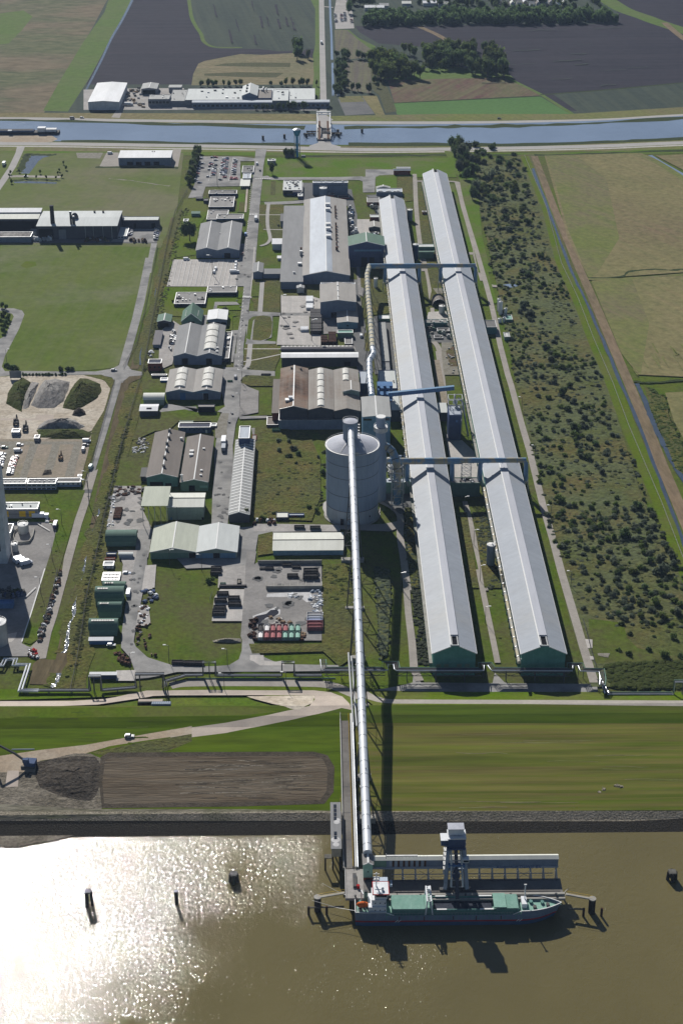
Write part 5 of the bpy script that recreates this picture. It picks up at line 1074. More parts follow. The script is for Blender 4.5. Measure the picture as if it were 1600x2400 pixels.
def trestle(c,x,y,wd,label,deep=2.4,plinth=1.4,two=False):
    b = W(c,x,y); tp = at_y(b.y); g = zt(b.y); zg = g if g > WATER else -7
    r = root('conveyor_trestle',label,'trestle',(tp.x,b.y,zg),'steel trestles under the conveyor tube'); H = tp.z-zg-1.9
    wg = b.y and wd/FPX*sqrt(b.y**2+CH**2)
    pz = max(.4,-zg-3.0+4.2) if zg < -6 else plinth
    ob('footing',MB().box(-wg/2,wg/2,-deep/2,deep/2,0,pz),'concrete',r)
    lw = wg*.42
    for s in (-1,1):
        for e in ((-1,1) if two else (0,)):
            ob('leg',MB().bar((s*lw,e*deep*.45,pz),(s*1.5,e*.4,H),.55),'steel_dark',r)
    m = MB(); n = max(2,int((H-pz)/9))
    for k in range(1,n+1):
        t = k/(n+.6); xx = lw+(1.5-lw)*t; z = pz+(H-pz)*t; m.bar((-xx,0,z),(xx,0,z),.4)
        t2 = (k-1)/(n+.6); x2 = lw+(1.5-lw)*t2; m.bar((-x2,0,pz+(H-pz)*t2),(xx,0,z),.2); m.bar((x2,0,pz+(H-pz)*t2),(-xx,0,z),.2)
    ob('cross_brace',m,'steel_dark',r); ob('saddle',MB().box(-2.1,2.1,-.5,.5,H-.2,H+.35),'steel',r)
trestle('v',1137,60,53,'conveyor trestle on a wide pale footing nearest the silo',3.6,1.6)
trestle('v',1155,500,44,'conveyor trestle standing in the grass east of the container yard',2.4,1.2)
trestle('v',1180,975,38,'conveyor trestle with a dark base just north of the pipe rack',3,2.4,True)
trestle('y',1405,365,42,'conveyor trestle on the landward toe of the dyke',2.4,1.2)
trestle('y',1425,905,38,'conveyor trestle with dark bulky feet on the seaward meadow',3.2,2.4,True)
trestle('A',830,262,50,'conveyor trestle at the waterline of the stone revetment',3,3)
# stack and scrubber
def stack():
    b = W('P',890,1172,0)
    r = root('scrubber_stack','blue grey exhaust stack with a wide collar behind the silo','stack',tuple(b))
    ztop = hgt((889,976),1172)
    k = 1/FPX*sqrt(b.y**2+CH**2)
    R1 = 11.2*k; zc = hgt((889,1003),1172)
    ob('lower_shell',MB().lathe([(R1*1.25,0),(R1*1.25,zc-12),(R1,zc-5),(R1,zc)],32),'silo_wall',r,smooth=True)
    ob('collar',MB().lathe([(R1,zc-2.4),(R1*1.45,zc-1.6),(R1*1.45,zc+1.0),(R1*1.3,zc+1.0),(R1*.95,zc+1.0)],32),'steel',r)
    ob('upper_shell',MB().lathe([(R1*.93,zc+.9),(R1*.93,ztop),(R1*.86,ztop),(R1*.86,ztop-5),(R1*.5,ztop-6)],32),'silo_wall',r,smooth=False)
    ob('rim',MB().lathe([(R1*.95,ztop-.5),(R1*1.0,ztop-.4),(R1*1.0,ztop+.1),(R1*.9,ztop+.1)],32),'trim_white',r)
    m = MB(); 
    for q in range(20): a = 2*pi*q/20; a2 = 2*pi*(q+1)/20; m.bar((cos(a)*R1*1.4,sin(a)*R1*1.4,zc+2.1),(cos(a2)*R1*1.4,sin(a2)*R1*1.4,zc+2.1),.09); m.bar((cos(a)*R1*1.4,sin(a)*R1*1.4,zc+1),(cos(a)*R1*1.4,sin(a)*R1*1.4,zc+2.1),.07)
    ob('railing',m,'trim_white',r)
    zd = zc-17
    pts = [(R1*.6,0,zd+6),(R1*1.6,-1,zd+5),(R1*2.4,-2,zd+3),(R1*3.1,-4,zd-1),(R1*3.4,-7,zd-6),(R1*3.4,-10,zd-12),(R1*3.4,-11,3)]
    e = ob('elbow_duct',MB().tube(pts,2.3,18),'duct_blue_stained',r,smooth=True)
    for q in (1,2,3,4):
        p = Vector(pts[q]); dd = (Vector(pts[q+1])-Vector(pts[q-1])).normalized(); ob('flange',MB().tube([p-dd*.2,p+dd*.2],2.5,18),'steel_dark',e)
    m = MB()
    for s in (-1,1): m.bar((R1*3.4+s*3.2,-13.5,0),(R1*3.4+s*3.2,-13.5,zd-3),.4); m.bar((R1*3.4+s*3.2,-8,0),(R1*3.4+s*3.2,-8,zd-3),.4)
    for q in range(5): z = 3+q*(zd-6)/4.5; m.bar((R1*3.4-3.2,-13.5,z),(R1*3.4+3.2,-13.5,z),.35); m.bar((R1*3.4-3.2,-13.5,z),(R1*3.4+3.2,-13.5,z+5),.2)
    ob('support_frame',m,'steel',r)
stack()
# exhaust ducts
def ducts():
    Z = 21
    a = G(px('j',945,175),Z)
    # long north-south duct
    pts_px = [(945,172),(940,250),(950,450),(965,600),(980,780),(990,930),(1000,975),(960,1040),(962,1176)]
    P = [G(px('j',*q),Z) for q in pts_px]; P.append(G(px('n',1180,560),Z)); 
    P[0] = G(px('j',962,168),Z)
    r = root('exhaust_duct','fat pale banded exhaust duct running north to south west of the first hall','duct',(P[0].x,P[0].y,0)); o = Vector((P[0].x,P[0].y,0))
    S1 = [p-o for p in P]
    ob('duct',MB().tube([p for p in S1[:6]],1.9,16),'duct_tan',r,smooth=True)
    ob('duct_section',MB().tube([p for p in S1[5:]],1.95,16),'duct_silver',r,smooth=True)
    L = sum((S1[i+1]-S1[i]).length for i in range(len(S1)-1)); s = 0; step = 7.5; acc = step/2
    for i in range(len(S1)-1):
        A,Bq = S1[i],S1[i+1]; l = (Bq-A).length; u = (Bq-A)/l
        while acc < s+l:
            p = A+u*(acc-s); ob('flange',MB().tube([p-u*.2,p+u*.2],2.15,16),'duct_blue',r)
            if int(acc/step) % 3 == 1:
                m = MB(); m.bar((p.x-4.5,p.y-3,0),(p.x-.8,p.y,Z-1.6),.3); m.bar((p.x+4.5,p.y+3,0),(p.x+.8,p.y,Z-1.6),.3); m.bar((p.x-2.4,p.y,11),(p.x+2.4,p.y,11),.25); ob('support',m,'steel_dark',r)
            acc += step
        s += l
    # cross ducts over both halls
    for nm,c,xa,xb,yy,mm,lab in (('n','k',60,1048,172,'duct_blue_stained','northern blue duct with tan top crossing over both halls'),('s','o',185,1556,945,'duct_blue_stained','southern blue duct with tan stains crossing over both halls from the silo')):
        A = G(px(c,xa,yy),Z); Bq = G(px(c,xb,yy+8),Z); Bq.y = A.y; r = root('exhaust_duct',lab,'duct',(A.x,A.y,0)); L = Bq.x-A.x
        ob('duct',MB().tube([(0,0,Z),(L*.55,0,Z),(L*.57,0,Z+.2),(L-1,0,Z+.2)],[2.0,2.0,1.6,1.5],18),mm,r,smooth=True)
        k = 0; x = 4
        while x < L: ob('flange',MB().tube([(x-.15,0,Z),(x+.15,0,Z)],2.1 if x < L*.55 else 1.75,18),'duct_blue',r); x += 8.6
        for (X0,X1,_,_,h) in (D1,D2):
            for xx,sg in ((X0-2.8,1),(X1+2.8,-1)):
                lx = xx-A.x
                pts = [(lx+sg*1.2,0,Z-.3),(lx,-.3,Z-1.6),(lx-sg*.1,-1.0,Z-5),(lx,-1.6,9),(lx+sg*1.0,-1.6,6.5)]
                e = ob('downpipe',MB().tube(pts,1.25,12),'duct_blue',r,smooth=True)
                ob('elbow',MB().tube([pts[3],pts[4],(lx+sg*2.2,-1.6,6)],1.35,12),'steel',e,smooth=True)
                m = MB(); m.bar((lx-sg*1.8,3,0),(lx-sg*1.2,0,Z-1.8),.3); m.bar((lx-sg*1.8,-3,0),(lx-sg*1.2,0,Z-1.8),.3); ob('support',m,'steel',r)
    # blue inclined gallery
    A = G(px('o',272,332),19); Bq = G(px('o',880,292),23); Bq.y = A.y+1; r = root('conveyor_gallery','bright blue enclosed conveyor gallery crossing above the first hall','conveyor',(A.x,A.y,0)); o = Vector((A.x,A.y,0))
    ob('gallery',MB().bar(A-o,Bq-o,2.2,2.4),'paint_blue',r); ob('gallery_roof',MB().bar(A-o+Vector((0,0,1.35)),Bq-o+Vector((0,0,1.35)),2.4,.2),'duct_blue',r)
    m = MB()
    for k in range(22): p = (A-o)+(Bq-A)*(k+.5)/22; m.box(p.x-.1,p.x+.1,p.y-1.25,p.y-1.15,p.z-1.4,p.z+1.4)
    ob('gallery_rib',m,'lead_blue',r)
    mq = MB(); b0 = G(px('o',240,370),9)-o
    for k in range(5):
        for x in (-4,0,4): mq.box(b0.x+x-.9,b0.x+x+.9,b0.y-1.5+k*1.0,b0.y-.9+k*1.0,9+k*1.4,10.6+k*1.7)
    for x in (-4.8,4.8):
        for y in (-2,5): mq.bar((b0.x+x,b0.y+y,0),(b0.x+x,b0.y+y,19),.4)
    for z in (8,12,16,19): mq.box(b0.x-5,b0.x+5,b0.y-2.2,b0.y+5.2,z-.15,z)
    ob('drive_station',mq,'paint_blue',r)
    # transfer tower between the halls
    B('tall narrow grey blue transfer tower between the two halls','o',830,945,520,432,760,'flat',wall='wall_navy',roof='roof_metal',name='transfer_tower',cat='tower',cap=None,doors=((.55,.72,.8,'paint_blue',.72),))
    b = G(px('o',890,430),20); r = root('lifting_gear','tangle of white pipes and steelwork on the transfer tower head','steelwork',(b.x,b.y,0))
    m = MB()
    for s in (-4.4,4.4):
        for y in (0,8): m.bar((s,y,0),(s,y,24),.3)
    for z in (8,14,20,24):
        for y in (0,8): m.bar((-4.4,y,z),(4.4,y,z),.3)
        for s in (-4.4,4.4): m.bar((s,0,z),(s,8,z),.3); m.bar((s,0,z-6),(s,8,z),.2)
    ob('frame',m,'steel',r)
    m = MB(); m.tube([(0,8,24),(-.5,3,22),(1,0,18),(1,-1,6)],.7,8); m.tube([(2,7,22),(5,5,20),(6,0,12),(8,-8,2)],.6,8); ob('pipe',m,'steel',r,smooth=True)
    ob('fan',MB().lathe([(1.4,19.5),(1.6,21),(1.0,22.2),(.2,22.4)],14,0,4),'trim_white',r,smooth=True)
ducts()
def lattice(label,c,x,y,w,d,h,n,cat='lattice tower',mm='steel'):
    b = W(c,x,y,0); r = root('lattice_tower',label,cat,tuple(b)); 
    for s in (-1,1):
        for e in (0,1): ob('post',MB().bar((s*w/2,e*d,0),(s*w/2,e*d,h),.3),mm,r)
    m = MB()
    for k in range(n):
        z0 = h*k/n; z1 = h*(k+1)/n
        for e in (0,d): m.bar((-w/2,e,z1),(w/2,e,z1),.25); m.bar((-w/2,e,z0),(w/2,e,z1),.16); m.bar((w/2,e,z0),(-w/2,e,z1),.16)
        for s in (-w/2,w/2): m.bar((s,0,z1),(s,d,z1),.22)
    ob('brace',m,mm,r)
    for k in (n//2,n): ob('platform',MB().box(-w/2-.5,w/2+.5,-.5,d+.5,h*k/n+.15,h*k/n+.3),'concrete',r)
    return r
lattice('square lattice tower between the halls under the southern duct','s',670,300,5.5,5,21,5)
lattice('lattice tower with pipes between silo and first hall','r',1330,280,3,3,24,6)
for k,(c,x0,y0,x1,y1) in enumerate((('s',832,250,1038,1176),('w',822,0,962,640),('k',672,60,1010,1176+260),('k',205,60,470,1176+900))):
    Z = 11.5; i = 1 if k != 3 else 0; X0 = (D2 if i else D1)[0]-1.9
    A = G(px(c,x0,y0),Z); Bq = G(px(c,x1,y1),Z); r = root('side_pipe',('tan pipe along the south part of the second hall, down to the tank','tan pipe along the last stretch of the second hall','pale pipe along the north part of the second hall','pale pipe along the west side of the first hall')[k],'pipe',(X0,Bq.y,0)); L = A.y-Bq.y
    ob('pipe',MB().tube([(0,0,Z),(0,L,Z)],.75 if k < 2 else .5,10),'duct_tan',r,smooth=True); m = MB(); n = int(L/9)
    for q in range(n): yy = L*(q+.5)/n; m.box(-.9,1.6,yy-.2,yy+.2,Z-1.1,Z-.8); m.tube([(0,yy-.2,Z),(0,yy+.2,Z)],.95 if k < 2 else .65,8)
    ob('bracket',m,'steel',r)
# ================================================================ tanks and silos
def tank(label,c,xc,yb,wpx,ytop,wall='paint_white',roofm='trim_white',name='storage_tank',cat='tank',cone=.12,legs=0,group=None):
    b = W(c,xc,yb,0); rr = wpx/2*CR[c][2]/FPX*sqrt(b.y**2+CH**2); b.y += rr; h = hgt(px(c,xc,ytop),px(c,xc,yb)[1])
    r = root(name,label,cat,tuple(b),group); z0 = legs
    ob('shell',MB().lathe([(rr,z0),(rr,h)],24),wall,r,smooth=True); ob('tank_roof',MB().lathe([(rr+.1,h-.25),(rr+.1,h),(rr*.4,h+rr*cone),(.1,h+rr*cone*1.3)],24),roofm,r)
    if legs: 
        for k in range(4): ob('leg',MB().bar((rr*.7*(1 if k % 2 else -1),rr*.7*(1 if k > 1 else -1),0),(rr*.7*(1 if k % 2 else -1),rr*.7*(1 if k > 1 else -1),z0+.2),.3),'steel_dark',r)
    m = MB(); m.bar((rr+.15,-.2,z0),(rr+.15,-.2,h+1),.12); m.bar((rr+.15,.3,z0),(rr+.15,.3,h+1),.12)
    for k in range(16): a = 2*pi*k/16; a2 = 2*pi*(k+1)/16; m.bar((cos(a)*rr,sin(a)*rr,h+.9),(cos(a2)*rr,sin(a2)*rr,h+.9),.06)
    ob('railing',m,'steel',r); ob('hatch',MB().cyl(rr*.3,-rr*.2,h,h+.6+rr*.1,.4,n=8),'steel',r)
    return r
tank('tall round blue grey water tank behind the casting hall','f',430,402,55,322,'wall_blue')
tank('white vertical tank in the grass by the first hall','j',1019,375,34,290)
tank('white silo with a white round top between the halls near the crossing','k',725,618,55,545,'wall_white')
tank('grey and dark silo tower with white top beside the second hall','s',898,975,76,785,'hull_top')
tank('small white silo on the east side of the first hall at its north end','f',1066,560,38,480,'wall_blue')
tank('blue grey round silo south of the north bridge building','f',1108,850,40,735,'wall_navy')
for k,(x,yb,w_,yt) in enumerate(((1245,590,30,478),(1262,622,34,505),(1308,628,28,565),(1292,692,22,648),(1256,695,34,660))):
    tank(('tallest white gas tank at the back of the eastern tank compound','second tall white gas tank in the eastern compound','shorter white gas tank by the green shed','small white tank in the front of the eastern compound','low white box like tank in the eastern compound')[k],'k',x,yb,w_,yt,group='white tanks in the eastern compound',cone=.35)
tank('white topped concrete tank ringed by a wall in the western works','p',265,755,118,655,'wall_pale')
tank('smaller white topped tank in front of the concrete tank','p',172,960,70,872,'wall_pale')
tank('large white tank cut by the left edge near the pipeline','t',-20,830,190,590,'wall_pale')
r = root('quonset_tank','brown half round shelter between the halls behind the white silo','shelter',tuple(W('k',700,545,0))); m = MB(); N = 10
for k in range(N):
    a0,a1 = pi*k/N,pi*(k+1)/N; m.poly([(-cos(a0)*5.4,0,sin(a0)*6),(-cos(a1)*5.4,0,sin(a1)*6),(-cos(a1)*5.4,13,sin(a1)*6),(-cos(a0)*5.4,13,sin(a0)*6)])
m.poly([(-cos(pi*k/N)*5.4,13,sin(pi*k/N)*6) for k in range(N+1)]); ob('shell',m,'roof_brown',r,smooth=False); ob('rim',MB().tube([(-cos(pi*k/N)*5.4,0,sin(pi*k/N)*6) for k in range(N+1)],.25,6),'steel',r)
def bund(label,c,pts):
    P = [W(c,*q,0) for q in pts]; o = P[0]; r = root('bund_wall',label,'wall',tuple(o)); m = MB()
    for a,b in zip(P,P[1:]): m.bar(a-o+Vector((0,0,.8)),b-o+Vector((0,0,.8)),.5,1.8)
    ob('wall_ring',m,'concrete',r); return r
bund('curved pale concrete wall round the western tank','p',[(205,700),(170,730),(160,790),(180,850),(230,862),(340,850),(380,790),(400,700)])
# ================================================================ water tower
def watertower():
    b = W('b',560,1050,0); r = root('water_tower','slim blue water tower with a bowl shaped tank on thin legs by the canal','water tower',tuple(b)); zt_ = hgt(px('b',560,862),px('b',0,1050)[1]); zb = hgt(px('b',560,905),px('b',0,1050)[1])
    k = 1/FPX*sqrt(b.y**2+CH**2)*CR['b'][2]; R1 = 24.5*k
    ob('tank',MB().lathe([(1.2,zb-1),(R1*.55,zb),(R1*.9,zb+2.2),(R1,zb+4),(R1,zt_-1),(R1+.25,zt_-.9),(R1+.25,zt_-.4)],28),'tank_blue',r,smooth=True)
    ob('tank_roof',MB().lathe([(R1+.25,zt_-.4),(R1*.6,zt_+.4),(.2,zt_+.9)],28),'duct_silver',r)
    ob('column',MB().cyl(0,0,0,zb,1.35,1.1,14),'tank_blue',r,smooth=True)
    for s in range(4): a = pi/4+s*pi/2; ob('leg',MB().bar((cos(a)*R1*1.0,sin(a)*R1*1.0,0),(cos(a)*R1*.92,sin(a)*R1*.92,zb+3.5),.45),'duct_silver',r)
    m = MB()
    for z in (zb*.33,zb*.66):
        for s in range(4): a = pi/4+s*pi/2; a2 = a+pi/2; m.bar((cos(a)*R1,sin(a)*R1,z),(cos(a2)*R1,sin(a2)*R1,z),.18)
    ob('tie_rod',m,'duct_silver',r)
    ob('equipment_box',MB().box(4,8,-2,1,0,2),'wall_grey',r)
watertower()
# ================================================================ drawbridge
def bridge():
    A = W('b',690,940,0); C_ = W('b',738,935,0); Y0 = A.y; Y1 = W('b',738,820,0).y; k = 1/FPX*sqrt(A.y**2+CH**2)*CR['b'][2]; w = 92*k; L = Y1-Y0
    r = root('drawbridge','white framed drawbridge carrying the access road over the canal','bridge',(C_.x,Y0,0))
    ob('deck',MB().box(-w/2,w/2,0,L,.8,1.6),'concrete',r)
    ob('roadway',MB().box(-w*.2,w*.2,-1,L+1,1.61,1.7),'asphalt_far',r)
    for s in (-1,1): ob('cycle_lane',MB().box(min(s*w*.24,s*w*.38),max(s*w*.24,s*w*.38),-1,L+1,1.61,1.68),'rust',r)
    ob('grating',MB().box(-w*.19,w*.19,L*.35,L*.62,1.71,1.78),'steel_dark',r)
    for s in (-1,1):
        m = MB(); m.box(s*w/2-.3,s*w/2+.3,0,L,1.5,3.0); ob('girder',m,'trim_white',r)
        ob('tower_leg',MB().box(s*w*.47-.8,s*w*.47+.8,L*.80,L*.80+2.0,0,14),'trim_white',r)
        ob('balance_beam',MB().bar((s*w*.47,L*.82,14.2),(s*w*.42,L*.2,9),1.0,1.3),'trim_white',r)
    m = MB(); m.box(-w*.52,w*.52,L*.80,L*.80+2,14,15.4); ob('portal_beam',m,'trim_white',r); ob('portal_beam',MB().box(-w*.52,w*.52,L*.80-6,L*.80-4.6,13.2,14.2),'trim_white',r)
    m = MB()
    for k2 in range(3): m.box(-w*.12,w*.48,L*.04+k2*3.4,L*.04+k2*3.4+1,6.2,7.0)
    m.box(-w*.12,-w*.08,L*.04,L*.04+8,5.9,7.2); m.box(w*.44,w*.48,L*.04,L*.04+8,5.9,7.2); ob('counterweight_frame',m,'steel_dark',r)
    for x in (-w*.1,w*.46): ob('frame_post',MB().bar((x,L*.08,1.6),(x,L*.08,6),.5),'steel_dark',r)
    for i,(x,y) in enumerate(((640,905),(660,890),(800,905),(820,900))):
        p = W('b',x,y,0); rr_ = root('fender',('outer left','inner left','inner right','outer right')[i]+' timber fender beside the drawbridge','fender',(p.x,p.y,0)); ob('rail',MB().box(-6,6,-1.5,1.5,1.2,2.2),'timber',rr_)
        for s in (-5,0,5): ob('pile',MB().cyl(s,0,-2,2.6,.5,n=8),'timber',rr_)
bridge()
def pile(label,c,x,yb,h,rr=1.0,n=1,sp=2.5,z=None,grp=None,cap=None):
    b = W(c,x,yb,z); r = root('mooring_pile',label,'mooring pile',(b.x,b.y,b.z-2),grp)
    for k in range(n): a = 2*pi*k/max(n,1); ox = cos(a)*sp if n > 1 else 0; oy = sin(a)*sp if n > 1 else 0; ob('pile',MB().tube([(ox*1.3,oy*1.3,0),(ox,oy,h+2)],rr,10),'timber',r,smooth=True)
    if n > 1: ob('cap',MB().box(-sp-.1,sp+.1,-sp-.1,sp+.1,h+1.5,h+2.2),cap or 'concrete_dark',r)
    else: ob('cap',MB().cyl(0,0,h+2,h+2.2,rr*1.15,n=10),cap or 'concrete_dark',r)
for i,(x,y) in enumerate(((332,935),(475,925),(620,918),(832,892),(838,918),(992,888))):
    pile(('leftmost dark post in the canal west of the bridge','second dark post in the canal west of the bridge','dark canal post just west of the bridge fender','northern dark post just east of the bridge','southern dark post just east of the bridge','lone dark post in the canal east of the bridge')[i],'b',x,y,4,1.2,z=0)
pile('pair of leaning black mooring piles on the glittering water, farthest left','C',585,480,7,.6,3,1.1,z=WATER)
pile('single slanting black pile in the glittering water','C',1160,475,6.5,.75,z=WATER)
pile('cluster of dark mooring piles with a flat cap left of the jetty','C',1535,325,4,.7,4,1.3,z=WATER)
pile('cluster of dark mooring piles alone at the right edge','F',1541,2020,4,.7,4,1.4,z=WATER)
# barge
def barge():
    a = W('a',-350,895,0); b = W('a',392,905,0); L = b.x-a.x; r = root('barge','long dark river barge moored at the quay in the canal','barge',(a.x,b.y+3,0)); w = 11
    m = MB(); m.poly([(0,0,2.4),(L,0,2.4),(L,w,2.4),(0,w,2.4)]); m.box(0,L,.02,w-.02,.2,2.35); ob('hull',m,'roof_black',r); ob('coaming',MB().box(8,L-26,1.2,w-1.2,2.45,3.8),'wall_navy',r); ob('hatch',MB().box(9,L-27,2,w-2,3.82,4.0),'steel_dark',r)
    ob('wheelhouse',MB().box(L-22,L-14,2,w-2,2.45,6.5),'paint_white',r); ob('deckhouse',MB().box(L-13.5,L-3,2.4,w-2.4,2.45,4.8),'paint_white',r); ob('deckhouse_roof',MB().box(L-13.8,L-2.7,2.2,w-2.2,4.85,5.05),'trim_white',r); ob('gangway',MB().box(L*.55,L*.55+4,-1,2,4.05,4.8),'paint_white',r)
barge()
# ================================================================ jetty, unloader, ship
DZ = JZ
def jetty():
    # approach bridge
    Pn = [W('y',1258,420,DZ+.6),W('y',1328,420,DZ+.6),W('A',648,870,DZ),W('A',487,870,DZ)]
    X0 = Pn[3].x; X1 = Pn[2].x; Ys = Pn[3].y; Yn = Pn[0].y
    r = root('jetty_bridge','grey approach road bridge from the dyke to the jetty','bridge',(X0,Ys,0)); w = X1-X0; L = Yn-Ys
    ob('deck',MB().box(0,w-1.6,0,L,DZ-.9,DZ),'jetty_deck',r)
    for k in range(1,6): ob('expansion_joint',MB().box(.1,w-1.7,L*k/6-.15,L*k/6+.15,DZ+.01,DZ+.03),'steel_dark',r)
    ob('kerb',MB().box(-.5,-.02,0,L,DZ-.9,DZ+.35),'concrete',r)
    ob('pipe_run',MB().tube([(w-.3,0,DZ+.7),(w-.3,L,DZ+.9)],.35,8),'trim_white',r,smooth=True); ob('pipe_run',MB().tube([(w+.5,0,DZ+.6),(w+.5,L,DZ+.8)],.28,8),'duct_silver',r,smooth=True)
    ob('pipe_shelf',MB().box(w-1.2,w+1.1,0,L,DZ-.9,DZ-.3),'concrete_dark',r)
    m = MB(); 
    for k in range(60): y = L*k/60; m.box(w-1.5,w-1.4,y,y+L/60*.55,DZ+.9,DZ+1.05)
    m.bar((w-1.45,0,DZ+1.2),(w-1.45,L,DZ+1.2),.1); ob('yellow_guard_rail',m,'paint_yellow',r)
    for s,xx in ((0,-.3),):
        m = MB(); m.bar((xx,0,DZ+1.4),(xx,L,DZ+1.4),.1); m.bar((xx,0,DZ+.9),(xx,L,DZ+.9),.07)
        for k in range(50): y = L*(k+.5)/50; m.bar((xx,y,DZ),(xx,y,DZ+1.4),.08)
        ob('railing',m,'trim_white',r)
    for k in range(5):
        y = L*(.03+.115*k)
        ob('pier',MB().box(.6,w-.6,y-.5,y+.5,-9,DZ-.9),'concrete_dark',r)
    # jetty head
    A = W('A',490,880,DZ); Bq = W('A',500,1262,DZ); Rr = W('B',1212,640,DZ); r = root('jetty','concrete jetty head where the cargo ship is moored','jetty',(A.x,Bq.y,0))
    xr = Rr.x-A.x; yA = A.y-Bq.y; ym = W('A',500,1035,DZ).y-Bq.y+.6
    xc = W('A',735,1040,DZ).x-A.x
    ob('deck',MB().box(0,xc,0,yA,DZ-1.2,DZ),'yard',r); ob('quay_deck',MB().box(xc+.01,xr,2.2,ym,DZ-1.2,DZ-.05),'jetty_deck',r)
    y0 = 0
    ob('fender_beam',MB().box(xc+6,xr+.5,.95,2.15,DZ-1.0,DZ+.5),'concrete',r); ob('fender_beam',MB().box(xc+10,xr+.5,-1.0,-.1,DZ-1.2,DZ-.2),'concrete',r)
    ob('crane_rail',MB().box(xc+2,xr-1,3.3,3.5,DZ-.04,DZ+.12),'steel_dark',r); ob('crane_rail',MB().box(xc+2,xr-1,ym-1.2,ym-1.0,DZ-.04,DZ+.12),'steel_dark',r)
    n = 12
    for k in range(n):
        x = 2+(xr-4)*k/(n-1); 
        for y in (1.4,ym-1): ob('pile',MB().cyl(x,y,-9,DZ-1.2,.45,n=8),'timber',r)
    m = MB()
    for x in (0,): m.bar((x+.1,0,DZ+1.1),(x+.1,yA,DZ+1.1),.08)
    for k in range(14): m.bar((.1,yA*k/13,DZ),(.1,yA*k/13,DZ+1.1),.07)
    ob('railing',m,'trim_white',r)
    for x in (4,30,48,66,xr-3): ob('bollard',MB().lathe([(.35,DZ),(.3,DZ+.5),(.5,DZ+.6),(.5,DZ+.8),(.2,DZ+.85)],10,x,1.0 if x > xc else .8),'steel_dark',r)
    ob('cable_reel',MB().box(3.2,4.6,yA*.35,yA*.8,DZ+.01,DZ+.9),'steel_dark',r); ob('fire_hydrant',MB().cyl(5.2,yA*.35,DZ,DZ+1.4,.7,n=10),'paint_red',r)
    # gallery
    a = G(px('A',862,765),DZ+7.0); e = G(px('B',1172,352),DZ+7.0); r2 = root('jetty_conveyor','long pale roofed conveyor gallery on steel bents along the jetty','conveyor',(a.x,a.y,0)); L = e.x-a.x; zz = DZ+7.0; d = 2.9; hb = 3.4
    ob('gallery_wall',MB().box(0,L,0,d,zz-hb,zz),'wall_blue',r2); ob('gallery_roof',MB().poly([(-.2,-.25,zz+.02),(L+.2,-.25,zz+.02),(L+.2,d/2,zz+.8),(-.2,d/2,zz+.8)]).poly([(-.2,d/2,zz+.8),(L+.2,d/2,zz+.8),(L+.2,d+.25,zz+.02),(-.2,d+.25,zz+.02)]),'roof_cream',r2)
    ob('lower_girder',MB().box(-.1,L+.1,-.3,d+.1,zz-hb-.9,zz-hb-.01),'hull_top',r2)
    ob('end_panel',MB().box(.3,L*.072,-.16,.02,zz-hb+.2,zz-.25),'wall_green',r2)
    for k in range(7):
        x = L*.088+k*2.15; ob('faded_panel',MB().box(x,x+1.1,-.16,.02,zz-hb+.3,zz-.3),'hull_top',r2); ob('rusty_panel',MB().box(x+1.15,x+2.0,-.14,.02,zz-hb+.2,zz-.3),'rust',r2)
    nb = 13; gap = a.y-W('A',500,1035,DZ).y-.6
    for k in range(nb):
        x = L*(.16+.83*k/(nb-1)); 
        if L*.34 < x < L*.37: continue
        f = ob('bent',MB().box(x-.3,x+.3,.3,.9,-9,zz-hb-.91),'steel',r2)
        ob('strut',MB().bar((x,.2,zz-hb-1.1),(x,-gap-.3,DZ+.1),.55,.5),'steel',f)
        ob('strut',MB().bar((x+.5,.2,DZ-2),(x+.5,-gap-.3,DZ-.6),.3),'steel',f)
    m = MB(); m.bar((L*.1,-gap*.5,DZ+1.2),(L*.97,-gap*.5,DZ+1.2),.28); m.bar((L*.1,-gap+.2,DZ+1.1),(L*.97,-gap+.2,DZ+1.1),.1)
    for k in (2,9): x = L*(.1+.075*k); m.bar((x,.1,DZ+1.5),(x+6,-gap,DZ),.12); m.bar((x+6,.1,DZ+1.5),(x,-gap,DZ),.12)
    ob('tie_beam',m,'steel',r2)
    m = MB()
    for k in range(12): x = L*.08+k*1.45; m.bar((x,.6,zz+.6),(x,.6,zz+1.9),.08)
    m.box(L*.07,L*.24,.4,1.0,zz+1.5,zz+1.9); m.bar((L*.07,.3,zz+.5),(L*.07,.3,zz+3),.25); ob('roof_rack',m,'steel',r2)
    cu_ = bpy.data.curves.new('lettering','FONT'); cu_.body = 'Aluminium Delfzijl BV'; cu_.size = 1.9; cu_.extrude = .02; cu_.materials.append(MT['letters']); cu_.space_character = 1.08
    t = bpy.data.objects.new('lettering',cu_); COL.objects.link(t); t.parent = r2; t.location = (L*.665,-.36,zz-hb-.95); t.rotation_euler = (pi/2,0,0)
    bpy.context.view_layer.update(); me = bpy.data.meshes.new_from_object(t); mo = bpy.data.objects.new('lettering',me); COL.objects.link(mo); mo.parent = r2; mo.location = t.location; mo.rotation_euler = t.rotation_euler; bpy.data.objects.remove(t)
    # transfer house
    B('mint green transfer house with a grey pitched roof at the conveyor end','A',737,858,815,683,-8.0-DZ,'gableY',.9,'paint_mint','roof_felt',name='transfer_house',z0=DZ,doors=((0,1,.16,'wall_brick'),(.25,.75,.12,'dark_hole')),win=(1,.5,.56,.5))
    # stilt shed beside the bridge
    h = DZ+4.2; p0 = G(px('A',318,615),h); p1 = G(px('A',442,615),h); p2 = G(px('A',318,14),h); r3 = root('stilt_building','long narrow corrugated shed on stilts beside the approach bridge','shed',(p0.x,p0.y,0)); w = p1.x-p0.x; L = p2.y-p0.y
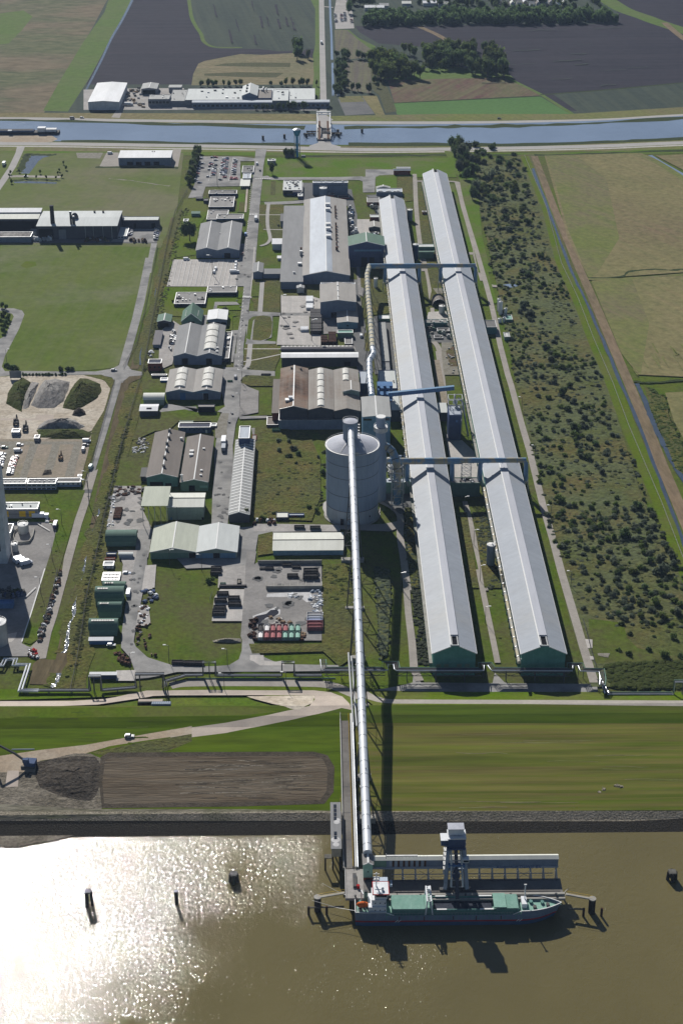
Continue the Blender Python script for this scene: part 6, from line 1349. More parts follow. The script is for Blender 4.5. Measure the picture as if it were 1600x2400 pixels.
    ob('wall',MB().box(0,w,0,L,h-4.0,h-.02),'wall_cream',r3); ob('roof',MB().box(-.3,w+.3,-.3,L+.3,h,h+.3),'roof_grey',r3)
    for k,v in enumerate((.20,.29,.62,.71,.80,.89)): ob('roof_window',MB().box(w*.28,w*.58,L*v,L*v+1.9,h+.31,h+.55),'glass',r3)
    for k,(u,v,a_,b_) in enumerate(((.1,.02,3.6,2.6),(.05,.12,5,3),(.2,.5,3.4,1.6),(.3,.55,3,1.8))): ob('roof_stain',MB().lathe([(a_/2.6,h+.31),(.1,h+.33)],12,w*u+1.5,L*v+2),'silt',r3)
    for k in range(6):
        for s in (.5,w-.5): ob('stilt',MB().cyl(s,1+(L-2)*k/5,-9,h-4,.35,n=8),'timber',r3)
    ob('stilt_platform',MB().box(-3,0,-.5,2,h-4.6,h-4.2),'concrete_dark',r3); ob('stilt',MB().cyl(-2.6,.4,-9,h-4.6,.35,n=8),'timber',r3)
    # dolphins
    for lab,c,q0,q1,y2 in (('left mooring dolphin joined to the jetty by a walkway','A',(487,1183),(135,1243),1395),('right mooring dolphin joined to the jetty by a walkway','B',(1232,622),(1452,662),770)):
        a_ = W(c,*q0,DZ); b_ = W(c,*q1,DZ); r4 = root('mooring_dolphin',lab,'dolphin',(b_.x,b_.y,0)); dd = a_-b_
        ob('walkway',MB().bar((0,0,DZ-.2),(dd.x,dd.y,DZ-.2),1.3,.4),'concrete',r4)
        m = MB()
        for s in (-.6,.6): m.bar((0,s,DZ+.9),(dd.x,dd.y+s,DZ+.9),.07)
        ob('railing',m,'paint_yellow',r4)
        ob('pile',MB().cyl(0,0,-9,DZ-.4,1.4,n=14),'timber',r4,smooth=True); ob('cap',MB().cyl(0,0,DZ-.4,DZ+.1,1.5,n=14),'concrete',r4)
        for s in (-3.6,3.6): ob('fender_pile',MB().cyl(s,-2.4,-9,DZ-3,.5,n=8),'rust_dark',r4)
        ob('lower_strut',MB().bar((-3.6,-2.4,DZ-3.4),(dd.x*.98,-2.0,DZ-3.4),.5),'concrete_dark',r4)
jetty()
def unloader():
    a = W('B',212,605,DZ); b = W('B',415,605,DZ); w = b.x-a.x; r = root('ship_unloader','tall grey and white ship unloader crane straddling the jetty','crane',((a.x+b.x)/2,a.y,DZ))
    D = 15.0; zp = 17
    for s in (-1,1):
        ob('front_leg',MB().bar((s*w*.44,1,1.2),(s*w*.31,6.0,27),1.5,1.6),'hull_top',r); ob('rear_leg',MB().bar((s*w*.45,D,1.2),(s*w*.31,9.5,27),1.2,1.3),'wall_dark',r)
        for y in (1,D): 
            bg_ = ob('bogie',MB().box(s*w*.45-2.2,s*w*.45+2.2,y-.8,y+.8,.15,1.3),'steel_dark',r)
            for q in (-1.4,0,1.4): ob('wheel',MB().tube([(s*w*.45+q,y-.35,.4),(s*w*.45+q,y+.35,.4)],.4,10),'rust_dark',bg_)
        m = MB(); m.bar((s*w*.40,2,5),(s*w*.42,D-1,5),.5); m.bar((s*w*.35,3.3,12),(s*w*.36,D-2.4,12),.5); m.bar((s*w*.40,2,5),(s*w*.36,D-2.4,12),.3); m.bar((s*w*.29,4.8,20),(s*w*.3,D-4.2,20),.5); ob('side_brace',m,'wall_dark',r)
    ob('portal_beam',MB().box(-w*.34,w*.34,3.0,4.4,12.5,14),'hull_top',r); ob('sill_beam',MB().box(-w*.42,w*.42,D-1,D,3,4.2),'wall_dark',r)
    ob('slew_platform',MB().box(-w*.37,w*.37,4.5,12,26.5,27.6),'wall_navy',r)
    mh = ob('machine_house',MB().box(-3.3,3.7,5.5,11.5,27.7,33.8),'wall_navy',r); ob('machine_roof',MB().box(-3.5,3.9,5.3,11.7,33.82,34.2),'paint_white',mh)
    for k in range(7): ob('floodlight',MB().box(-1.0+.62*k,-.6+.62*k,5.2,5.8,34.3,34.8),'trim_white',mh)
    ob('side_cabin',MB().box(-6.0,-2.95,6.5,11,27.7,31.6),'wall_navy',r); ob('cabin_roof',MB().box(-6.2,-2.92,6.3,11.2,31.62,32),'paint_white',r)
    ob('top_house',MB().box(-3.2,3.0,7.5,11.5,34.9,39),'paint_white',r); ob('top_roof',MB().box(-3.4,3.2,7.3,11.7,39.02,39.3),'silo_roof',r)
    m = MB()
    for z in range(6): m.box(w*.30,w*.30+1.3,7+z*.3,9.4+z*.3,6+z*4,6.15+z*4); m.bar((w*.30+.2,7.5,6+z*4),(w*.30+1.1,8.5,10+z*4),.12)
    ob('stair_tower',m,'steel',r)
    m = MB()
    for z in range(7): m.box(-w*.40-.9,-w*.40+.3,7,9.4,5+z*3.6,5.15+z*3.6); m.bar((-w*.40-.8,7.4,5+z*3.6),(-w*.40+.2,8.5,8.6+z*3.6),.14)
    ob('stair_tower',m,'trim_white',r)
    # boom reaching down over the ship
    bo = ob('boom',MB().bar((-1.9,7,26),(-2.3,-3.5,8),.7,.9).bar((1.9,7,26),(2.3,-3.5,8),.7,.9),'roof_cream',r)
    m = MB()
    for k in range(7): t = k/6; y = 7-10.5*t; z = 26-18*t; x = 1.9+.4*t; m.bar((-x,y,z),(x,y,z),.35)
    ob('cross_member',m,'steel',bo); ob('winch',MB().box(-3.2,3.4,1.6,3.4,16.5,18.2),'paint_blue',bo)
    ob('spout',MB().tube([(0,7,24),(0,0,14),(0,-4.6,6),(0,-6.5,2.6)],.75,12),'wall_dark',bo,smooth=True)
    ob('dust_hood',MB().lathe([(1.4,8.2),(1.7,10.5),(1.2,13)],14,0,2),'wall_navy',r)
    ob('stay_cable',MB().bar((-.6,8,34.5),(-2.3,-2.6,9.5),.12).bar((.8,8,34.5),(2.3,-2.6,9.5),.12),'lead_blue',r)
    ob('hopper',MB().poly([(-3,5,12),(3,5,12),(1,6.5,7),(-1,6.5,7)]).poly([(3,5,12),(3,10,12),(1,8,7),(1,6.5,7)]).poly([(-3,10,12),(-3,5,12),(-1,6.5,7),(-1,8,7)]).poly([(3,10,12),(-3,10,12),(-1,8,7),(1,8,7)]),'steel',r)
    r.scale.z = .64
    ob('operator_cabin',MB().box(2.6,5,2.6,5.2,19,21.6),'paint_white',r); ob('cabin_window',MB().box(2.8,4.8,2.45,2.58,19.6,21),'glass',r)
unloader()
def ship():
    zd = WATER+5.2
    a = G((831.8,2124),zd); e = G((1312.5,2113),zd); L = e.x-a.x
    yf = G((840,2103.5),zd+.9).y; yn = G((840,2142.5),zd+.9).y; Bm = (yf-yn); yc = (yf+yn)/2
    r = root('cargo_ship','white and mint green cargo ship with a red stripe moored at the jetty','ship',(a.x,yc,WATER))
    N = 34; hb = Bm/2; D = 5.2
    def hw(t): 
        if t < .04: return hb*(.93+.07*t/.04)
        if t < .80: return hb
        return hb*max(0.0,1-((t-.80)/.20)**2.3)
    def hwl(t): return hw(t)*.97 if t < .78 else hb*.97*max(0.0,1-((t-.78)/.205)**1.9) if t < .985 else 0
    def sheer(t): return D+(1.5 if t < .145 else (0 if t < .80 else 1.7))
    ts = [0,.02,.04,.1,.1449,.1451]+[.2+.06*k for k in range(10)]+[.7999,.8001,.83,.86,.89,.92,.945,.965,.98,.992,1.0]
    rows = []
    for t in ts:
        x = L*t; sh2 = sheer(t); w0 = hwl(t); w1 = hw(t); xb = x-(.035*L*((t-.8)/.2)**2 if t > .8 else 0)
        zs = [(-1.5,.9),(.05,1),(1.3,1),(1.9,1),(2.6,1),(3.6,1),(sh2,1)]
        row = []
        for z,q in zs:
            u = max(0,min(1,z/sh2)); w = (w0+(w1-w0)*u)*q; row.append((xb+(x-xb)*u,w,z))
        rows.append(row)
    m = MB(); mi = [1,1,0,2,0,0]   # 0 grey top, 1 low blue, 2 red
    for s in (-1,1):
        for i in range(len(rows)-1):
            for k in range(6):
                A,Bq,Cq,Dq = rows[i][k],rows[i+1][k],rows[i+1][k+1],rows[i][k+1]
                P = [(p[0],s*p[1],p[2]) for p in (A,Bq,Cq,Dq)]; m.poly(P if s < 0 else P[::-1],(1,1,1,2,0,0)[k])
    for k in range(6): A,Bq = rows[0][k],rows[0][k+1]; m.poly([(0,A[1],A[2]),(0,-A[1],A[2]),(0,-Bq[1],Bq[2]),(0,Bq[1],Bq[2])][::-1],(1,1,1,2,0,0)[k])
    ob('hull',m,['wall_blue','hull_low','paint_red'],r)
    # decks
    m = MB(); 
    P = [t for t in ts if t <= .1449]; m.poly([(L*t,-hw(t)+.15,D+.6) for t in P]+[(L*t,hw(t)-.15,D+.6) for t in P[::-1]])
    m.poly([(L*t,-hw(t)+.1,D-.15) for t in (.1451,.4,.7999)]+[(L*t,hw(t)-.1,D-.15) for t in (.7999,.4,.1451)])
    P = [t for t in ts if t >= .8001]; m.poly([(L*t,-hw(t)*.97,D+.75) for t in P]+[(L*t,hw(t)*.97,D+.75) for t in P[:-1][::-1]])
    m.poly([(L*.1451,-hb,D-.15),(L*.1451,hb,D-.15),(L*.1451,hb,D+.6),(L*.1451,-hb,D+.6)]); m.poly([(L*.8,-hb,D-.15),(L*.8,-hb,D+.75),(L*.8,hb,D+.75),(L*.8,hb,D-.15)])
    ob('deck',m,'paint_mint',r)
    m = MB()
    for s in (-1,1):
        for lst in ([t for t in ts if t >= .8],[t for t in ts if t < .145]):
            for t0,t1 in zip(lst,lst[1:]): m.bar((L*t0,s*hw(t0),sheer(t0)+.02),(L*t1,s*hw(t1),sheer(t1)+.02),.3,.22)
        m.bar((L*.145,s*hb,D+1.5),(L*.185,s*hb,D+.1),.25); m.bar((L*.80,s*hb,D+1.7),(L*.76,s*hb,D+.1),.25)
    m.bar((0,-hw(0),D+1.52),(0,hw(0),D+1.52),.3,.22); ob('bulwark_rail',m,'trim_white',r)
    # hatch coaming and covers
    xa,xb_ = L*.175,L*.79; hw2 = hb*.80
    m = MB(); m.box(xa,xb_,-hw2,-hw2+.3,D-.1,D+2.0); m.box(xa,xb_,hw2-.3,hw2,D-.1,D+2.0); m.box(xa,xa+.3,-hw2+.31,hw2-.31,D-.1,D+2); m.box(xb_-.3,xb_,-hw2+.31,hw2-.31,D-.1,D+2)
    for k in range(30): x = xa+(xb_-xa)*(k+.5)/30; m.box(x-.12,x+.12,-hw2-.4,-hw2-.01,D-.1,D+1.8); m.box(x-.12,x+.12,hw2+.01,hw2+.4,D-.1,D+1.8)
    ob('hatch_coaming',m,'wall_teal',r)
    ob('hold',MB().box(L*.38,L*.66,-hw2+.32,hw2-.32,D-.1,D+.7),'hold',r); m = MB().poly([(L*.40,-hw2+.6,D+.75),(L*.64,-hw2+.6,D+.75),(L*.60,0,D+1.5),(L*.46,.6,D+1.4)]); ob('cargo',m,'hold',r)
    for x0,x1,z,nm in ((.177,.265,2.05,0),(.266,.335,2.05,0),(.336,.372,2.5,0),(.668,.728,2.6,0),(.73,.785,2.05,0)):
        ob('hatch_cover',MB().box(L*x0,L*x1,-hw2-.25,hw2+.25,D+z,D+z+.55),'paint_mint',r)
    for k in range(5): x = L*(.345+.007*k); ob('hatch_rib',MB().box(x-.1,x+.1,-hw2,hw2,D+3.06,D+3.25),'paint_mint',r)
    for s in (-1,1): ob('coaming_lip',MB().box(L*.39,L*.44,min(s*hw2-.35,s*hw2+.35),max(s*hw2-.35,s*hw2+.35),D+2.02,D+2.2),'trim_white',r); ob('coaming_lip',MB().box(L*.60,L*.665,min(s*hw2-.35,s*hw2+.35),max(s*hw2-.35,s*hw2+.35),D+2.02,D+2.2),'trim_white',r)
    # gantry
    m = MB()
    for k in range(16): x = L*(.178+.0058*k+(.0 if k < 8 else 0)); m.box(x-.05,x+.05,-hw2-.2,hw2+.2,D+2.61,D+2.72)
    for k in range(12): x = L*(.272+.0055*k); m.box(x-.05,x+.05,-hw2-.2,hw2+.2,D+2.61,D+2.72)
    for k in range(9): x = L*(.735+.0055*k); m.box(x-.05,x+.05,-hw2-.2,hw2+.2,D+2.61,D+2.72)
    ob('hatch_seam',m,'wall_teal',r)
    m = MB()
    for s in (-1,1):
        m.bar((L*.185,s*(hb-.15),D+1.0),(L*.76,s*(hb-.15),D+1.0),.08)
        for k in range(40): x = L*(.185+.575*k/39); m.bar((x,s*(hb-.15),D-.1),(x,s*(hb-.15),D+1.0),.07)
    ob('side_rail',m,'steel',r)
    m = MB()
    for k in range(26): x = L*(.15+.65*k/25); m.box(x-.12,x+.12,-hb-.02,-hb+.1,2.7,D-.2)
    ob('hull_frame',m,'wall_teal',r)
    for k,x in enumerate((.21,.33,.47,.58,.70)): ob('rust_streak',MB().box(L*x,L*x+.35,-hb-.04,-hb+.02,2.9-.5*(k % 2),D-.5),'rust',r)
    g = ob('hatch_gantry',MB().bar((L*.338,-hb+.5,D),(L*.345,-hb+.5,D+6.5),.5).bar((L*.338,hb-.5,D),(L*.345,hb-.5,D+6.5),.5).bar((L*.372,-hb+.5,D),(L*.362,-hb+.5,D+6.5),.5).bar((L*.372,hb-.5,D),(L*.362,hb-.5,D+6.5),.5),'paint_white',r)
    m = MB(); xs = (L*.344,L*.364)
    for x in xs: m.bar((x,-hb+.3,D+6.5),(x,hb-.3,D+6.5),.5,.6)
    for k in range(8): y = -hb+.6+(Bm-1.2)*k/7; m.bar((xs[0],y,D+6.5),(xs[1],y,D+6.5),.25)
    ob('gantry_beam',m,'paint_white',g); ob('gantry_cabin',MB().box(L*.35,L*.362,1,2.8,D+6.9,D+8.2),'paint_white',g)
    # superstructure
    x0 = L*.075; x1 = L*.150
    ob('accommodation',MB().box(x0-1.0,x1,-hb*.86,hb*.86,D+.6,D+3.6),'paint_white',r); ob('upper_accommodation',MB().box(x0+.3,x1-.2,-hb*.72,hb*.80,D+3.61,D+6.6),'paint_white',r)
    wh = ob('wheelhouse',MB().box(x0+1.4,x1+.3,-hb*.62,hb*.72,D+6.61,D+9.2),'paint_white',r)
    ob('wheelhouse_roof',MB().box(x0+.9,x1+.8,-hb*.70,hb*.80,D+9.21,D+9.5),'paint_white',wh)
    m = MB(); q = ((x0+.75,-hb*.74),(x1+.95,-hb*.74),(x1+.95,hb*.84),(x0+.75,hb*.84))
    for k in range(4): m.bar((*q[k],D+9.35),(*q[(k+1) % 4],D+9.35),.28,.4)
    ob('red_roof_edge',m,'paint_red',wh)
    for k in range(6): x = x0+1.9+k*(x1-x0-2.2)/5.6; ob('window',MB().box(x,x+.75,-hb*.62-.08,-hb*.62+.02,D+7.7,D+8.6),'glass',wh)
    for k in range(5): y = -hb*.5+k*hb*.24; ob('window',MB().box(x1+.29,x1+.38,y,y+.9,D+7.7,D+8.6),'glass',wh)
    for k in range(3):
        for z in (D+4.8,D+1.9): ob('porthole',MB().box(x0+1.5+k*1.9,x0+1.95+k*1.9,-hb*.86-.06 if z < D+3 else -hb*.72-.06,-hb*.7,z,z+.5),'glass',r)
    ms = ob('mast',MB().bar((x0+2.2,1.5,D+9.5),(x0+2.2,1.5,D+16),.45),'paint_white',r); m = MB()
    for z in (11,12.5,14,15.4): m.bar((x0+1.0,1.5,D+z),(x0+3.4,1.5,D+z),.22)
    m.box(x0+1.3,x0+3.2,1.2,1.8,D+13,D+13.25); ob('radar_yard',m,'trim_white',ms); ob('radome',MB().lathe([(.1,D+9.5),(.55,D+9.8),(.6,D+10.3),(.3,D+10.8),(.05,D+10.9)],12,x0+4.6,-1),'trim_white',wh,smooth=True)
    fn = ob('funnel',MB().poly([(x0-2.6,hb*.35,D+.6),(x0-1.2,hb*.35,D+.6),(x0-1.2,hb*.35,D+6),(x0-2.4,hb*.35,D+5.6)]).box(x0-2.6,x0-1.2,hb*.36,hb*.72,D+.6,D+5.8),'wall_teal',r); ob('funnel_cap',MB().box(x0-2.5,x0-1.3,hb*.42,hb*.66,D+5.82,D+6.2),'steel_dark',fn)
    lb = ob('lifeboat',MB().lathe([(.1,-2.6),(.9,-1.9),(1.25,-.6),(1.25,.8),(.8,2.0),(.1,2.6)],14),'paint_orange',r,smooth=True); lb.rotation_euler = (0,pi/2,0); lb.location = (x0-3.2,-hb*.35,D+3.0)
    cb_ = ob('lifeboat_cradle',MB().bar((x0-5.2,-hb*.35-.9,D+.6),(x0-4.4,-hb*.35-.4,D+2.6),.2).bar((x0-2,-hb*.35-.9,D+.6),(x0-2.2,-hb*.35-.4,D+2.6),.2),'trim_white',r)
    for y in (-.3,.75):
        ob('stern_crane',MB().bar((x0-3.6,hb*.5,D+.6),(x0-3.6,hb*.5,D+6.5),.5).bar((x0-3.6,hb*.5,D+6.3),(x0-3.0,-hb*.1,D+7),.35),'paint_white',r) if y < 0 else None
    m = MB()
    for k in range(9): t = .006+.0075*k; m.bar((L*t+.3,-hw(t)+.35,D+.6),(L*t+.3,-hw(t)+.35,D+2.6),.09)
    ob('stern_rail',m,'trim_white',r)
    for k,(x,y) in enumerate(((1.5,-2.4),(1.6,1.9),(2.8,0),(L*.845,1.2),(L*.86,-2),(L*.90,.8),(L*.925,-.6))): ob('winch',MB().box(x,x+1.3,y-.6,y+.6,D+.76,D+1.6).tube([(x+.6,y-1,D+1.3),(x+.6,y+1,D+1.3)],.35,8),('steel_dark','wall_teal')[k % 2],r)
    fm = ob('foremast',MB().bar((L*.822,1.2,D+.7),(L*.822,1.2,D+9.5),.4),'paint_white',r); ob('foremast_light',MB().box(L*.822-.5,L*.822+.5,1.0,1.4,D+9.5,D+9.9),'trim_white',fm); ob('mast_house',MB().box(L*.805,L*.83,-2.2,2.8,D+.76,D+2.8),'paint_white',r)
    for sx in (.19,.775): 
        for dxx in (0,1.1): ob('hull_mark',MB().poly([(L*sx+dxx,-hb-.03,1.9),(L*sx+dxx+.35,-hb-.03,1.9),(L*sx+dxx+1.5,-hb-.03,3.0),(L*sx+dxx+1.15,-hb-.03,3.0)]),'trim_white',r)
    for k,(xx,yy,tx,ty,tz) in enumerate(((1.0,hb*.8,-14,9,0),(2,-hb*.7,-19,6,0),(L*.99,0,L*.06,9,0),(L*.96,1,L*.08,7,0))):
        b0 = Vector((xx,yy,D+.9)); b1 = Vector((xx+tx,yy+ty,DZ-WATER)); rr_ = root('mooring_line',('stern line to the jetty','stern line to the left dolphin','bow line to the jetty end','bow line to the right dolphin')[k]+' from the cargo ship','rope',(a.x,yc,WATER)); mid = (b0+b1)/2-Vector((0,0,.8)); ob('rope',MB().bar(b0,mid,.12).bar(mid,b1,.12),'steel',rr_)
    return r
ship()
# ================================================================ pipelines, lamps, fences
def pipeline(label,pts,n,sp,r_=.38,mats=('duct_silver','steel_dark','wall_green'),sup=11,name='pipeline',truss=False):
    """pts: world points (with z). n parallel pipes."""
    o = Vector(pts[0]); o.z = 0; r = root(name,label,'pipeline',tuple(o)); P = [Vector(p)-o for p in pts]
    for k in range(n):
        off = (k-(n-1)/2)*sp; Q = []
        for i,p in enumerate(P):
            a = (P[i]-P[i-1]) if i else (P[1]-P[0]); b = (P[i+1]-P[i]) if i < len(P)-1 else a
            a2 = Vector((a.x,a.y,0)); b2 = Vector((b.x,b.y,0)); a2 = a2.normalized() if a2.length > .05 else (b2.normalized() if b2.length > .05 else Vector((1,0,0))); b2 = b2.normalized() if b2.length > .05 else a2
            t = (a2+b2).normalized() if (a2+b2).length > .1 else a2; nn = Vector((-t.y,t.x,0)); cs = max(.5,t.dot(a2)); Q.append(p+nn*(off/cs)+Vector((0,0,0)))
        ob('pipe',MB().tube(Q,r_,8),mats[k % len(mats)],r,smooth=False)
    s = 0; acc = 3
    for A,Bq in zip(P,P[1:]):
        l = (Bq-A).length; 
        if l < .01: continue
        u = (Bq-A)/l
        if abs(u.z) > .5: continue
        while acc < l:
            p = A+u*acc; g = zt((p+o).y); nn = Vector((-u.y,u.x,0)); w2 = n*sp/2+.3
            m = MB(); m.bar(p-nn*w2-Vector((0,0,.55)),p+nn*w2-Vector((0,0,.55)),.25)
            m.bar(p-nn*w2*.6-Vector((0,0,.6)),Vector((p.x-nn.x*w2*.6,p.y-nn.y*w2*.6,g)),.3); m.bar(p+nn*w2*.6-Vector((0,0,.6)),Vector((p.x+nn.x*w2*.6,p.y+nn.y*w2*.6,g)),.3)
            ob('pipe_support',m,'steel_dark',r); acc += sup
        acc -= l
        if truss and l > 10:
            m = MB(); nn = Vector((-u.y,u.x,0)); q = int(l/4)
            for sg in (-1,1):
                e = nn*(sg*(n*sp/2+.2)); m.bar(A+e-Vector((0,0,.7)),Bq+e-Vector((0,0,.7)),.25); m.bar(A+e-Vector((0,0,2.6)),Bq+e-Vector((0,0,2.6)),.25)
                for k in range(q): a0 = A+u*(l*k/q); a1 = A+u*(l*(k+1)/q); m.bar(a0+e-Vector((0,0,.7 if k % 2 else 2.6)),a1+e-Vector((0,0,2.6 if k % 2 else .7)),.16)
            ob('truss',m,'steel_dark',r)
    return r
def pw(c,pts,z): return [tuple(W(c,x,y,z)) for x,y in pts]
def portal(c,x0,x1,y,zlow,zhi):
    a = W(c,x0,y,zlow); b = W(c,x1,y,zlow); return [tuple(a),(a.x,a.y,zhi),(b.x,a.y,zhi),(b.x,a.y,zlow)]
PL = 2.2
pipeline('zigzag silver pipeline with an expansion loop at the left edge',pw('t',[(-150,1010),(30,1008),(60,948),(175,948),(155,1005),(312,1005),(222,1285),(420,1285)],PL),2,1.5,.5,('galvanised','galvanised','steel_dark'))
a = pw('x',[(160,270),(730,270)],PL)+portal('x',735,830,268,PL,10)+pw('x',[(845,268),(1105,246)],PL)+portal('x',1112,1345,244,PL,9.5)+pw('x',[(1350,195),(1500,153)],PL)+pw('y',[(110,132),(238,130)],PL)
pipeline('pipeline climbing over two gateway loops beside the western dyke road',a,3,1.0,.3,('steel_dark','duct_silver','steel_dark'))
a = portal('y',240,332,132,PL,9.5)+pw('y',[(345,133),(810,133)],PL)+portal('y',818,908,133,PL,9.5)+pw('y',[(915,133),(1110,133)],PL)
pipeline('pipeline with two square loops between yard road and dyke',a,3,1.0,.3,('steel_dark','duct_silver','steel_dark'))
pipeline('low green pipe following the pipeline on the dyke side',pw('y',[(130,158),(600,157),(1210,156)],1.0),1,1,.35,('wall_green',))
PH = 7.0
a = portal('y',1120,1125,95,1,PH)[1:2]+pw('v',[(860,1048),(1420,1048),(1420,995),(1520,995),(1530,1048)],PH)+pw('w',[(95,688),(685,688),(685,652),(745,652),(770,688),(1310,690),(1312,655),(1385,655),(1400,692),(1535,695),(1545,760),(1540,800)],PH)
pipeline('high trussed pipe rack running past the gable ends of both long halls',a,4,.9,.3,('duct_silver','steel_dark','steel_dark','wall_green'),truss=True,sup=14)
pipeline('bundle of pipes bending down from the high rack at its east end',[tuple(W('w',1538,800,PH))]+pw('E',[(720,1700),(790,1850)],2.2),3,1.0,.36,('galvanised','steel_dark','duct_silver'))
a = pw('E',[(790,1850),(1440,1850)],PL)+portal('E',1468,1600,1850,PL,9)+pw('z',[(1700,55),(2400,60)],PL)
pipeline('pipeline leading to the right edge with one raised loop',a,3,.9,.3,('duct_silver','steel_dark','wall_green'))
def lampproto():
    r = root('street_lamp','x','street lamp',(0,0,0),'street lamps on the plant roads'); ob('pole',MB().tube([(0,0,0),(0,0,8.6)],[.13,.09],6),'steel_dark',r); ob('arm',MB().bar((0,0,8.5),(1.3,0,8.8),.1),'steel',r); ob('lamp_head',MB().box(1.1,2.3,-.3,.3,8.72,8.98),'trim_white',r); return r
LP = lampproto(); first = True
def lamp(c,x,y,lab,rz=pi,sc=1.0):
    global first
    p = W(c,x,y)
    if first: LP.location = p; LP.rotation_euler.z = rz; LP['label'] = lab; LP.scale = (sc,)*3; first = False
    else: dup(LP,tuple(p),rz,lab,scale=sc)
for c,x,y,rz,lab in (('r',1320,110,pi,'street lamp in the deep shade east of the silo'),('r',1405,1180,0,'street lamp on the path west of the first hall, south of the silo shadow'),('w',118,120,0,'street lamp where the conveyor shadow meets the path'),
    ('s',655,470,0,'street lamp north end of the lane between the halls'),('s',742,780,0,'street lamp halfway down the lane between the halls'),('s',800,1110,0,'street lamp near the tank on the lane between the halls'),('w',712,365,0,'street lamp southern part of the lane between the halls'),
    ('E',420,770,pi,'street lamp by the east road beside the bushes'),('E',215,90,pi,'street lamp at the east road level with the southern duct'),('D',85,640,pi,'street lamp on the verge of the east road'),('o',1200,0,pi,'street lamp at the top of the eastern verge'),('D',205,1090,pi,'street lamp on the eastern verge near the duct end'),
    ('q',770,565,pi,'street lamp in front of the white roofed gabled store'),('q',698,965,0,'street lamp in front of the west storage hall'),('q',992,1010,pi,'street lamp in front of the east storage hall'),('u',375,1180,0,'street lamp at the bend of the yard road'),('u',1365,1140,pi,'street lamp on the lawn edge by the pipeline'),('u',770,1100,pi,'street lamp at the south edge of the enclosed lawn'),
    ('y',395,250,pi,'street lamp between pipeline and dirt road, west one'),('y',848,240,pi,'street lamp between pipeline and dirt road, east one'),('p',1028,415,pi,'tall street lamp beside the west perimeter road'),('p',520,300,0,'street lamp on the lawn behind the yellow door hall'),('p',715,640,pi,'street lamp at the corner of the western lawn'),('p',640,810,pi,'street lamp on the kerb of the western works'),('p',605,1050,pi,'street lamp in the western lawn near the kerb'),
    ('t',445,240,pi,'street lamp in the grass beside the tower shadow'),('m',1145,500,pi,'twin headed lamp post in the paved lot beside the main road'),('m',1165,260,pi,'lamp post beside the path north of the paved lot'),('i',700,255,pi,'mast light in the middle of the pale loading yard'),('j',150,630,0,'mast light at the west edge of the pale plant yard'),('j',432,860,0,'mast light in front of the dark racks'),('e',508,375,0,'mast light in the staff car park'),
    ('l',945,1290,pi,'street lamp on the west road near the site cabins'),('h',65,900,0,'street lamp by the sign at the western junction')):
    lamp(c,x,y,lab,rz,1.9 if 'mast' in lab or 'tall' in lab else 1.15)
def fence(label,c,pts,h=2.2,sp=4,mm='steel_dark',cls='fence'):
    P = [W(c,*q) for q in pts]; o = P[0]; r = root('fence',label,cls,tuple(o)); m = MB(); mp = MB()
    for A,Bq in zip(P,P[1:]):
        l = (Bq-A).length; u = (Bq-A)/l; n = max(1,int(l/sp)); a0 = A-o
        for z in (h,h*.66,h*.33): m.bar(a0+Vector((0,0,z)),Bq-o+Vector((0,0,z)),.12 if z == h else .06)
        for k in range(n): p = a0+u*(l*k/n); mp.bar(p,p+Vector((0,0,h+.3)),.14)
    ob('rail',m,mm,r); ob('fence_post',mp,mm,r); return r
fence('long green perimeter fence between the western ditch and the smelter','F',[(430,440),(402,490),(385,560),(352,730),(327,860),(315,900),(283,1010),(262,1100),(240,1190),(218,1295),(200,1370),(186,1470),(172,1545),(160,1600)],2.4)
fence('fence on the west side of the perimeter road','F',[(362,568),(348,640),(332,720),(315,790),(283,848)],2)
fence('fence along the building site and works lawn','l',[(1240,160),(1215,250),(1110,640),(1000,1030),(905,1291)],2); fence('fence beside the works lawn in the south west','t',[(625,0),(580,200),(500,480),(430,700),(410,745)],2)
fence('low boundary fence east of the eastern verge','P',VP_,1.8,mm='roof_grey_light')
fence('thin fence with hedge tufts beside the east road at its south end','E',[(545,1120),(575,1220),(620,1400),(675,1590)],1.8)
fence('short fence beside the piping store in the south yard','u',[(1185,480),(1200,430),(1215,400)],2)
fence('white guard rail at the head of the jetty approach road','y',[(1245,425),(1250,600),(1258,900),(1268,1080)],1.3,mm='trim_white')
r = root('pipe_mast','pair of tall white posts leaning together beside the conveyor tube','mast',tuple(W('y',1338,420))); 
for k in (0,1): ob('post',MB().tube([(k*1.6,-10,0),(k*1.4-1.5,34,13-k*2)],.42,8),'trim_white',r)
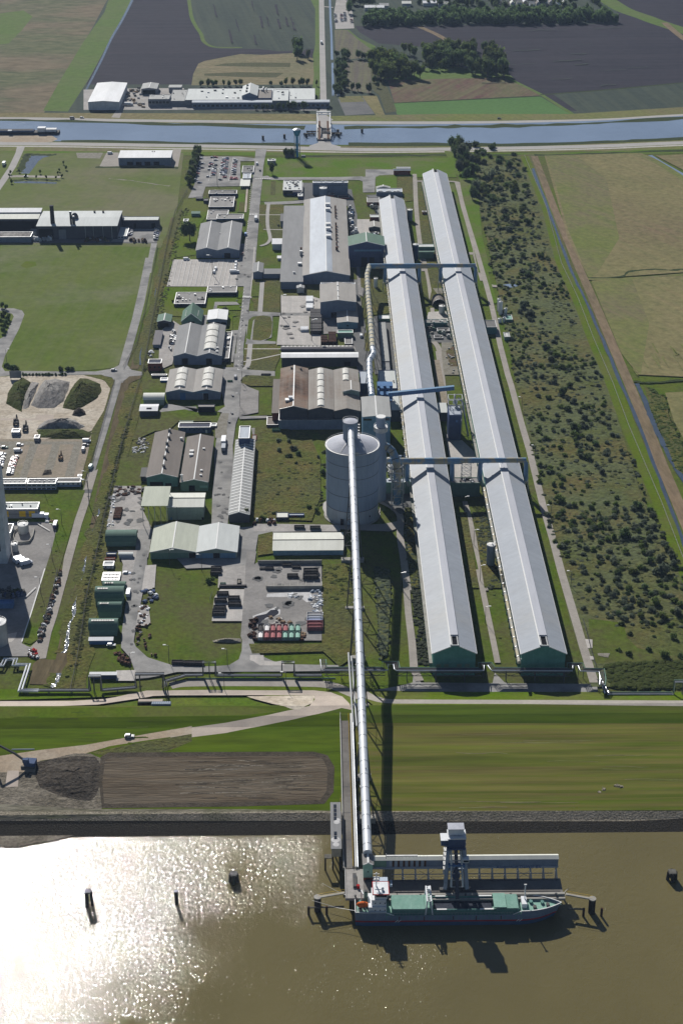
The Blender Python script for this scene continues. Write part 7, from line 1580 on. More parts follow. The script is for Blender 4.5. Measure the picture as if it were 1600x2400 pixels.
# ================================================================ vehicles
def carmesh(name,L,Wd,H,van=False,truck=False):
    m = MB(); h1 = H*.55
    if truck: m.box(-L/2,L/2-2.6,-Wd/2,Wd/2,.9,H); m.box(L/2-2.4,L/2,-Wd/2+.05,Wd/2-.05,.5,H*.8,0); m.box(-L/2,L/2,-Wd/2+.2,Wd/2-.2,.35,.88,1); m.box(L/2-.9,L/2+.03,-Wd/2+.1,Wd/2-.1,H*.5,H*.75,1)
    else:
        m.poly([(-L/2,-Wd/2,.3),(L/2,-Wd/2,.3),(L/2,-Wd/2,h1*.85),(L*.28,-Wd/2,h1),(-L/2,-Wd/2,h1)]); m.poly([(-L/2,Wd/2,.3),(-L/2,Wd/2,h1),(L*.28,Wd/2,h1),(L/2,Wd/2,h1*.85),(L/2,Wd/2,.3)])
        m.poly([(L/2,-Wd/2,.3),(L/2,Wd/2,.3),(L/2,Wd/2,h1*.85),(L/2,-Wd/2,h1*.85)]); m.poly([(L/2,-Wd/2,h1*.85),(L/2,Wd/2,h1*.85),(L*.28,Wd/2,h1),(L*.28,-Wd/2,h1)]); m.poly([(L*.28,-Wd/2,h1),(L*.28,Wd/2,h1),(-L/2,Wd/2,h1),(-L/2,-Wd/2,h1)]); m.poly([(-L/2,-Wd/2,.3),(-L/2,-Wd/2,h1),(-L/2,Wd/2,h1),(-L/2,Wd/2,.3)])
        a,b,c_,d = (-L*.46,L*.22,-L*.40,L*.06) if not van else (-L*.5,L*.40,-L*.49,L*.26); w2 = Wd/2; w3 = Wd/2*.82
        lo = [(a,-w2,h1+.01),(b,-w2,h1+.01),(b,w2,h1+.01),(a,w2,h1+.01)]; hi = [(c_,-w3,H),(d,-w3,H),(d,w3,H),(c_,w3,H)]
        for k in range(4): m.poly([lo[k],lo[(k+1)%4],hi[(k+1)%4],hi[k]],1 if not (van and k != 1) else 0)
        m.poly(hi)
    for sx in (-L*.31,L*.31):
        for sy in (-1,1): m.tube([(sx,sy*(Wd/2-.18),.33),(sx,sy*(Wd/2+.03),.33)],.33,8,1)
    return m.mesh(name,['car_paint','glass'])
CARM = carmesh('parked_car',4.4,1.8,1.45); VANM = carmesh('parked_van',5.2,2.0,2.2,van=True); TRM = carmesh('truck',9.5,2.5,3.4,truck=True)
CC = [((.62,.62,.62),'silver'),((.78,.78,.78),'white'),((.05,.05,.055),'black'),((.20,.21,.23),'grey'),((.035,.06,.16),'dark blue'),((.35,.03,.025),'red'),((.66,.66,.66),'silver'),((.08,.09,.10),'dark grey')]
def car(c,x,y,rz,lab,grp=None,me=None,col=None,name='parked_car',cat='car',z=.32,sc=1):
    p = W(c,x,y) if not isinstance(c,Vector) else c; o = bpy.data.objects.new(name,me or CARM); COL.objects.link(o); o.location = (p.x,p.y,zt(p.y)+z); o.rotation_euler.z = rz; o.scale = (sc,)*3
    cc = col or R.choice(CC)[0]; o.color = (*cc,1); tag(o,lab,cat,grp); return o
def carrow(c,p,q,n,rz,lab,grp,skip=.1,jit=.3):
    a = W(c,*p); b = W(c,*q)
    for i in range(n):
        if R.random() < skip: continue
        cc,cn = R.choice(CC); pp = a+(b-a)*((i+.5)/n)+Vector((R.uniform(-jit,jit),R.uniform(-jit,jit)*.3,0)); car(pp,0,0,rz+R.choice((0,pi))+R.uniform(-.04,.04),f'{cn} car {lab}',grp,col=cc)
G1 = 'cars in the staff car park'
carrow('e',(488,185),(468,285),9,0,'in the second double row of the staff car park',G1); carrow('e',(452,165),(438,240),5,0,'in the second double row of the staff car park',G1)
carrow('e',(568,130),(545,280),12,0,'in the busiest double row of the staff car park',G1,.05); carrow('e',(595,120),(572,310),15,0,'in the busiest double row of the staff car park',G1,.05)
carrow('e',(675,135),(655,280),14,0,'in the easternmost row of the staff car park',G1,.03); carrow('e',(640,300),(645,325),2,0,'at the south end of the staff car park',G1,0); carrow('e',(672,305),(680,322),2,0,'at the south end of the staff car park',G1,0)
for x,y in ((350,120),(360,130),(375,175),(340,200),(370,215),(335,225),(330,248),(325,268),(425,297),(310,325),(345,352),(535,325),(465,120),(492,118),(495,145)): car('e',x,y,0,'scattered car standing alone in the west part of the staff car park' if x < 440 else 'scattered car at the edge of the staff car park rows',G1)
G2 = 'cars in the car park by the far access road'
carrow('b',(812,95),(820,155),8,0,'in the left row by the far access road',G2); carrow('b',(855,95),(858,150),8,0,'in the middle rows by the far access road',G2); carrow('b',(878,85),(882,155),9,0,'in the middle rows by the far access road',G2); carrow('b',(918,100),(925,160),6,0,'in the right row by the far access road',G2,.3); carrow('b',(895,0),(905,50),7,0,'in the far end of the access road car park',G2,.2)
G3 = 'cars in the factory car park by the canal'
carrow('b',(582,640),(578,730),11,0,'in the left row beside the canal side factory',G3); carrow('b',(645,610),(642,730),14,0,'in the right row beside the canal side factory',G3)
G4 = 'cars beside the steelworks'
carrow('d',(1215,770),(1190,840),6,0,'in the left row of the steelworks car park',G4,0); carrow('d',(1445,765),(1430,880),8,0,'in the right row of the steelworks car park',G4,0)
G5 = 'cars on the building site car park'
carrow('l',(170,975),(105,1175),10,.05,'in the full row by the site cabins',G5,0); carrow('l',(30,940),(0,1100),7,.05,'in the row cut by the left edge by the site cabins',G5,0); carrow('l',(-20,850),(-40,900),3,.05,'in the corner of the site car park',G5,0)
car('l',220,852,0,'white car parked above the full row by the site cabins',col=(.75,.75,.75)); car('l',200,920,.1,'large white van parked on the building site lane',me=VANM,col=(.78,.78,.78),name='parked_van',cat='van'); car('l',940,815,0,'white van beside the west fence of the building site',me=VANM,col=(.7,.72,.75),name='parked_van',cat='van'); car('l',930,855,0,'dark grey car below the white van by the west fence',col=(.08,.08,.09)); car('l',905,905,pi/2,'silver pickup beside a box trailer at the west fence',col=(.5,.5,.52),me=VANM)
car('l',985,1095,1.4,'white and teal van driving on the west perimeter road',me=VANM,col=(.55,.7,.68),name='van',cat='van'); car('l',1235,45,0,'grey car crossing the western road junction',col=(.3,.31,.33)); car('l',55,880,0,'dark green car at the top left of the site car park',col=(.03,.12,.07))
car('e',872,180,pi/2,'white van on the main plant road by the gate',me=VANM,col=(.75,.75,.75),name='van',cat='van'); car('e',900,240,pi/2,'dark car on the main plant road by the lawn',col=(.06,.06,.07)); car('e',768,830,pi/2,'blue and white van parked beside the two bay warehouse',me=VANM,col=(.25,.4,.7),name='parked_van',cat='van'); car('e',738,1003,pi/2,'orange forklift at the warehouse corner',col=(.6,.25,.15),name='forklift',cat='forklift'); car('e',862,690,pi/2,'white lorry with a box body on the main plant road',me=TRM,col=(.78,.78,.78),name='truck',cat='truck')
car('i',460,118,0,'white van near the top left corner of the loading yard',me=VANM,col=(.75,.75,.75),name='parked_van',cat='van')
for k,(x,y) in enumerate(((915,152),(912,180),(910,208),(728,205),(715,235))): car('i',x,y,pi/2,('topmost','second','third','upper middle','lower middle')[k]+' white van parked in the loading yard',me=VANM,col=(.76,.76,.76),name='parked_van',cat='van')
car('i',900,238,0,'white lorry at the east edge of the loading yard',me=TRM,col=(.78,.78,.78),name='truck',cat='truck',sc=.8)
car('j',886,825,pi/2,'white van on the plant road beside the anode shop',me=VANM,col=(.78,.78,.78),name='parked_van',cat='van'); car('j',200,735,.6,'dark forklift in the pale plant yard',col=(.06,.06,.06),name='forklift',cat='forklift'); car('m',1098,205,pi/2,'black and white van on the main plant road',me=VANM,col=(.3,.3,.32),name='van',cat='van')
for k,(x,y) in enumerate(((1068,393),(1062,573),(1032,662))): car('m',x,y,pi/2+.3,('topmost','middle','lowest')[k]+' of three small dark tugs on the main plant road',col=(.04,.04,.05),name='tow_tractor',cat='tractor',sc=.8)
r_ = car('m',978,870,pi/2,'long white lorry with two box bodies parked beside the melting shop',me=TRM,col=(.8,.8,.8),name='truck',cat='truck',sc=1.15); car('m',978,935,pi/2,'dark cab lorry parked right behind the long white lorry',me=TRM,col=(.25,.28,.32),name='truck',cat='truck')
car('u',355,415,pi/2,'white lorry beside the largest arched shed',me=TRM,col=(.75,.76,.78),name='truck',cat='truck',sc=.8); car('u',340,200,0,'white and blue car parked by the site cabins in the yard',col=(.55,.6,.7)); car('u',180,625,0,'blue white lorry between two arched sheds',me=TRM,col=(.45,.5,.62),name='truck',cat='truck',sc=.9); car('u',180,935,0,'small white car below the blue trailer shed',col=(.76,.76,.76))
car('b',722,292,pi/2,'lorry with a white box driving on the far access road',me=TRM,col=(.75,.75,.75),name='truck',cat='truck'); car('c',340,796,0,'dark car driving on the canal road far right',col=(.05,.08,.1)); car('a',485,795,0,'dark lorry on the canal road by the heath',me=VANM,col=(.1,.1,.12),name='van',cat='van'); car('a',550,790,0,'silver car on the canal road by the heath',col=(.6,.6,.6)); car('a',738,1030,0,'white van beside the barrel roofed warehouse',me=VANM,col=(.75,.75,.75),name='parked_van',cat='van'); car('a',862,706,0,'white lorry with dark undercarriage east of the white barn',me=TRM,col=(.72,.72,.72),name='truck',cat='truck'); car('b',722,760,pi/2,'white car waiting north of the drawbridge',col=(.75,.75,.75)); car('d',42,185,pi/2,'white lorry on the branch road at the far left',me=TRM,col=(.78,.78,.78),name='truck',cat='truck'); car('d',242,295,0,'small white car on the track between the ponds',col=(.76,.76,.76))
car('p',470,565,0,'white box lorry in front of the yellow door hall',me=TRM,col=(.6,.65,.75),name='truck',cat='truck'); car('p',640,660,pi/2,'dark blue box lorry at the corner of the paved works',me=TRM,col=(.03,.05,.16),name='truck',cat='truck',sc=.8)
for k,(x,y) in enumerate(((220,1055),(250,1075),(305,1095))): car('p',x,y,.5,('left','middle','right')[k]+' of three slanted white tank trailers',me=VANM,col=(.6,.62,.68),name='trailer',cat='trailer',sc=1.3)
v = car(G(px('A',985,1095),DZ),0,0,0,'pale blue van parked on the jetty behind the ship bridge',me=VANM,col=(.42,.5,.6),name='parked_van',cat='van'); v.location.z = DZ; v.scale = (1.5,)*3
v = car('x',1060,665,0,'white car with orange ends on the dirt road',col=(.78,.76,.72)); v.location.z += .6; v.scale = (1.0,)*3
# construction machines
def excavator(label,c,x,y,rz,sc,col,long=False,boom=None):
    p = W(c,x,y); r = root('excavator',label,'excavator',(p.x,p.y,zt(p.y)+.3),None,rz)
    for s in (-1,1): ob('track',MB().box(-2,2,s*1.2-.3,s*1.2+.3,0,.9),'steel_dark',r)
    ob('body',MB().box(-2.1,1.0,-1.4,1.4,1.0,2.2),col,r); cb = ob('cab',MB().box(-.2,1.4,.2,1.35,2.21,3.2),col,r); ob('cab_window',MB().box(.9,1.45,.3,1.25,2.4,3.1),'glass',cb)
    P = boom or [(1,0,2),(3.6,0,4.6),(5.4,0,2.2),(5.2,0,.6)]
    for a,b in zip(P,P[1:]): ob('boom' if a == P[0] else 'arm',MB().bar(a,b,.45,.55),'steel_dark' if long else col,r)
    e = P[-1]; ob('bucket',MB().box(e[0]-.8,e[0]+.6,-.8,.8,e[2]-.8,e[2]+.1),'steel_dark',r); r.scale = (sc,)*3; return r
excavator('blue and white long reach excavator on the muddy shore','x',240,900,pi-.12,1.55,'lead_blue',True,[(1,0,2),(4,0,4.4),(9.5,0,7.5),(10.5,0,1.6)])
excavator('small yellow dumper standing in the sandy parking lane','l',660,1000,pi/2,.9,'lumber'); excavator('dark wheel loader left of the site hut','l',178,625,pi/2,1.1,'steel_dark'); excavator('dark dumper right of the site hut','l',280,690,pi/2,1.1,'steel_dark')
# ================================================================ open containers and stacked goods
def skipmesh(L=6,Wd=2.4,H=2.0):
    m = MB(); t = .12; m.box(0,L,0,Wd,0,.15); m.box(0,L,0,t,.16,H); m.box(0,L,Wd-t,Wd,.16,H); m.box(0,t,t,Wd-t,.16,H); m.box(L-t,L,t,Wd-t,.16,H)
    for k in range(7): m.box(L*(k+.4)/7,L*(k+.4)/7+.15,-.08,-.002,.1,H-.1); m.box(L*(k+.4)/7,L*(k+.4)/7+.15,Wd+.002,Wd+.08,.1,H-.1)
    return m
SKM = skipmesh().mesh('open_container',['box_paint']); LDM = MB().box(.2,5.8,.2,2.2,.2,1.3).poly([(.2,.2,1.31),(5.8,.2,1.31),(5.2,1.2,1.75),(.8,1.2,1.75)]).poly([(.2,2.2,1.31),(.8,1.2,1.75),(5.2,1.2,1.75),(5.8,2.2,1.31)]).mesh('load',['box_paint'])
def skip(c,x,y,rz,col,load,lab,grp,z=.32,sc=1.0,cat='container',name='open_container'):
    p = W(c,x,y); o = bpy.data.objects.new(name,SKM); COL.objects.link(o); o.location = (p.x,p.y,zt(p.y)+z); o.rotation_euler.z = rz; o.color = (*col,1); tag(o,lab,cat,grp); o.scale = (sc,)*3
    if load: l = bpy.data.objects.new('load',LDM); COL.objects.link(l); l.parent = o; l.color = (*load,1)
    return o
gr = 'coloured skips in the south yard'; RED = (.27,.09,.095); WH = (.58,.56,.55); GRN = (.20,.34,.28); BK = (.03,.025,.025)
nth = ('first','second','third','fourth','fifth','sixth','seventh')
for i,(up,lo,nu,nl) in enumerate((((BK),(WH),'black','white'),((WH),(RED),'white','red'),((RED),(RED),'red','red'),((RED),(RED),'red','red'),((RED),(GRN),'red','green'),((GRN),(GRN),'green','green'),((GRN),(GRN),'green','green'))):
    x = 298+57*i; skip('v',x,730,pi/2,up,tuple(min(1,v*1.5) for v in up),f'{nu} skip in the rear row of the yard, {nth[i]} from the left',gr,sc=1.02); skip('v',x-2,795,pi/2,lo,tuple(min(1,v*1.6) for v in lo),f'{nl} skip in the front row of the yard, {nth[i]} from the left',gr,sc=1.02)
for i,(y,cc,n_) in enumerate(((600,WH,'topmost white'),(622,(.6,.6,.6),'pale grey'),(645,(.5,.55,.7),'bluish white'),(682,RED,'upper red'),(712,RED,'lower red'))): skip('v',702,y,0,cc,tuple(min(1,v*1.4) for v in cc),f'{n_} container in the stack at the east edge of the yard',gr,sc=1.35)
for i,(x,y,w_) in enumerate(((1255,435,1.05),(1230,505,1.1),(1368,480,1.05),(1370,545,1.15),(1222,580,1.1),(1212,615,1.1),(1208,640,1.1))): skip('u',x,y,0,(.035,.03,.03),(.06,.05,.045),('black open bin at the top of the paved square','black open bin left below the top bin','upper right black bin of the paved square','lower right black bin of the paved square','rearmost of three flat black bins','middle of three flat black bins','front one of three flat black bins')[i],'black bins on the paved square',sc=w_)
for i,(x,y) in enumerate(((795,1135),(912,1140),(1008,1142))): skip('u',x,y,0,(.045,.04,.04),(.07,.05,.05),('left','middle','right')[i]+' of the three dark bins at the bend of the yard road','dark bins on the yard road',sc=.95)
for i,(c,x,y,s,n_) in enumerate((('r',428,640,1.0,'dark bin north of the long white shed, left one'),('r',573,645,1.0,'dark bin north of the long white shed, right one'),('v',520,225,1.0,'dark bin in the middle of the upper yard'),('v',670,190,1.35,'long dark bin against the upper yard wall'),('v',665,240,1.4,'lowest long dark bin in the upper yard'),('v',268,150,.6,'small dark bin at the upper left of the yard'),('v',318,152,.8,'dark open bin beside the smallest one'),('v',475,120,.85,'round filled bin at the upper yard wall'),('v',565,140,.8,'wide heaped bin at the upper yard wall'),('u',1190,215,1.0,'dark bin at the corner of the concrete yard'),('u',1195,175,1.0,'dark bin just behind the corner bin'),('m',1358,182,.5,'small black skip left on the path'),('m',1398,182,.6,'larger black skip right on the path'),('n',55,352,.5,'left tiny skip beside the cross path'),('n',108,352,.5,'right tiny skip beside the cross path'))): skip(c,x,y,0,(.04,.035,.032),(.09,.08,.07),n_,'dark waste bins around the yards',sc=s)
skip('m',1015,250,pi/2*0,(.03,.16,.08),(.12,.2,.12),'green bin beside the foundry workshop',None,sc=.6); skip('m',1470,755,0,(.03,.17,.08),(.2,.22,.15),'green skip in front of the rusty plant room',None,sc=.9); skip('u',1290,315,pi/2*0,(.03,.2,.1),(.5,.5,.48),'green skip filled with white waste',None,sc=.5); skip('u',1500,320,pi/2,(.03,.03,.03),(.2,.18,.15),'narrow black bin standing upright by the road',None,sc=.8)
# stacks of rusty bars and dark racks
def slats(label,c,x0,y0,x1,y1,h,n,m1,name='bar_stack',cat='rack',along='x'):
    a = W(c,x0,y1); b = W(c,x1,y0); r = root(name,label,cat,(a.x,a.y,.3)); w = b.x-a.x; d = b.y-a.y
    for k in range(n): ob('layer',MB().box(0,w,d*k/n+.1,d*(k+1)/n-.15,0,h+R.uniform(-.2,.2)),m1,r)
slats('dark brown stack of steel beams near the west fence','q',178,448,268,548,1.6,6,'rust_dark'); slats('large block of dark racks in the pale plant yard','j',418,602,522,805,3.2,12,'roof_black'); slats('left dark rack at the foot of the plant yard','j',516,842,578,905,3,6,'rust_dark'); slats('right dark rack at the foot of the plant yard','j',586,810,655,905,3,9,'rust_dark')
for k,(y0,y1) in enumerate(((470,520),(535,580),(750,780))): slats(('upper','middle','lower')[k]+' row of white rolls in the pale plant yard','j',380 if k < 2 else 330,y0,445 if k < 2 else 400,y1,2,4,'paint_white','roll_stack','goods')
# concrete bay walls
def baywall(label,c,x0,y0,x1,n,deep,h=2.6):
    a = W(c,x0,y0); b = W(c,x1,y0); r = root('bay_wall',label,'wall',(a.x,a.y,.3)); w = b.x-a.x; ob('rear_wall',MB().box(0,w,-.3,.3,0,h),'concrete',r)
    for k in range(n): x = w*k/(n-1); ob('fin_wall',MB().box(x-.2,x+.2,.31,deep,0,h),'concrete',r)
baywall('long concrete bay wall with fins across the yard','v',330,330,840,8,4.5); baywall('concrete wall at the top of the yard','v',255,95,838,3,.5); r = root('low_wall','long low black wall north of the paved square','wall',tuple(W('u',1280,345))); ob('wall_body',MB().box(0,(W('u',1560,345)-W('u',1280,345)).x,0,1.4,0,1.6),'roof_black',r)
# ================================================================ earth heaps
def heap(label,c,pts,h,m,name='heap',kind=None,n=26,sharp=1.0,seed=1):
    P = [W(c,*q) for q in pts]; cx = sum(p.x for p in P)/len(P); cy = sum(p.y for p in P)/len(P); q = random.Random(seed); Pn = []
    for i in range(len(P)):
        for k in range(5): Pn.append(P[i]+(P[(i+1) % len(P)]-P[i])*k/5)
    mb = MB(); rings = 9; M = len(Pn); g = zt(cy)+.25
    for k in range(rings+1):
        t = k/rings; f = 1-t; zz = h*(1-(1-t)**(1.6/sharp)) if sharp <= 1 else h*t**.8
        for p in Pn: mb.v.append((cx+(p.x-cx)*f*(1+q.uniform(-.03,.03))+q.uniform(-.4,.4)*(0 < k < rings)-cx,cy+(p.y-cy)*f+q.uniform(-.4,.4)*(0 < k < rings)-cy,zz*(1+q.uniform(-.07,.07))))
    for k in range(rings):
        for j in range(M): a = k*M+j; b = k*M+(j+1) % M; mb.f.append((a,b,b+M,a+M)); mb.m.append(0)
    o = ob(name,mb,m,None,(cx,cy,g),smooth=True); tag(o,label,'earth heap'); return o
heap('overgrown earth bank at the left of the sandy building site','l',[(250,115),(340,170),(300,300),(250,420),(240,495),(150,450),(65,400),(90,280),(160,170)],5.5,'heap_weeds','earth_heap'); heap('bare grey slope beside the left overgrown bank','l',[(350,160),(430,175),(380,300),(310,450),(250,470),(250,300)],2.5,'heap_grey','earth_heap',seed=2)
heap('large bare grey heap in the middle of the building site','l',[(480,150),(600,130),(760,165),(740,260),(690,380),(590,450),(420,455),(335,420),(390,300),(440,200)],6,'heap_grey','earth_heap',seed=3); heap('overgrown heap at the right of the building site','l',[(870,125),(950,130),(1090,190),(1105,260),(1050,350),(900,440),(800,475),(680,450),(700,380),(760,260),(820,170)],7,'heap_weeds','earth_heap',seed=4)
heap('small dark cone of soil in front of the overgrown heap','l',[(855,450),(920,480),(935,520),(860,545),(780,530),(800,480)],3.2,'heap_dark','earth_heap',seed=5); heap('long grey flat topped heap behind the overgrown bank','l',[(480,590),(820,580),(870,620),(930,650),(860,680),(400,680),(430,630)],4.5,'heap_grey','earth_heap',seed=6); heap('long overgrown bank behind the site car park','l',[(390,685),(700,680),(900,680),(1000,720),(980,770),(700,775),(420,770)],2.6,'heap_weeds','earth_heap',seed=7)
heap('small pile of dark gravel in the parking lane','l',[(485,1115),(560,1115),(565,1170),(455,1180)],1.2,'heap_dark','earth_heap',seed=8); heap('large dark churned mound of soil on the shore','x',[(320,880),(450,845),(650,825),(780,835),(830,900),(800,1100),(740,1180),(640,1175),(500,1140),(330,1060)],3.2,'mud_dark','earth_heap',seed=9)
heap('grey rubble pile at the foot of the enclosed lawn','u',[(1215,880),(1300,865),(1500,860),(1505,900),(1400,905),(1220,898)],1.3,'gravel','earth_heap',seed=10)
# ---- scattered goods (countable pieces as things)
def scatter(c,pts,n,sz,mats,name,cat,labf,grp,seed=0,hh=(.4,1.4)):
    q = random.Random(seed); P = [W(c,*p) for p in pts]; x0 = min(p.x for p in P); x1 = max(p.x for p in P); y0 = min(p.y for p in P); y1 = max(p.y for p in P); k = 0; protos = []
    for mm in mats:
        for j in range(2):
            m = MB(); w_ = q.uniform(.6,1)*sz; d_ = q.uniform(.4,.8)*sz; h_ = q.uniform(*hh)
            m.box(-w_/2,w_/2,-d_/2,d_/2,0,h_*.7); m.box(-w_*.3,w_*.35,-d_*.4,d_*.3,h_*.71,h_); m.bar((-w_*.5,-d_*.5,h_*.3),(w_*.4,d_*.6,h_),sz*.1); protos.append(m.mesh(name,[mm]))
    def inside(x,y):
        s = False
        for i in range(len(P)):
            a,b = P[i],P[i-1]
            if (a.y > y) != (b.y > y) and x < (b.x-a.x)*(y-a.y)/(b.y-a.y)+a.x: s = not s
        return s
    t = 0
    while k < n and t < 4000:
        t += 1; x,y = q.uniform(x0,x1),q.uniform(y0,y1)
        if not inside(x,y): continue
        o = bpy.data.objects.new(name,q.choice(protos)); COL.objects.link(o); o.location = (x,y,zt(y)+.3); o.rotation_euler.z = q.uniform(0,pi); tag(o,labf,cat,grp); k += 1
scatter('v',[(740,340),(840,340),(838,570),(770,565),(735,480),(720,400)],46,2.6,['paint_white','silt','hull_top'],'big_bag','bag','big white bag heaped along the east wall of the yard','heaped white bags in the south yard',1)
scatter('u',[(470,520),(560,530),(580,700),(540,740),(440,735)],34,1.8,['paint_white','steel_dark','rust','lumber'],'scrap_piece','scrap','small scrap piece in the litter strip east of the yard road','scrap beside the yard road',2)
scatter('u',[(500,370),(640,380),(640,500),(500,500)],12,3,['steel_dark','lead_blue','paint_white'],'machine_part','machinery','dark machine part on the strip beside the yard road','machine parts beside the yard road',3)
scatter('u',[(420,760),(560,780),(640,1040),(540,1030),(430,900)],14,1.6,['lumber','rust'],'log_piece','scrap','rusty bar lying on the grass inside the road bend','rusty bars on the grass',4)
scatter('u',[(200,1000),(320,1020),(390,1130),(300,1130)],26,2.4,['rust_dark','rust'],'rusty_bar','scrap','rusty bar in the heap outside the road bend','rusty bars at the road bend',5)
scatter('q',[(210,240),(440,240),(430,330),(180,330)],30,3,['rust_dark','rust','steel_dark'],'scrap_piece','scrap','dark scrap piece behind the pale canopy','dark scrap behind the canopy',6)
scatter('q',[(170,330),(210,330),(170,520),(140,500)],14,2.4,['paint_white','silt'],'scrap_sheet','scrap','white sheet scrap along the west fence','white scrap along the fence',7); scatter('q',[(130,550),(185,555),(180,620),(125,610)],14,1.6,['roof_cream','paint_white'],'sack','sack','pale sack piled by the west fence','pale sacks by the fence',8)
scatter('m',[(60,910),(200,910),(190,985),(50,975)],36,1.8,['steel_dark','paint_white','silt'],'drum','drum','small black and white drum in the dump beside the melting shop','drums beside the melting shop',9); scatter('m',[(115,830),(215,830),(210,900),(90,900)],16,2.6,['silt','concrete','steel_dark'],'scrap_piece','scrap','pale crate in the dump beside the melting shop','crates beside the melting shop',10)
scatter('v',[(350,580),(580,580),(585,640),(350,640)],9,3,['lumber','slab'],'pallet_stack','pallets','pale pallet stack behind the rear row of skips','pallet stacks in the yard',11); scatter('v',[(630,690),(690,700),(680,800),(635,800)],14,2.2,['lumber','rust'],'pallet','pallets','loose pallet beside the last green skips','loose pallets',12)
scatter('v',[(180,600),(235,600),(240,805),(175,805)],14,3.2,['rust_dark'],'rusty_beam','beam','rusty beam piled beside the yard road and puddle','rusty beams beside the puddle',13,(.8,2.4)); scatter('v',[(540,360),(630,370),(625,415),(545,405)],6,3,['paint_white','silt'],'tarpaulin','sheet','crumpled pale tarpaulin in the middle of the yard','crumpled tarpaulins',14)
scatter('t',[(655,0),(690,0),(560,420),(470,700),(440,770),(400,760),(520,400),(620,100)],60,2.6,['paint_white','steel_dark','concrete_dark','rust'],'parked_bicycle','bicycle','bicycle or small vehicle parked along the west road fence','row parked along the west road',15,(.8,1.5))
scatter('t',[(310,820),(400,860),(420,940),(320,930)],28,1.8,['paint_white','steel_dark','rust','paint_red'],'parked_moped','moped','moped in the crowd at the end of the west road','mopeds at the road end',16,(.8,1.3))
scatter('k',[(740,930),(850,900),(900,1176),(760,1176)],26,1.6,['silt','concrete'],'rubble_block','rubble','pale rubble block between the halls','rubble between the halls',17); scatter('a',[(840,590),(960,590),(960,720),(840,720)],30,4,['silt','steel_dark','concrete','lumber'],'scrap_piece','scrap','scrap piece in the yard east of the white barn','scrap in the far factory yard',18,(1,2.5))
scatter('f',[(610,450),(650,500),(680,700),(630,680)],18,4,['steel','steel_dark','paint_blue','wall_white'],'process_unit','machinery','process unit along the east wall of the casting hall','process units beside the casting hall',19,(2,5)); scatter('f',[(745,440),(850,440),(850,520),(745,500)],14,3.4,['steel','steel_dark','wall_grey'],'transformer','machinery','transformer unit behind the brick switch house','transformers by the rectifier house',20,(1.5,3.5))
scatter('k',[(590,700),(820,700),(830,850),(600,850)],18,3.4,['steel','steel_dark','concrete','wall_green'],'process_unit','machinery','process unit in the dark yard between the halls','process units between the halls',21,(1.5,4)); scatter('r',[(1290,20),(1500,20),(1500,160),(1290,160)],20,3.2,['steel','steel_dark','wall_blue'],'process_unit','machinery','process unit beside the silo under the southern duct','process units beside the silo',22,(3,9))
scatter('i',[(310,770),(370,770),(350,990),(300,960)],18,3,['steel_dark','paint_white','steel'],'machine_part','machinery','machine part along the west wall of the workshop','machine parts beside the workshop',23,(1,2.5)); scatter('h',[(1370,790),(1430,790),(1420,860),(1350,860)],10,2,['paint_white','steel_dark'],'machine_part','machinery','small part beside the brick substation','parts by the substation',24)
scatter('d',[(290,850),(480,850),(480,890),(290,890)],26,3,['paint_white','silt','steel_dark'],'metal_bale','bale','white bale stacked at the steelworks boundary','bales at the steelworks',25,(1.5,3.4)); scatter('d',[(760,860),(1000,860),(1000,895),(760,895)],22,3,['rust','heap_weeds','paint_white','lumber'],'scrap_piece','scrap','rusty scrap piece at the front of the steelworks','rusty scrap at the steelworks',26,(1,3)); scatter('d',[(1180,870),(1350,870),(1350,900),(1200,900)],14,2.6,['rust_dark','lumber','steel_dark'],'scrap_piece','scrap','dark scrap piece at the south edge of the steelworks car park','scrap at the steelworks car park',27,(1,2.5))
scatter('r',[(62,550),(270,550),(270,600),(62,600)],14,3,['rust','rust_dark','paint_white'],'crate','crate','rusty crate in the row north of the long white shed','crates north of the long white shed',28,(1.5,2.5)); scatter('A',[(880,880),(1000,880),(1000,1000),(880,1000)],0,2,['steel'],'x','x','x',None)
scatter('t',[(-60,220),(250,210),(270,280),(-60,300)],36,3,['silt','steel_dark','heap_weeds','lead_blue'],'scrap_bale','bale','mixed waste bale in the shade of the slab tower','bales in the tower shade',30,(1.5,3)); scatter('p',[(520,570),(640,590),(620,620),(530,610)],10,2.4,['lumber','steel_dark','paint_white'],'drum','drum','drum beside the box lorry near the yellow door hall','drums by the lorry',31)
scatter('z',[(1155,515),(1180,515),(1180,545),(1155,545)],3,2.5,['stones'],'stone_block','stone','grey stone block lying on the seaward meadow, left group','stone blocks on the meadow',32,(.5,.9)); scatter('z',[(1230,505),(1265,505),(1265,520),(1230,520)],3,2.5,['stones'],'stone_block','stone','grey stone block lying on the seaward meadow, right group','stone blocks on the meadow',33,(.5,.9))
r = root('goods_stack','long brown stack beside the dirt road with drums next to it','stack',tuple(W('x',1125,398))); wd_ = (W('x',1335,398)-W('x',1125,398)).x; ob('lower_layer',MB().box(0,wd_,0,2.4,0,1.5),'rust_dark',r); ob('upper_layer',MB().box(.4,wd_-.3,.2,2.2,1.51,2.3),'plate',r)
for k in range(9): tag(ob('drum',MB().tube([(0,0,.8),(0,2.2,.8)],.75,10),'hull_top',None,tuple(W('x',1250+17*k,408)+Vector((0,0,.3)))),'pale drum beside the brown stack on the dirt road','drum','drums beside the brown stack')
o = tag(ob('pipe_section',MB().tube([(0,0,.5),((W('x',285,765)-W('x',100,765)).x,0,.5)],.45,10),'hull_top',None,tuple(W('x',100,768)+Vector((0,0,.2)))),'grey pipe section lying on the grass above the dirt road','pipe')
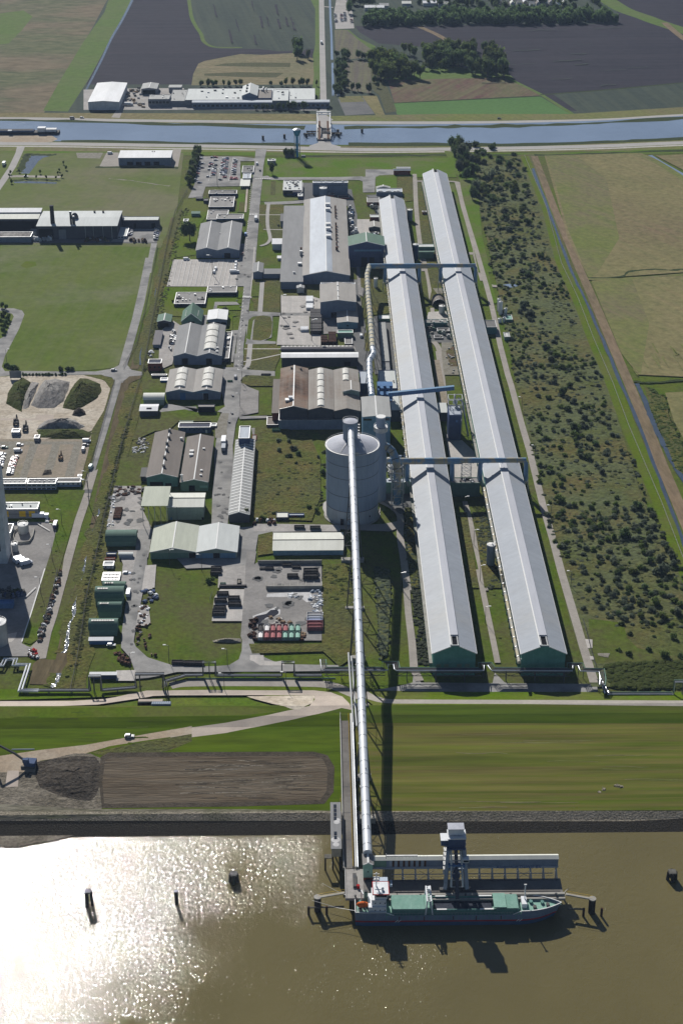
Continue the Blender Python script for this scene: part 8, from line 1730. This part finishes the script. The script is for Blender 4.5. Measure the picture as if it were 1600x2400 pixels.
r = root('site_board','grey notice board on the verge of the western junction','sign',tuple(W('l',175,138))); ob('board',MB().box(-4,4,-.1,.1,1.2,6.5),'wall_grey',r); ob('leg',MB().box(-3.5,-3.2,.11,.3,0,6),'steel',r); ob('leg',MB().box(3.2,3.5,.11,.3,0,6),'steel',r)
# ================================================================ trees and bushes
def crownmesh(name,seed,lumps,leaf,n,m,tall=1.0):
    q = random.Random(seed); mb = MB(); L = []
    for k in range(lumps):
        a = q.uniform(0,2*pi); rr = q.uniform(.0,.62) if k else 0; L.append((cos(a)*rr,sin(a)*rr,q.uniform(.30,.85)*tall if k else .5*tall,q.uniform(.30,.52)))
    for lx,ly,lz,lr in L:   # core facets keep the clump opaque
        i0 = len(mb.v); NN = 7; rows = [(-.8,.55),(-.3,.85),(.25,.85),(.7,.5)]
        for zz,rr in rows:
            for j in range(NN): an = 2*pi*(j+.5*rows.index((zz,rr)))/NN; f = q.uniform(.72,.9); mb.v.append((lx+cos(an)*lr*rr*f,ly+sin(an)*lr*rr*f,max(.02,lz+lr*zz*tall*.9)))
        for k in range(3):
            for j in range(NN): a = i0+k*NN+j; b = i0+k*NN+(j+1) % NN; mb.f.append((a,b,b+NN,a+NN)); mb.m.append(0)
        mb.f.append(tuple(i0+3*NN+j for j in range(NN))); mb.m.append(0)
        for k in range(n//lumps):
            d = Vector((q.gauss(0,1),q.gauss(0,1),q.gauss(.25,1))).normalized(); rr = lr*q.uniform(.85,1.22); c_ = Vector((lx+d.x*rr,ly+d.y*rr,max(.03,lz+d.z*rr*tall)))
            u = Vector((q.gauss(0,1),q.gauss(0,1),q.gauss(0,1))).normalized(); v = d.cross(u); v = v.normalized() if v.length > .01 else Vector((1,0,0)); u = (u*.6+v.cross(d)*.4+d*.3).normalized(); s = leaf*q.uniform(.6,1.3)
            mb.poly([c_-u*s-v*s*.6,c_+u*s*.2-v*s,c_+u*s+v*s*.3,c_-u*s*.3+v*s])
    return mb.mesh(name,[m])
LEAF = {'dark': 'leaf_dark','mid': 'leaf_mid','grey': 'leaf_grey'}
CW = {k: [crownmesh('crown',10*i+hash_,7,.10,210,LEAF[k],1.0) for hash_ in range(4)] for i,k in enumerate(LEAF)}
TW = {k: [crownmesh('crown',100+10*i+h_,9,.085,380,LEAF[k],1.25) for h_ in range(3)] for i,k in enumerate(LEAF)}
TRUNK = MB().tube([(0,0,0),(.01,0,.35),(.0,.02,.8)],[.06,.04,.02],6).bar((0,0,.3),(.25,.1,.7),.025).bar((0,0,.35),(-.2,-.15,.75),.025).mesh('trunk',['bark'])
NP = [0]
def plant(p,size,kind,lab,grp,tree=False,name=None):
    """size = crown radius in metres"""
    NP[0] += 1; sc = (size*R.uniform(.85,1.15),size*R.uniform(.85,1.15),size*(R.uniform(1.1,1.5) if tree else R.uniform(.75,1.15)))
    o = bpy.data.objects.new(name or ('tree' if tree else 'bush'),R.choice((TW if tree else CW)[kind])) if not tree else bpy.data.objects.new(name or 'tree',None)
    COL.objects.link(o); o.rotation_euler.z = R.uniform(0,6.28); tag(o,lab,'tree' if tree else 'bush',grp)
    if tree:
        o.location = (p.x,p.y,p.z); c_ = bpy.data.objects.new('crown',R.choice(TW[kind])); COL.objects.link(c_); c_.parent = o; c_.scale = sc; c_.location = (0,0,size*.45)
        t = bpy.data.objects.new('trunk',TRUNK); COL.objects.link(t); t.parent = o; t.scale = (size*1.3,size*1.3,size*1.5)
    else: o.location = (p.x,p.y,p.z-.1*size); o.scale = sc
    return o
def inpoly(P,x,y):
    s = False
    for i in range(len(P)):
        a,b = P[i],P[i-1]
        if (a.y > y) != (b.y > y) and x < (b.x-a.x)*(y-a.y)/(b.y-a.y)+a.x: s = not s
    return s
def copse(c,pts,n,sz,kinds,lab,grp,tree=False,seed=1,ok=None):
    P = [W(c,*p) for p in pts]; q = random.Random(seed); x0 = min(p.x for p in P); x1 = max(p.x for p in P); y0 = min(p.y for p in P); y1 = max(p.y for p in P); k = t = 0
    while k < n and t < 20000:
        t += 1; x,y = q.uniform(x0,x1),q.uniform(y0,y1)
        if inpoly(P,x,y) and (ok is None or ok(x,y,q)): k += 1; plant(Vector((x,y,.2)),q.uniform(*sz),q.choice(kinds),lab,grp,tree)
# scrub land: named clumps read off the picture (crop, x, y, radius px, kind)
SB = [('D',305,40,60,'dark'),('D',350,150,55,'grey'),('D',410,110,50,'mid'),('D',455,225,50,'dark'),('D',62,155,22,'dark'),('D',70,205,35,'grey'),('D',265,320,38,'grey'),('D',140,325,22,'mid'),('D',395,320,42,'grey'),('D',370,365,48,'grey'),('D',450,460,70,'dark'),('D',520,400,45,'dark'),('D',595,335,45,'grey'),('D',650,330,25,'dark'),('D',735,150,28,'dark'),('D',720,220,20,'dark'),('D',810,320,30,'grey'),('D',790,405,30,'grey'),('D',290,430,32,'grey'),('D',210,430,32,'grey'),('D',330,520,34,'mid'),('D',230,500,35,'grey'),('D',510,520,40,'grey'),('D',565,550,50,'grey'),('D',510,610,55,'dark'),('D',430,590,40,'mid'),('D',620,640,45,'grey'),('D',240,670,32,'mid'),('D',270,715,30,'dark'),('D',320,660,20,'mid'),('D',660,690,50,'grey'),('D',780,710,32,'dark'),('D',830,580,35,'mid'),('D',740,590,25,'mid'),('D',830,520,24,'mid'),('D',560,780,55,'dark'),('D',640,760,65,'grey'),('D',580,855,55,'mid'),('D',370,820,30,'grey'),('D',700,890,40,'grey'),('D',760,930,52,'dark'),('D',590,940,48,'dark'),('D',620,1010,45,'dark'),('D',690,1050,65,'dark'),('D',350,1030,30,'grey'),('D',845,1015,30,'grey'),('D',510,1220,28,'mid'),('D',375,1315,35,'dark'),('D',440,1440,75,'mid'),('D',530,1390,22,'dark'),('D',820,1190,50,'grey'),('D',860,1480,40,'dark'),('D',730,1520,40,'dark'),('D',1160,1510,60,'dark'),('D',1200,1450,35,'dark'),('D',1260,1540,45,'dark'),('D',1205,1390,22,'dark'),
 ('E',455,90,48,'dark'),('E',640,130,48,'mid'),('E',730,130,55,'mid'),('E',770,70,52,'dark'),('E',590,180,30,'mid'),('E',960,200,100,'dark'),('E',860,255,50,'mid'),('E',1090,150,60,'grey'),('E',500,335,40,'dark'),('E',440,295,22,'dark'),('E',1250,140,60,'grey'),('E',1215,270,52,'grey'),('E',1180,320,42,'grey'),('E',1210,225,40,'mid'),('E',1250,35,55,'grey'),('E',980,375,28,'mid'),('E',1230,395,70,'grey'),('E',1230,490,60,'dark'),('E',1330,470,80,'grey'),('E',1450,450,70,'grey'),('E',1350,590,110,'grey'),('E',1470,540,60,'grey'),('E',1060,590,65,'mid'),('E',1165,575,40,'dark'),('E',995,575,22,'mid'),('E',885,610,60,'dark'),('E',740,690,50,'grey'),('E',640,680,30,'grey'),('E',715,640,35,'grey'),('E',875,695,35,'mid'),('E',1310,700,42,'dark'),('E',595,795,36,'dark'),('E',685,865,22,'dark'),('E',805,900,30,'dark'),('E',895,810,42,'dark'),('E',1000,760,60,'mid'),('E',990,825,38,'dark'),('E',1170,760,50,'dark'),('E',1230,825,45,'dark'),('E',1100,850,35,'mid'),('E',1135,925,55,'mid'),('E',1285,920,65,'mid'),('E',1235,970,40,'mid'),('E',905,1030,48,'dark'),('E',970,985,32,'dark'),('E',1015,990,18,'dark'),('E',1135,1050,52,'mid'),('E',1240,1080,34,'dark'),('E',1370,1080,52,'mid'),('E',1215,1015,30,'grey'),('E',1520,1020,70,'grey'),('E',1140,1120,34,'dark'),('E',1030,1235,46,'dark'),('E',940,1130,50,'dark'),('E',1460,1270,50,'mid'),('E',1270,1270,26,'dark'),('E',1215,1395,48,'heap' and 'dark'),('E',1010,1430,50,'mid'),('E',900,1405,40,'mid'),('E',1380,1450,80,'mid'),('E',1540,1460,60,'dark'),('E',1380,320,60,'grey'),('E',1400,370,50,'dark'),('E',1500,560,40,'dark'),('E',540,585,20,'dark'),('E',550,730,22,'dark'),('E',650,770,14,'dark'),
 ('g',30,490,30,'dark'),('g',110,215,0,'mid'),('g',290,265,40,'dark'),('g',210,240,40,'dark'),('g',320,190,28,'dark'),('g',150,205,32,'dark'),('g',40,220,45,'dark'),('g',100,250,35,'grey'),('g',20,320,35,'dark'),('g',150,340,48,'grey'),('g',220,370,28,'mid'),('g',330,400,34,'mid'),('g',350,345,30,'dark'),('g',420,470,32,'grey'),('g',395,420,30,'dark'),('g',300,420,30,'mid'),('g',210,440,35,'grey'),('g',110,490,26,'mid'),('g',160,520,32,'mid'),('g',240,520,34,'dark'),('g',180,650,22,'mid'),('g',260,650,38,'dark'),('g',285,730,50,'grey'),('g',345,695,36,'grey'),('g',245,735,24,'dark'),('g',430,690,40,'mid'),('g',380,600,34,'mid'),('g',330,600,30,'mid'),('g',255,610,38,'grey'),('g',470,640,20,'grey'),('g',400,570,30,'dark'),('g',330,800,36,'grey'),('g',295,830,26,'grey'),('g',200,845,18,'mid'),('g',345,870,42,'grey'),('g',395,930,40,'dark'),('g',310,965,34,'grey'),('g',225,945,26,'dark'),('g',520,940,34,'mid'),('g',575,950,26,'mid'),('g',470,930,22,'mid'),('g',440,1000,26,'dark'),('g',430,1075,42,'dark'),('g',380,1050,34,'grey'),('g',540,1145,30,'dark'),('g',625,1045,22,'dark'),('g',655,1080,26,'dark'),('g',435,1165,26,'dark'),('g',365,1140,20,'grey'),('g',290,1220,26,'mid'),('g',180,1060,24,'grey'),('g',225,1085,24,'grey'),('g',145,1000,20,'grey'),('g',115,740,18,'dark'),('g',170,800,12,'dark'),
 ('k',1480,530,62,'grey'),('k',1520,600,60,'grey'),('k',1440,580,45,'grey'),('k',1540,660,38,'grey'),('k',1500,510,45,'dark'),('k',1530,370,34,'dark'),('k',1330,370,20,'mid'),('k',1430,400,22,'dark'),('k',1375,800,24,'mid'),('k',1450,840,24,'mid'),('k',1415,705,16,'dark'),('k',1230,240,35,'grey'),('k',1260,265,30,'dark'),('k',1520,240,40,'dark'),('k',1435,960,18,'dark'),('k',1450,1070,30,'dark'),('k',1435,1020,18,'dark')]
dirs = {'dark': 'dark green','mid': 'bright green','grey': 'grey green'}
for i,(c,x,y,rp,kd) in enumerate(SB):
    if rp < 5: continue
    p = W(c,x,y+rp*.55); k_ = CR[c][2]/FPX*sqrt(p.y**2+CH**2); rad = rp*k_*1.05
    Pn = px(c,x,y); tall = rad > 4.2
    lab = ('large ' if rad > 5.2 else 'medium ' if rad > 3 else 'small ')+dirs[kd]+' bush in the '+('north' if Pn[1] < 560 else 'upper middle' if Pn[1] < 850 else 'lower middle' if Pn[1] < 1180 else 'southern')+' scrub land east of the halls'
    plant(Vector((p.x,p.y,.2)),rad,kd,lab,lab.replace(' bush',' bushes'))
copse('g',[(-60,120),(330,130),(400,330),(460,560),(80,560),(-20,380)],40,(2.5,6),['dark','grey','mid','dark'],'dense bush in the northern thicket of the scrub land','northern thicket bushes',seed=3)
for i,(x,y,s) in enumerate(((1430,20,9),(1425,45,9),(1450,70,8.5),(1480,60,9),(1410,90,8),(1455,110,9.5),(1490,130,9),(1440,150,8),(1520,140,8),(1480,190,8),(1430,190,7.5),(1530,200,8),(1480,235,7),(1380,10,8),(1400,60,7.5),(1545,350,8),(1540,300,6.5),(1525,385,7))):
    p = W('f',x,y+20,0); plant(p,s*.72,R.choice(('dark','grey','dark')),'tall dark tree in the clump at the north end of the scrub land','trees at the north end of the scrub land',True)
from mathutils import noise as mnz
def wood(label,c,pts,n,sz,seed,name='woodland',m='leaf_dark',clump=0,flat=1):
    P = [W(c,*p) for p in pts]; q = random.Random(seed); x0 = min(p.x for p in P); x1 = max(p.x for p in P); y0 = min(p.y for p in P); y1 = max(p.y for p in P); k = 0; V = []; Fc = []
    src = [([tuple(v.co) for v in m.vertices],[tuple(p.vertices) for p in m.polygons]) for m in CW['dark']]
    while k < n:
        x,y = q.uniform(x0,x1),q.uniform(y0,y1)
        if not inpoly(P,x,y) or (clump and mnz.noise(Vector((x*clump,y*clump,seed))) < q.uniform(-.25,.3)): continue
        k += 1; v_,f_ = q.choice(src); i = len(V); s_ = q.uniform(*sz); a = q.uniform(0,6.28); ca,sa = cos(a)*s_,sin(a)*s_; hh = s_*q.uniform(1.4,1.9)*flat
        V += [(x+u[0]*ca-u[1]*sa,y+u[0]*sa+u[1]*ca,.2+u[2]*hh) for u in v_]; Fc += [tuple(i+t for t in f) for f in f_]
    me = bpy.data.meshes.new(name); me.from_pydata(V,[],Fc); me.materials.append(MT[m]); o = bpy.data.objects.new(name,me); COL.objects.link(o); o['kind'] = 'stuff'; o['label'] = label
# scrub carpet as one stuff object
def carpet(label,name,c,pts,n,sz,m,seed,noise=.02):
    P = [W(c,*p) for p in pts]; q = random.Random(seed); mb = MB(); x0 = min(p.x for p in P); x1 = max(p.x for p in P); y0 = min(p.y for p in P); y1 = max(p.y for p in P); k = t = 0
    while k < n and t < n*12:
        t += 1; x,y = q.uniform(x0,x1),q.uniform(y0,y1)
        if not inpoly(P,x,y) or mnz.noise(Vector((x*noise,y*noise,seed))) < q.uniform(-.5,.12): continue
        k += 1; s = q.uniform(*sz)*q.choice((.6,1,1)); h = s*q.uniform(.3,.6); a0 = q.uniform(0,6); i = len(mb.v); g = zt(y)+.15
        for j in range(5): mb.v.append((x+cos(a0+j*1.257)*s*q.uniform(.8,1.2),y+sin(a0+j*1.257)*s*q.uniform(.8,1.2),g))
        for j in range(5): mb.v.append((x+cos(a0+.6+j*1.257)*s*.65,y+sin(a0+.6+j*1.257)*s*.65,g+h*q.uniform(.6,.95)))
        mb.v.append((x,y,g+h))
        for j in range(5): a,b = i+j,i+(j+1) % 5; mb.f += [(a,b,a+5),(b,b+5,a+5),(a+5,b+5,i+10)]; mb.m += [0,0,0]
    o = ob(name,mb,m,None); o['kind'] = 'stuff'; o['label'] = label
SPT = [(1135,380),(1216,370),(1260,491),(1298,619),(1333,699),(1372,800),(1413,902),(1447,1004),(1486,1091),(1522,1183),(1588,1315),(1650,1450),(1650,1500),(1470,1480),(1370,1440),(1280,1230),(1250,1080),(1205,880),(1170,700),(1140,560),(1110,440)]
carpet('low grey green scrub covering the land east of the halls','scrub','P',SPT,3600,(.7,2.1),'leaf_low',5); carpet('darker low scrub mixed into the eastern scrub land','scrub','P',SPT,1300,(.8,2.2),'leaf_grey',6,.03)
wood('low grey green shrubs merging into thickets on the eastern scrub land','P',SPT,520,(1.3,3.2),41,'shrub_cover','leaf_grey',.022,.45); wood('green shrubs merging into thickets on the eastern scrub land','P',SPT,420,(1.2,3.0),42,'shrub_cover','leaf_mid',.018,.5)
carpet('bramble thicket at the south end of the scrub land','brambles','E',[(760,1560),(1250,1540),(1568,1530),(2000,1560),(2000,1800),(860,1810),(800,1700)],1500,(1.2,2.8),'leaf_mid',7,.01)
carpet('weeds between silo and ribbed roof hall','weeds','r',[(60,20),(720,20),(720,400),(560,470),(60,520)],420,(.6,1.9),'leaf_low',8,.04); carpet('weeds west of the first hall','weeds','r',[(1440,440),(1520,440),(1620,1176),(1480,1176)],300,(.8,2),'leaf_grey',9,.01); carpet('weeds west of the first hall, south part','weeds','w',[(185,0),(265,0),(335,660),(240,660)],330,(.8,1.9),'leaf_grey',10,.01)
carpet('weeds under the conveyor tube','weeds','v',[(860,120),(1100,120),(1130,330),(950,450),(860,430)],260,(.8,2),'leaf_mid',11); carpet('weed strip east of the conveyor tube','weeds','v',[(1330,120),(1450,140),(1470,400),(1440,900),(1380,980),(1360,600)],500,(.8,2.2),'leaf_grey',12,.01); carpet('weeds in the lane between the halls','weeds','s',[(740,480),(850,480),(1010,1176),(850,1176)],500,(.6,1.7),'leaf_grey',13,.02)
for k,pts in enumerate(([(1560,-250),(1500,80),(1400,500),(1290,925)],)): pass
for i,(c,pts) in enumerate((('F',[(418,480),(395,560),(355,740),(330,855),(348,850),(372,740),(412,560),(436,480)]),('F',[(306,890),(270,1040),(235,1180),(200,1330),(165,1500),(150,1560),(180,1560),(200,1430),(240,1250),(262,1120),(290,1010),(318,900)]))):
    carpet('reeds and weeds on the banks of the western ditch','reeds',c,pts,900,(.5,1.4),'leaf_low',20+i,.02)
carpet('green hedge plants on the eastern ditch bank','ditch_plants','D',[(1240,420),(1400,500),(1450,700),(1640,1120),(1600,1230),(1500,1180),(1370,860),(1270,620)],700,(.8,2),'leaf_mid',24,.001)
carpet('rough plants along the dirt road bank','weeds','x',[(740,790),(900,760),(1150,715),(1400,690),(1350,770),(1200,815),(900,830)],400,(.5,1.2),'leaf_mid',25,.001)
# bushes near the silo and site
for c,x,y,rp,kd,lab in (('n',240,1000,45,'grey','pale bush behind the flat baking hall, leftmost'),('n',235,1100,45,'grey','lower left grey bush behind the silo meadow'),('n',335,1010,40,'grey','tallest grey bush cluster in the silo meadow, top'),('n',390,1080,60,'grey','large grey bush in the middle of the silo meadow'),('n',340,1150,55,'dark','dark bush below the large grey one'),('n',430,1140,50,'dark','dark bush right of the large grey one'),('n',640,1180,30,'grey','small bush beside the silo wall, north'),('n',690,1120,30,'grey','second small bush beside the silo wall'),('r',690,90,50,'dark','round bush touching the silo'),('r',450,20,24,'dark','small round bush north of the meadow track'),('r',235,480,26,'dark','bush behind the cream roofed hut'),('r',150,520,40,'mid','bush at the south edge of the silo meadow'),('q',1400,520,45,'mid','tree like bush at the end of the ribbed roof hall'),('q',1540,520,40,'mid','bush south east of the ribbed roof hall'),('r',640,440,40,'mid','bush in the corner between meadow and silo'),('r',570,420,32,'mid','lower bush west of the silo foot'),('q',1070,1080,50,'mid','bush at the lawn corner by the storage halls'),('e',255,835,78,'dark','large round dark tree beside the two bay warehouse'),('i',815,555,60,'grey','wide low shrub between the parking bays'),('i',335,495,20,'mid','shrub at the west end of the office wing'),('e',1070,735,22,'grey','pale shrub beside the footpath at the casting aisle')):
    p = W(c,x,y+rp*.6); k_ = CR[c][2]/FPX*sqrt(p.y**2+CH**2); plant(Vector((p.x,p.y,.2)),rp*k_,kd,lab,None,'tree' in lab)
for i in range(34):   # tree row west of the staff car park
    t = i/33; x = 335-95*t+R.uniform(-22,22); y = 60+310*t+R.uniform(-8,8); plant(W('e',x,y+10,0),R.uniform(2.6,4),R.choice(('dark','mid','grey')),'tree in the dense row west of the staff car park','trees west of the staff car park',True)
for x in (480,500,520,540): plant(W('b',x,1045,0),3.4,'dark','dark tree beside the hut at the water tower','trees by the water tower',True)
plant(W('e',1012,270,0),4.4,'mid','single slim tree on the lawn by the main road',None,True)
# trees north of the canal
for i in range(30): plant(W('b',R.uniform(815,880),R.uniform(380,640),0),R.uniform(3.6,5),'dark','dark tree in the row beside the far ditch','tree row beside the far ditch',True)
for i,(x,y) in enumerate(((895,390),(970,385),(995,390),(1015,385),(925,600),(965,600),(1040,610),(1075,545),(1095,580))): plant(W('b',x,y+8,0),(6,4.5,4.5,3.4,4,4,4.5,3.5,3.5)[i],'dark','lone dark tree '+('left of the three above the striped plots','middle of the three above the striped plots','right of the three above the striped plots','smallest above the striped plots','west one below the striped plots','second one below the striped plots','by the riding yard corner','upper one on the weedy verge','lower one on the weedy verge')[i],None,True)
copse('F',[(850,150),(862,135),(960,165),(965,182),(880,190),(855,180)],52,(6.5,9),['dark','mid','mid'],'tall dark tree in the western half of the field grove','trees of the field grove',True,31); copse('F',[(960,135),(1060,125),(1150,140),(1160,182),(1080,178),(1075,160),(985,160)],62,(6.5,9),['dark','mid','dark'],'tall tree in the eastern half of the field grove','trees of the field grove',True,32)
copse('F',[(925,125),(1060,112),(1140,122),(1060,138),(950,140)],34,(5,7),['dark','mid'],'tree along the north edge of the field grove','trees of the field grove',True,33)
for i in range(5): plant(W('b',1405+i*36,470,0),4,'mid','slim tree in the gap of the field grove','slim trees in the grove gap',True)
wood('tree belt along the far village, dark broadleaf trees in one long mass','F',[(828,60),(860,40),(1100,36),(1380,34),(1420,52),(1100,58),(850,62)],330,(5.5,8),34)
copse('F',[(785,-10),(850,-10),(860,30),(800,35)],20,(5,7),['dark'],'tree beside the far car park','trees by the far car park',True,35)
wood('trees growing between the houses of the far village','F',[(960,-30),(1370,-30),(1390,25),(1250,25),(960,20)],130,(4,6.5),36)
for i,(x,y,s) in enumerate(((545,330,8),(575,345,8),(560,385,8),(630,380,4.5))): plant(W('b',x,y+15,0),s,'dark',('upper','right','lower','small separate')[i]+' tree of the group on the straw field edge',None,True)
for i in range(14): plant(W('b',(0,105,150,180,70,385,455,485,530,580,625,600,690,20)[i],575,0),R.uniform(2.6,4),R.choice(('dark','mid')),'small tree behind the canal side factory','trees behind the canal side factory',True)
for i,x in enumerate((285,330,360,395,430,470,505,535,605)): plant(W('b',x,735,0),(2.6,3.4,2.6,2.6,3.6,2.6,4,4.6,4.4)[i],'dark','roadside tree in front of the canal side factory','trees in front of the canal side factory',True)
for i,x in enumerate((1345,1390,1420,1530)): plant(W('a',x,580,0),(3.4,4.6,3.4,3.4)[i],'dark','tree behind the pale factory hall, '+('leftmost','tallest','third','rightmost')[i],None,True)
for i,(x,y) in enumerate(((90,290),(100,265),(180,250),(240,300),(335,305),(428,310),(518,308),(370,260),(585,175),(550,240),(535,265),(610,225),(110,330),(110,350),(570,295))): plant(W('d',x,y+6,0),(1.5,1.8)[i % 2],'mid','small tree near the two western ponds','small trees by the ponds',True)
for i,(x,y) in enumerate(((25,395),(60,410),(45,470),(30,500),(15,540),(75,525),(60,555),(45,595),(30,625),(85,500))): plant(W('h',x,y+8,0),2.3,'dark','small tree inside the bend of the western road','trees in the western road bend',True)
for i,(x,y) in enumerate(((560,970),(625,972),(670,972),(95,950),(125,955),(160,962),(70,935))): plant(W('h',x,y+4,0),3,'dark','dark shrub on the north side of the western cross road','shrubs along the western cross road')
for i in range(14): plant(W('h',215+i*30,1020,0),R.uniform(1.2,2.2),'dark','small shrub on the south side of the western cross road','small shrubs by the building site')
print('plants',NP[0])
# ================================================================ air
def haze():
    m = bpy.data.materials.new('haze'); m.use_nodes = True; n = m.node_tree; n.nodes.clear()
    v = n.nodes.new('ShaderNodeVolumePrincipled'); o_ = n.nodes.new('ShaderNodeOutputMaterial'); n.links.new(v.outputs[0],o_.inputs['Volume'])
    v.inputs['Color'].default_value = (.55,.72,1,1); v.inputs['Density'].default_value = 0.000032; v.inputs['Anisotropy'].default_value = .1
    MT['haze'] = m; o = ob('haze',MB().box(-9500,9500,-500,12000,-10,470),'haze'); o['kind'] = 'stuff'
haze()
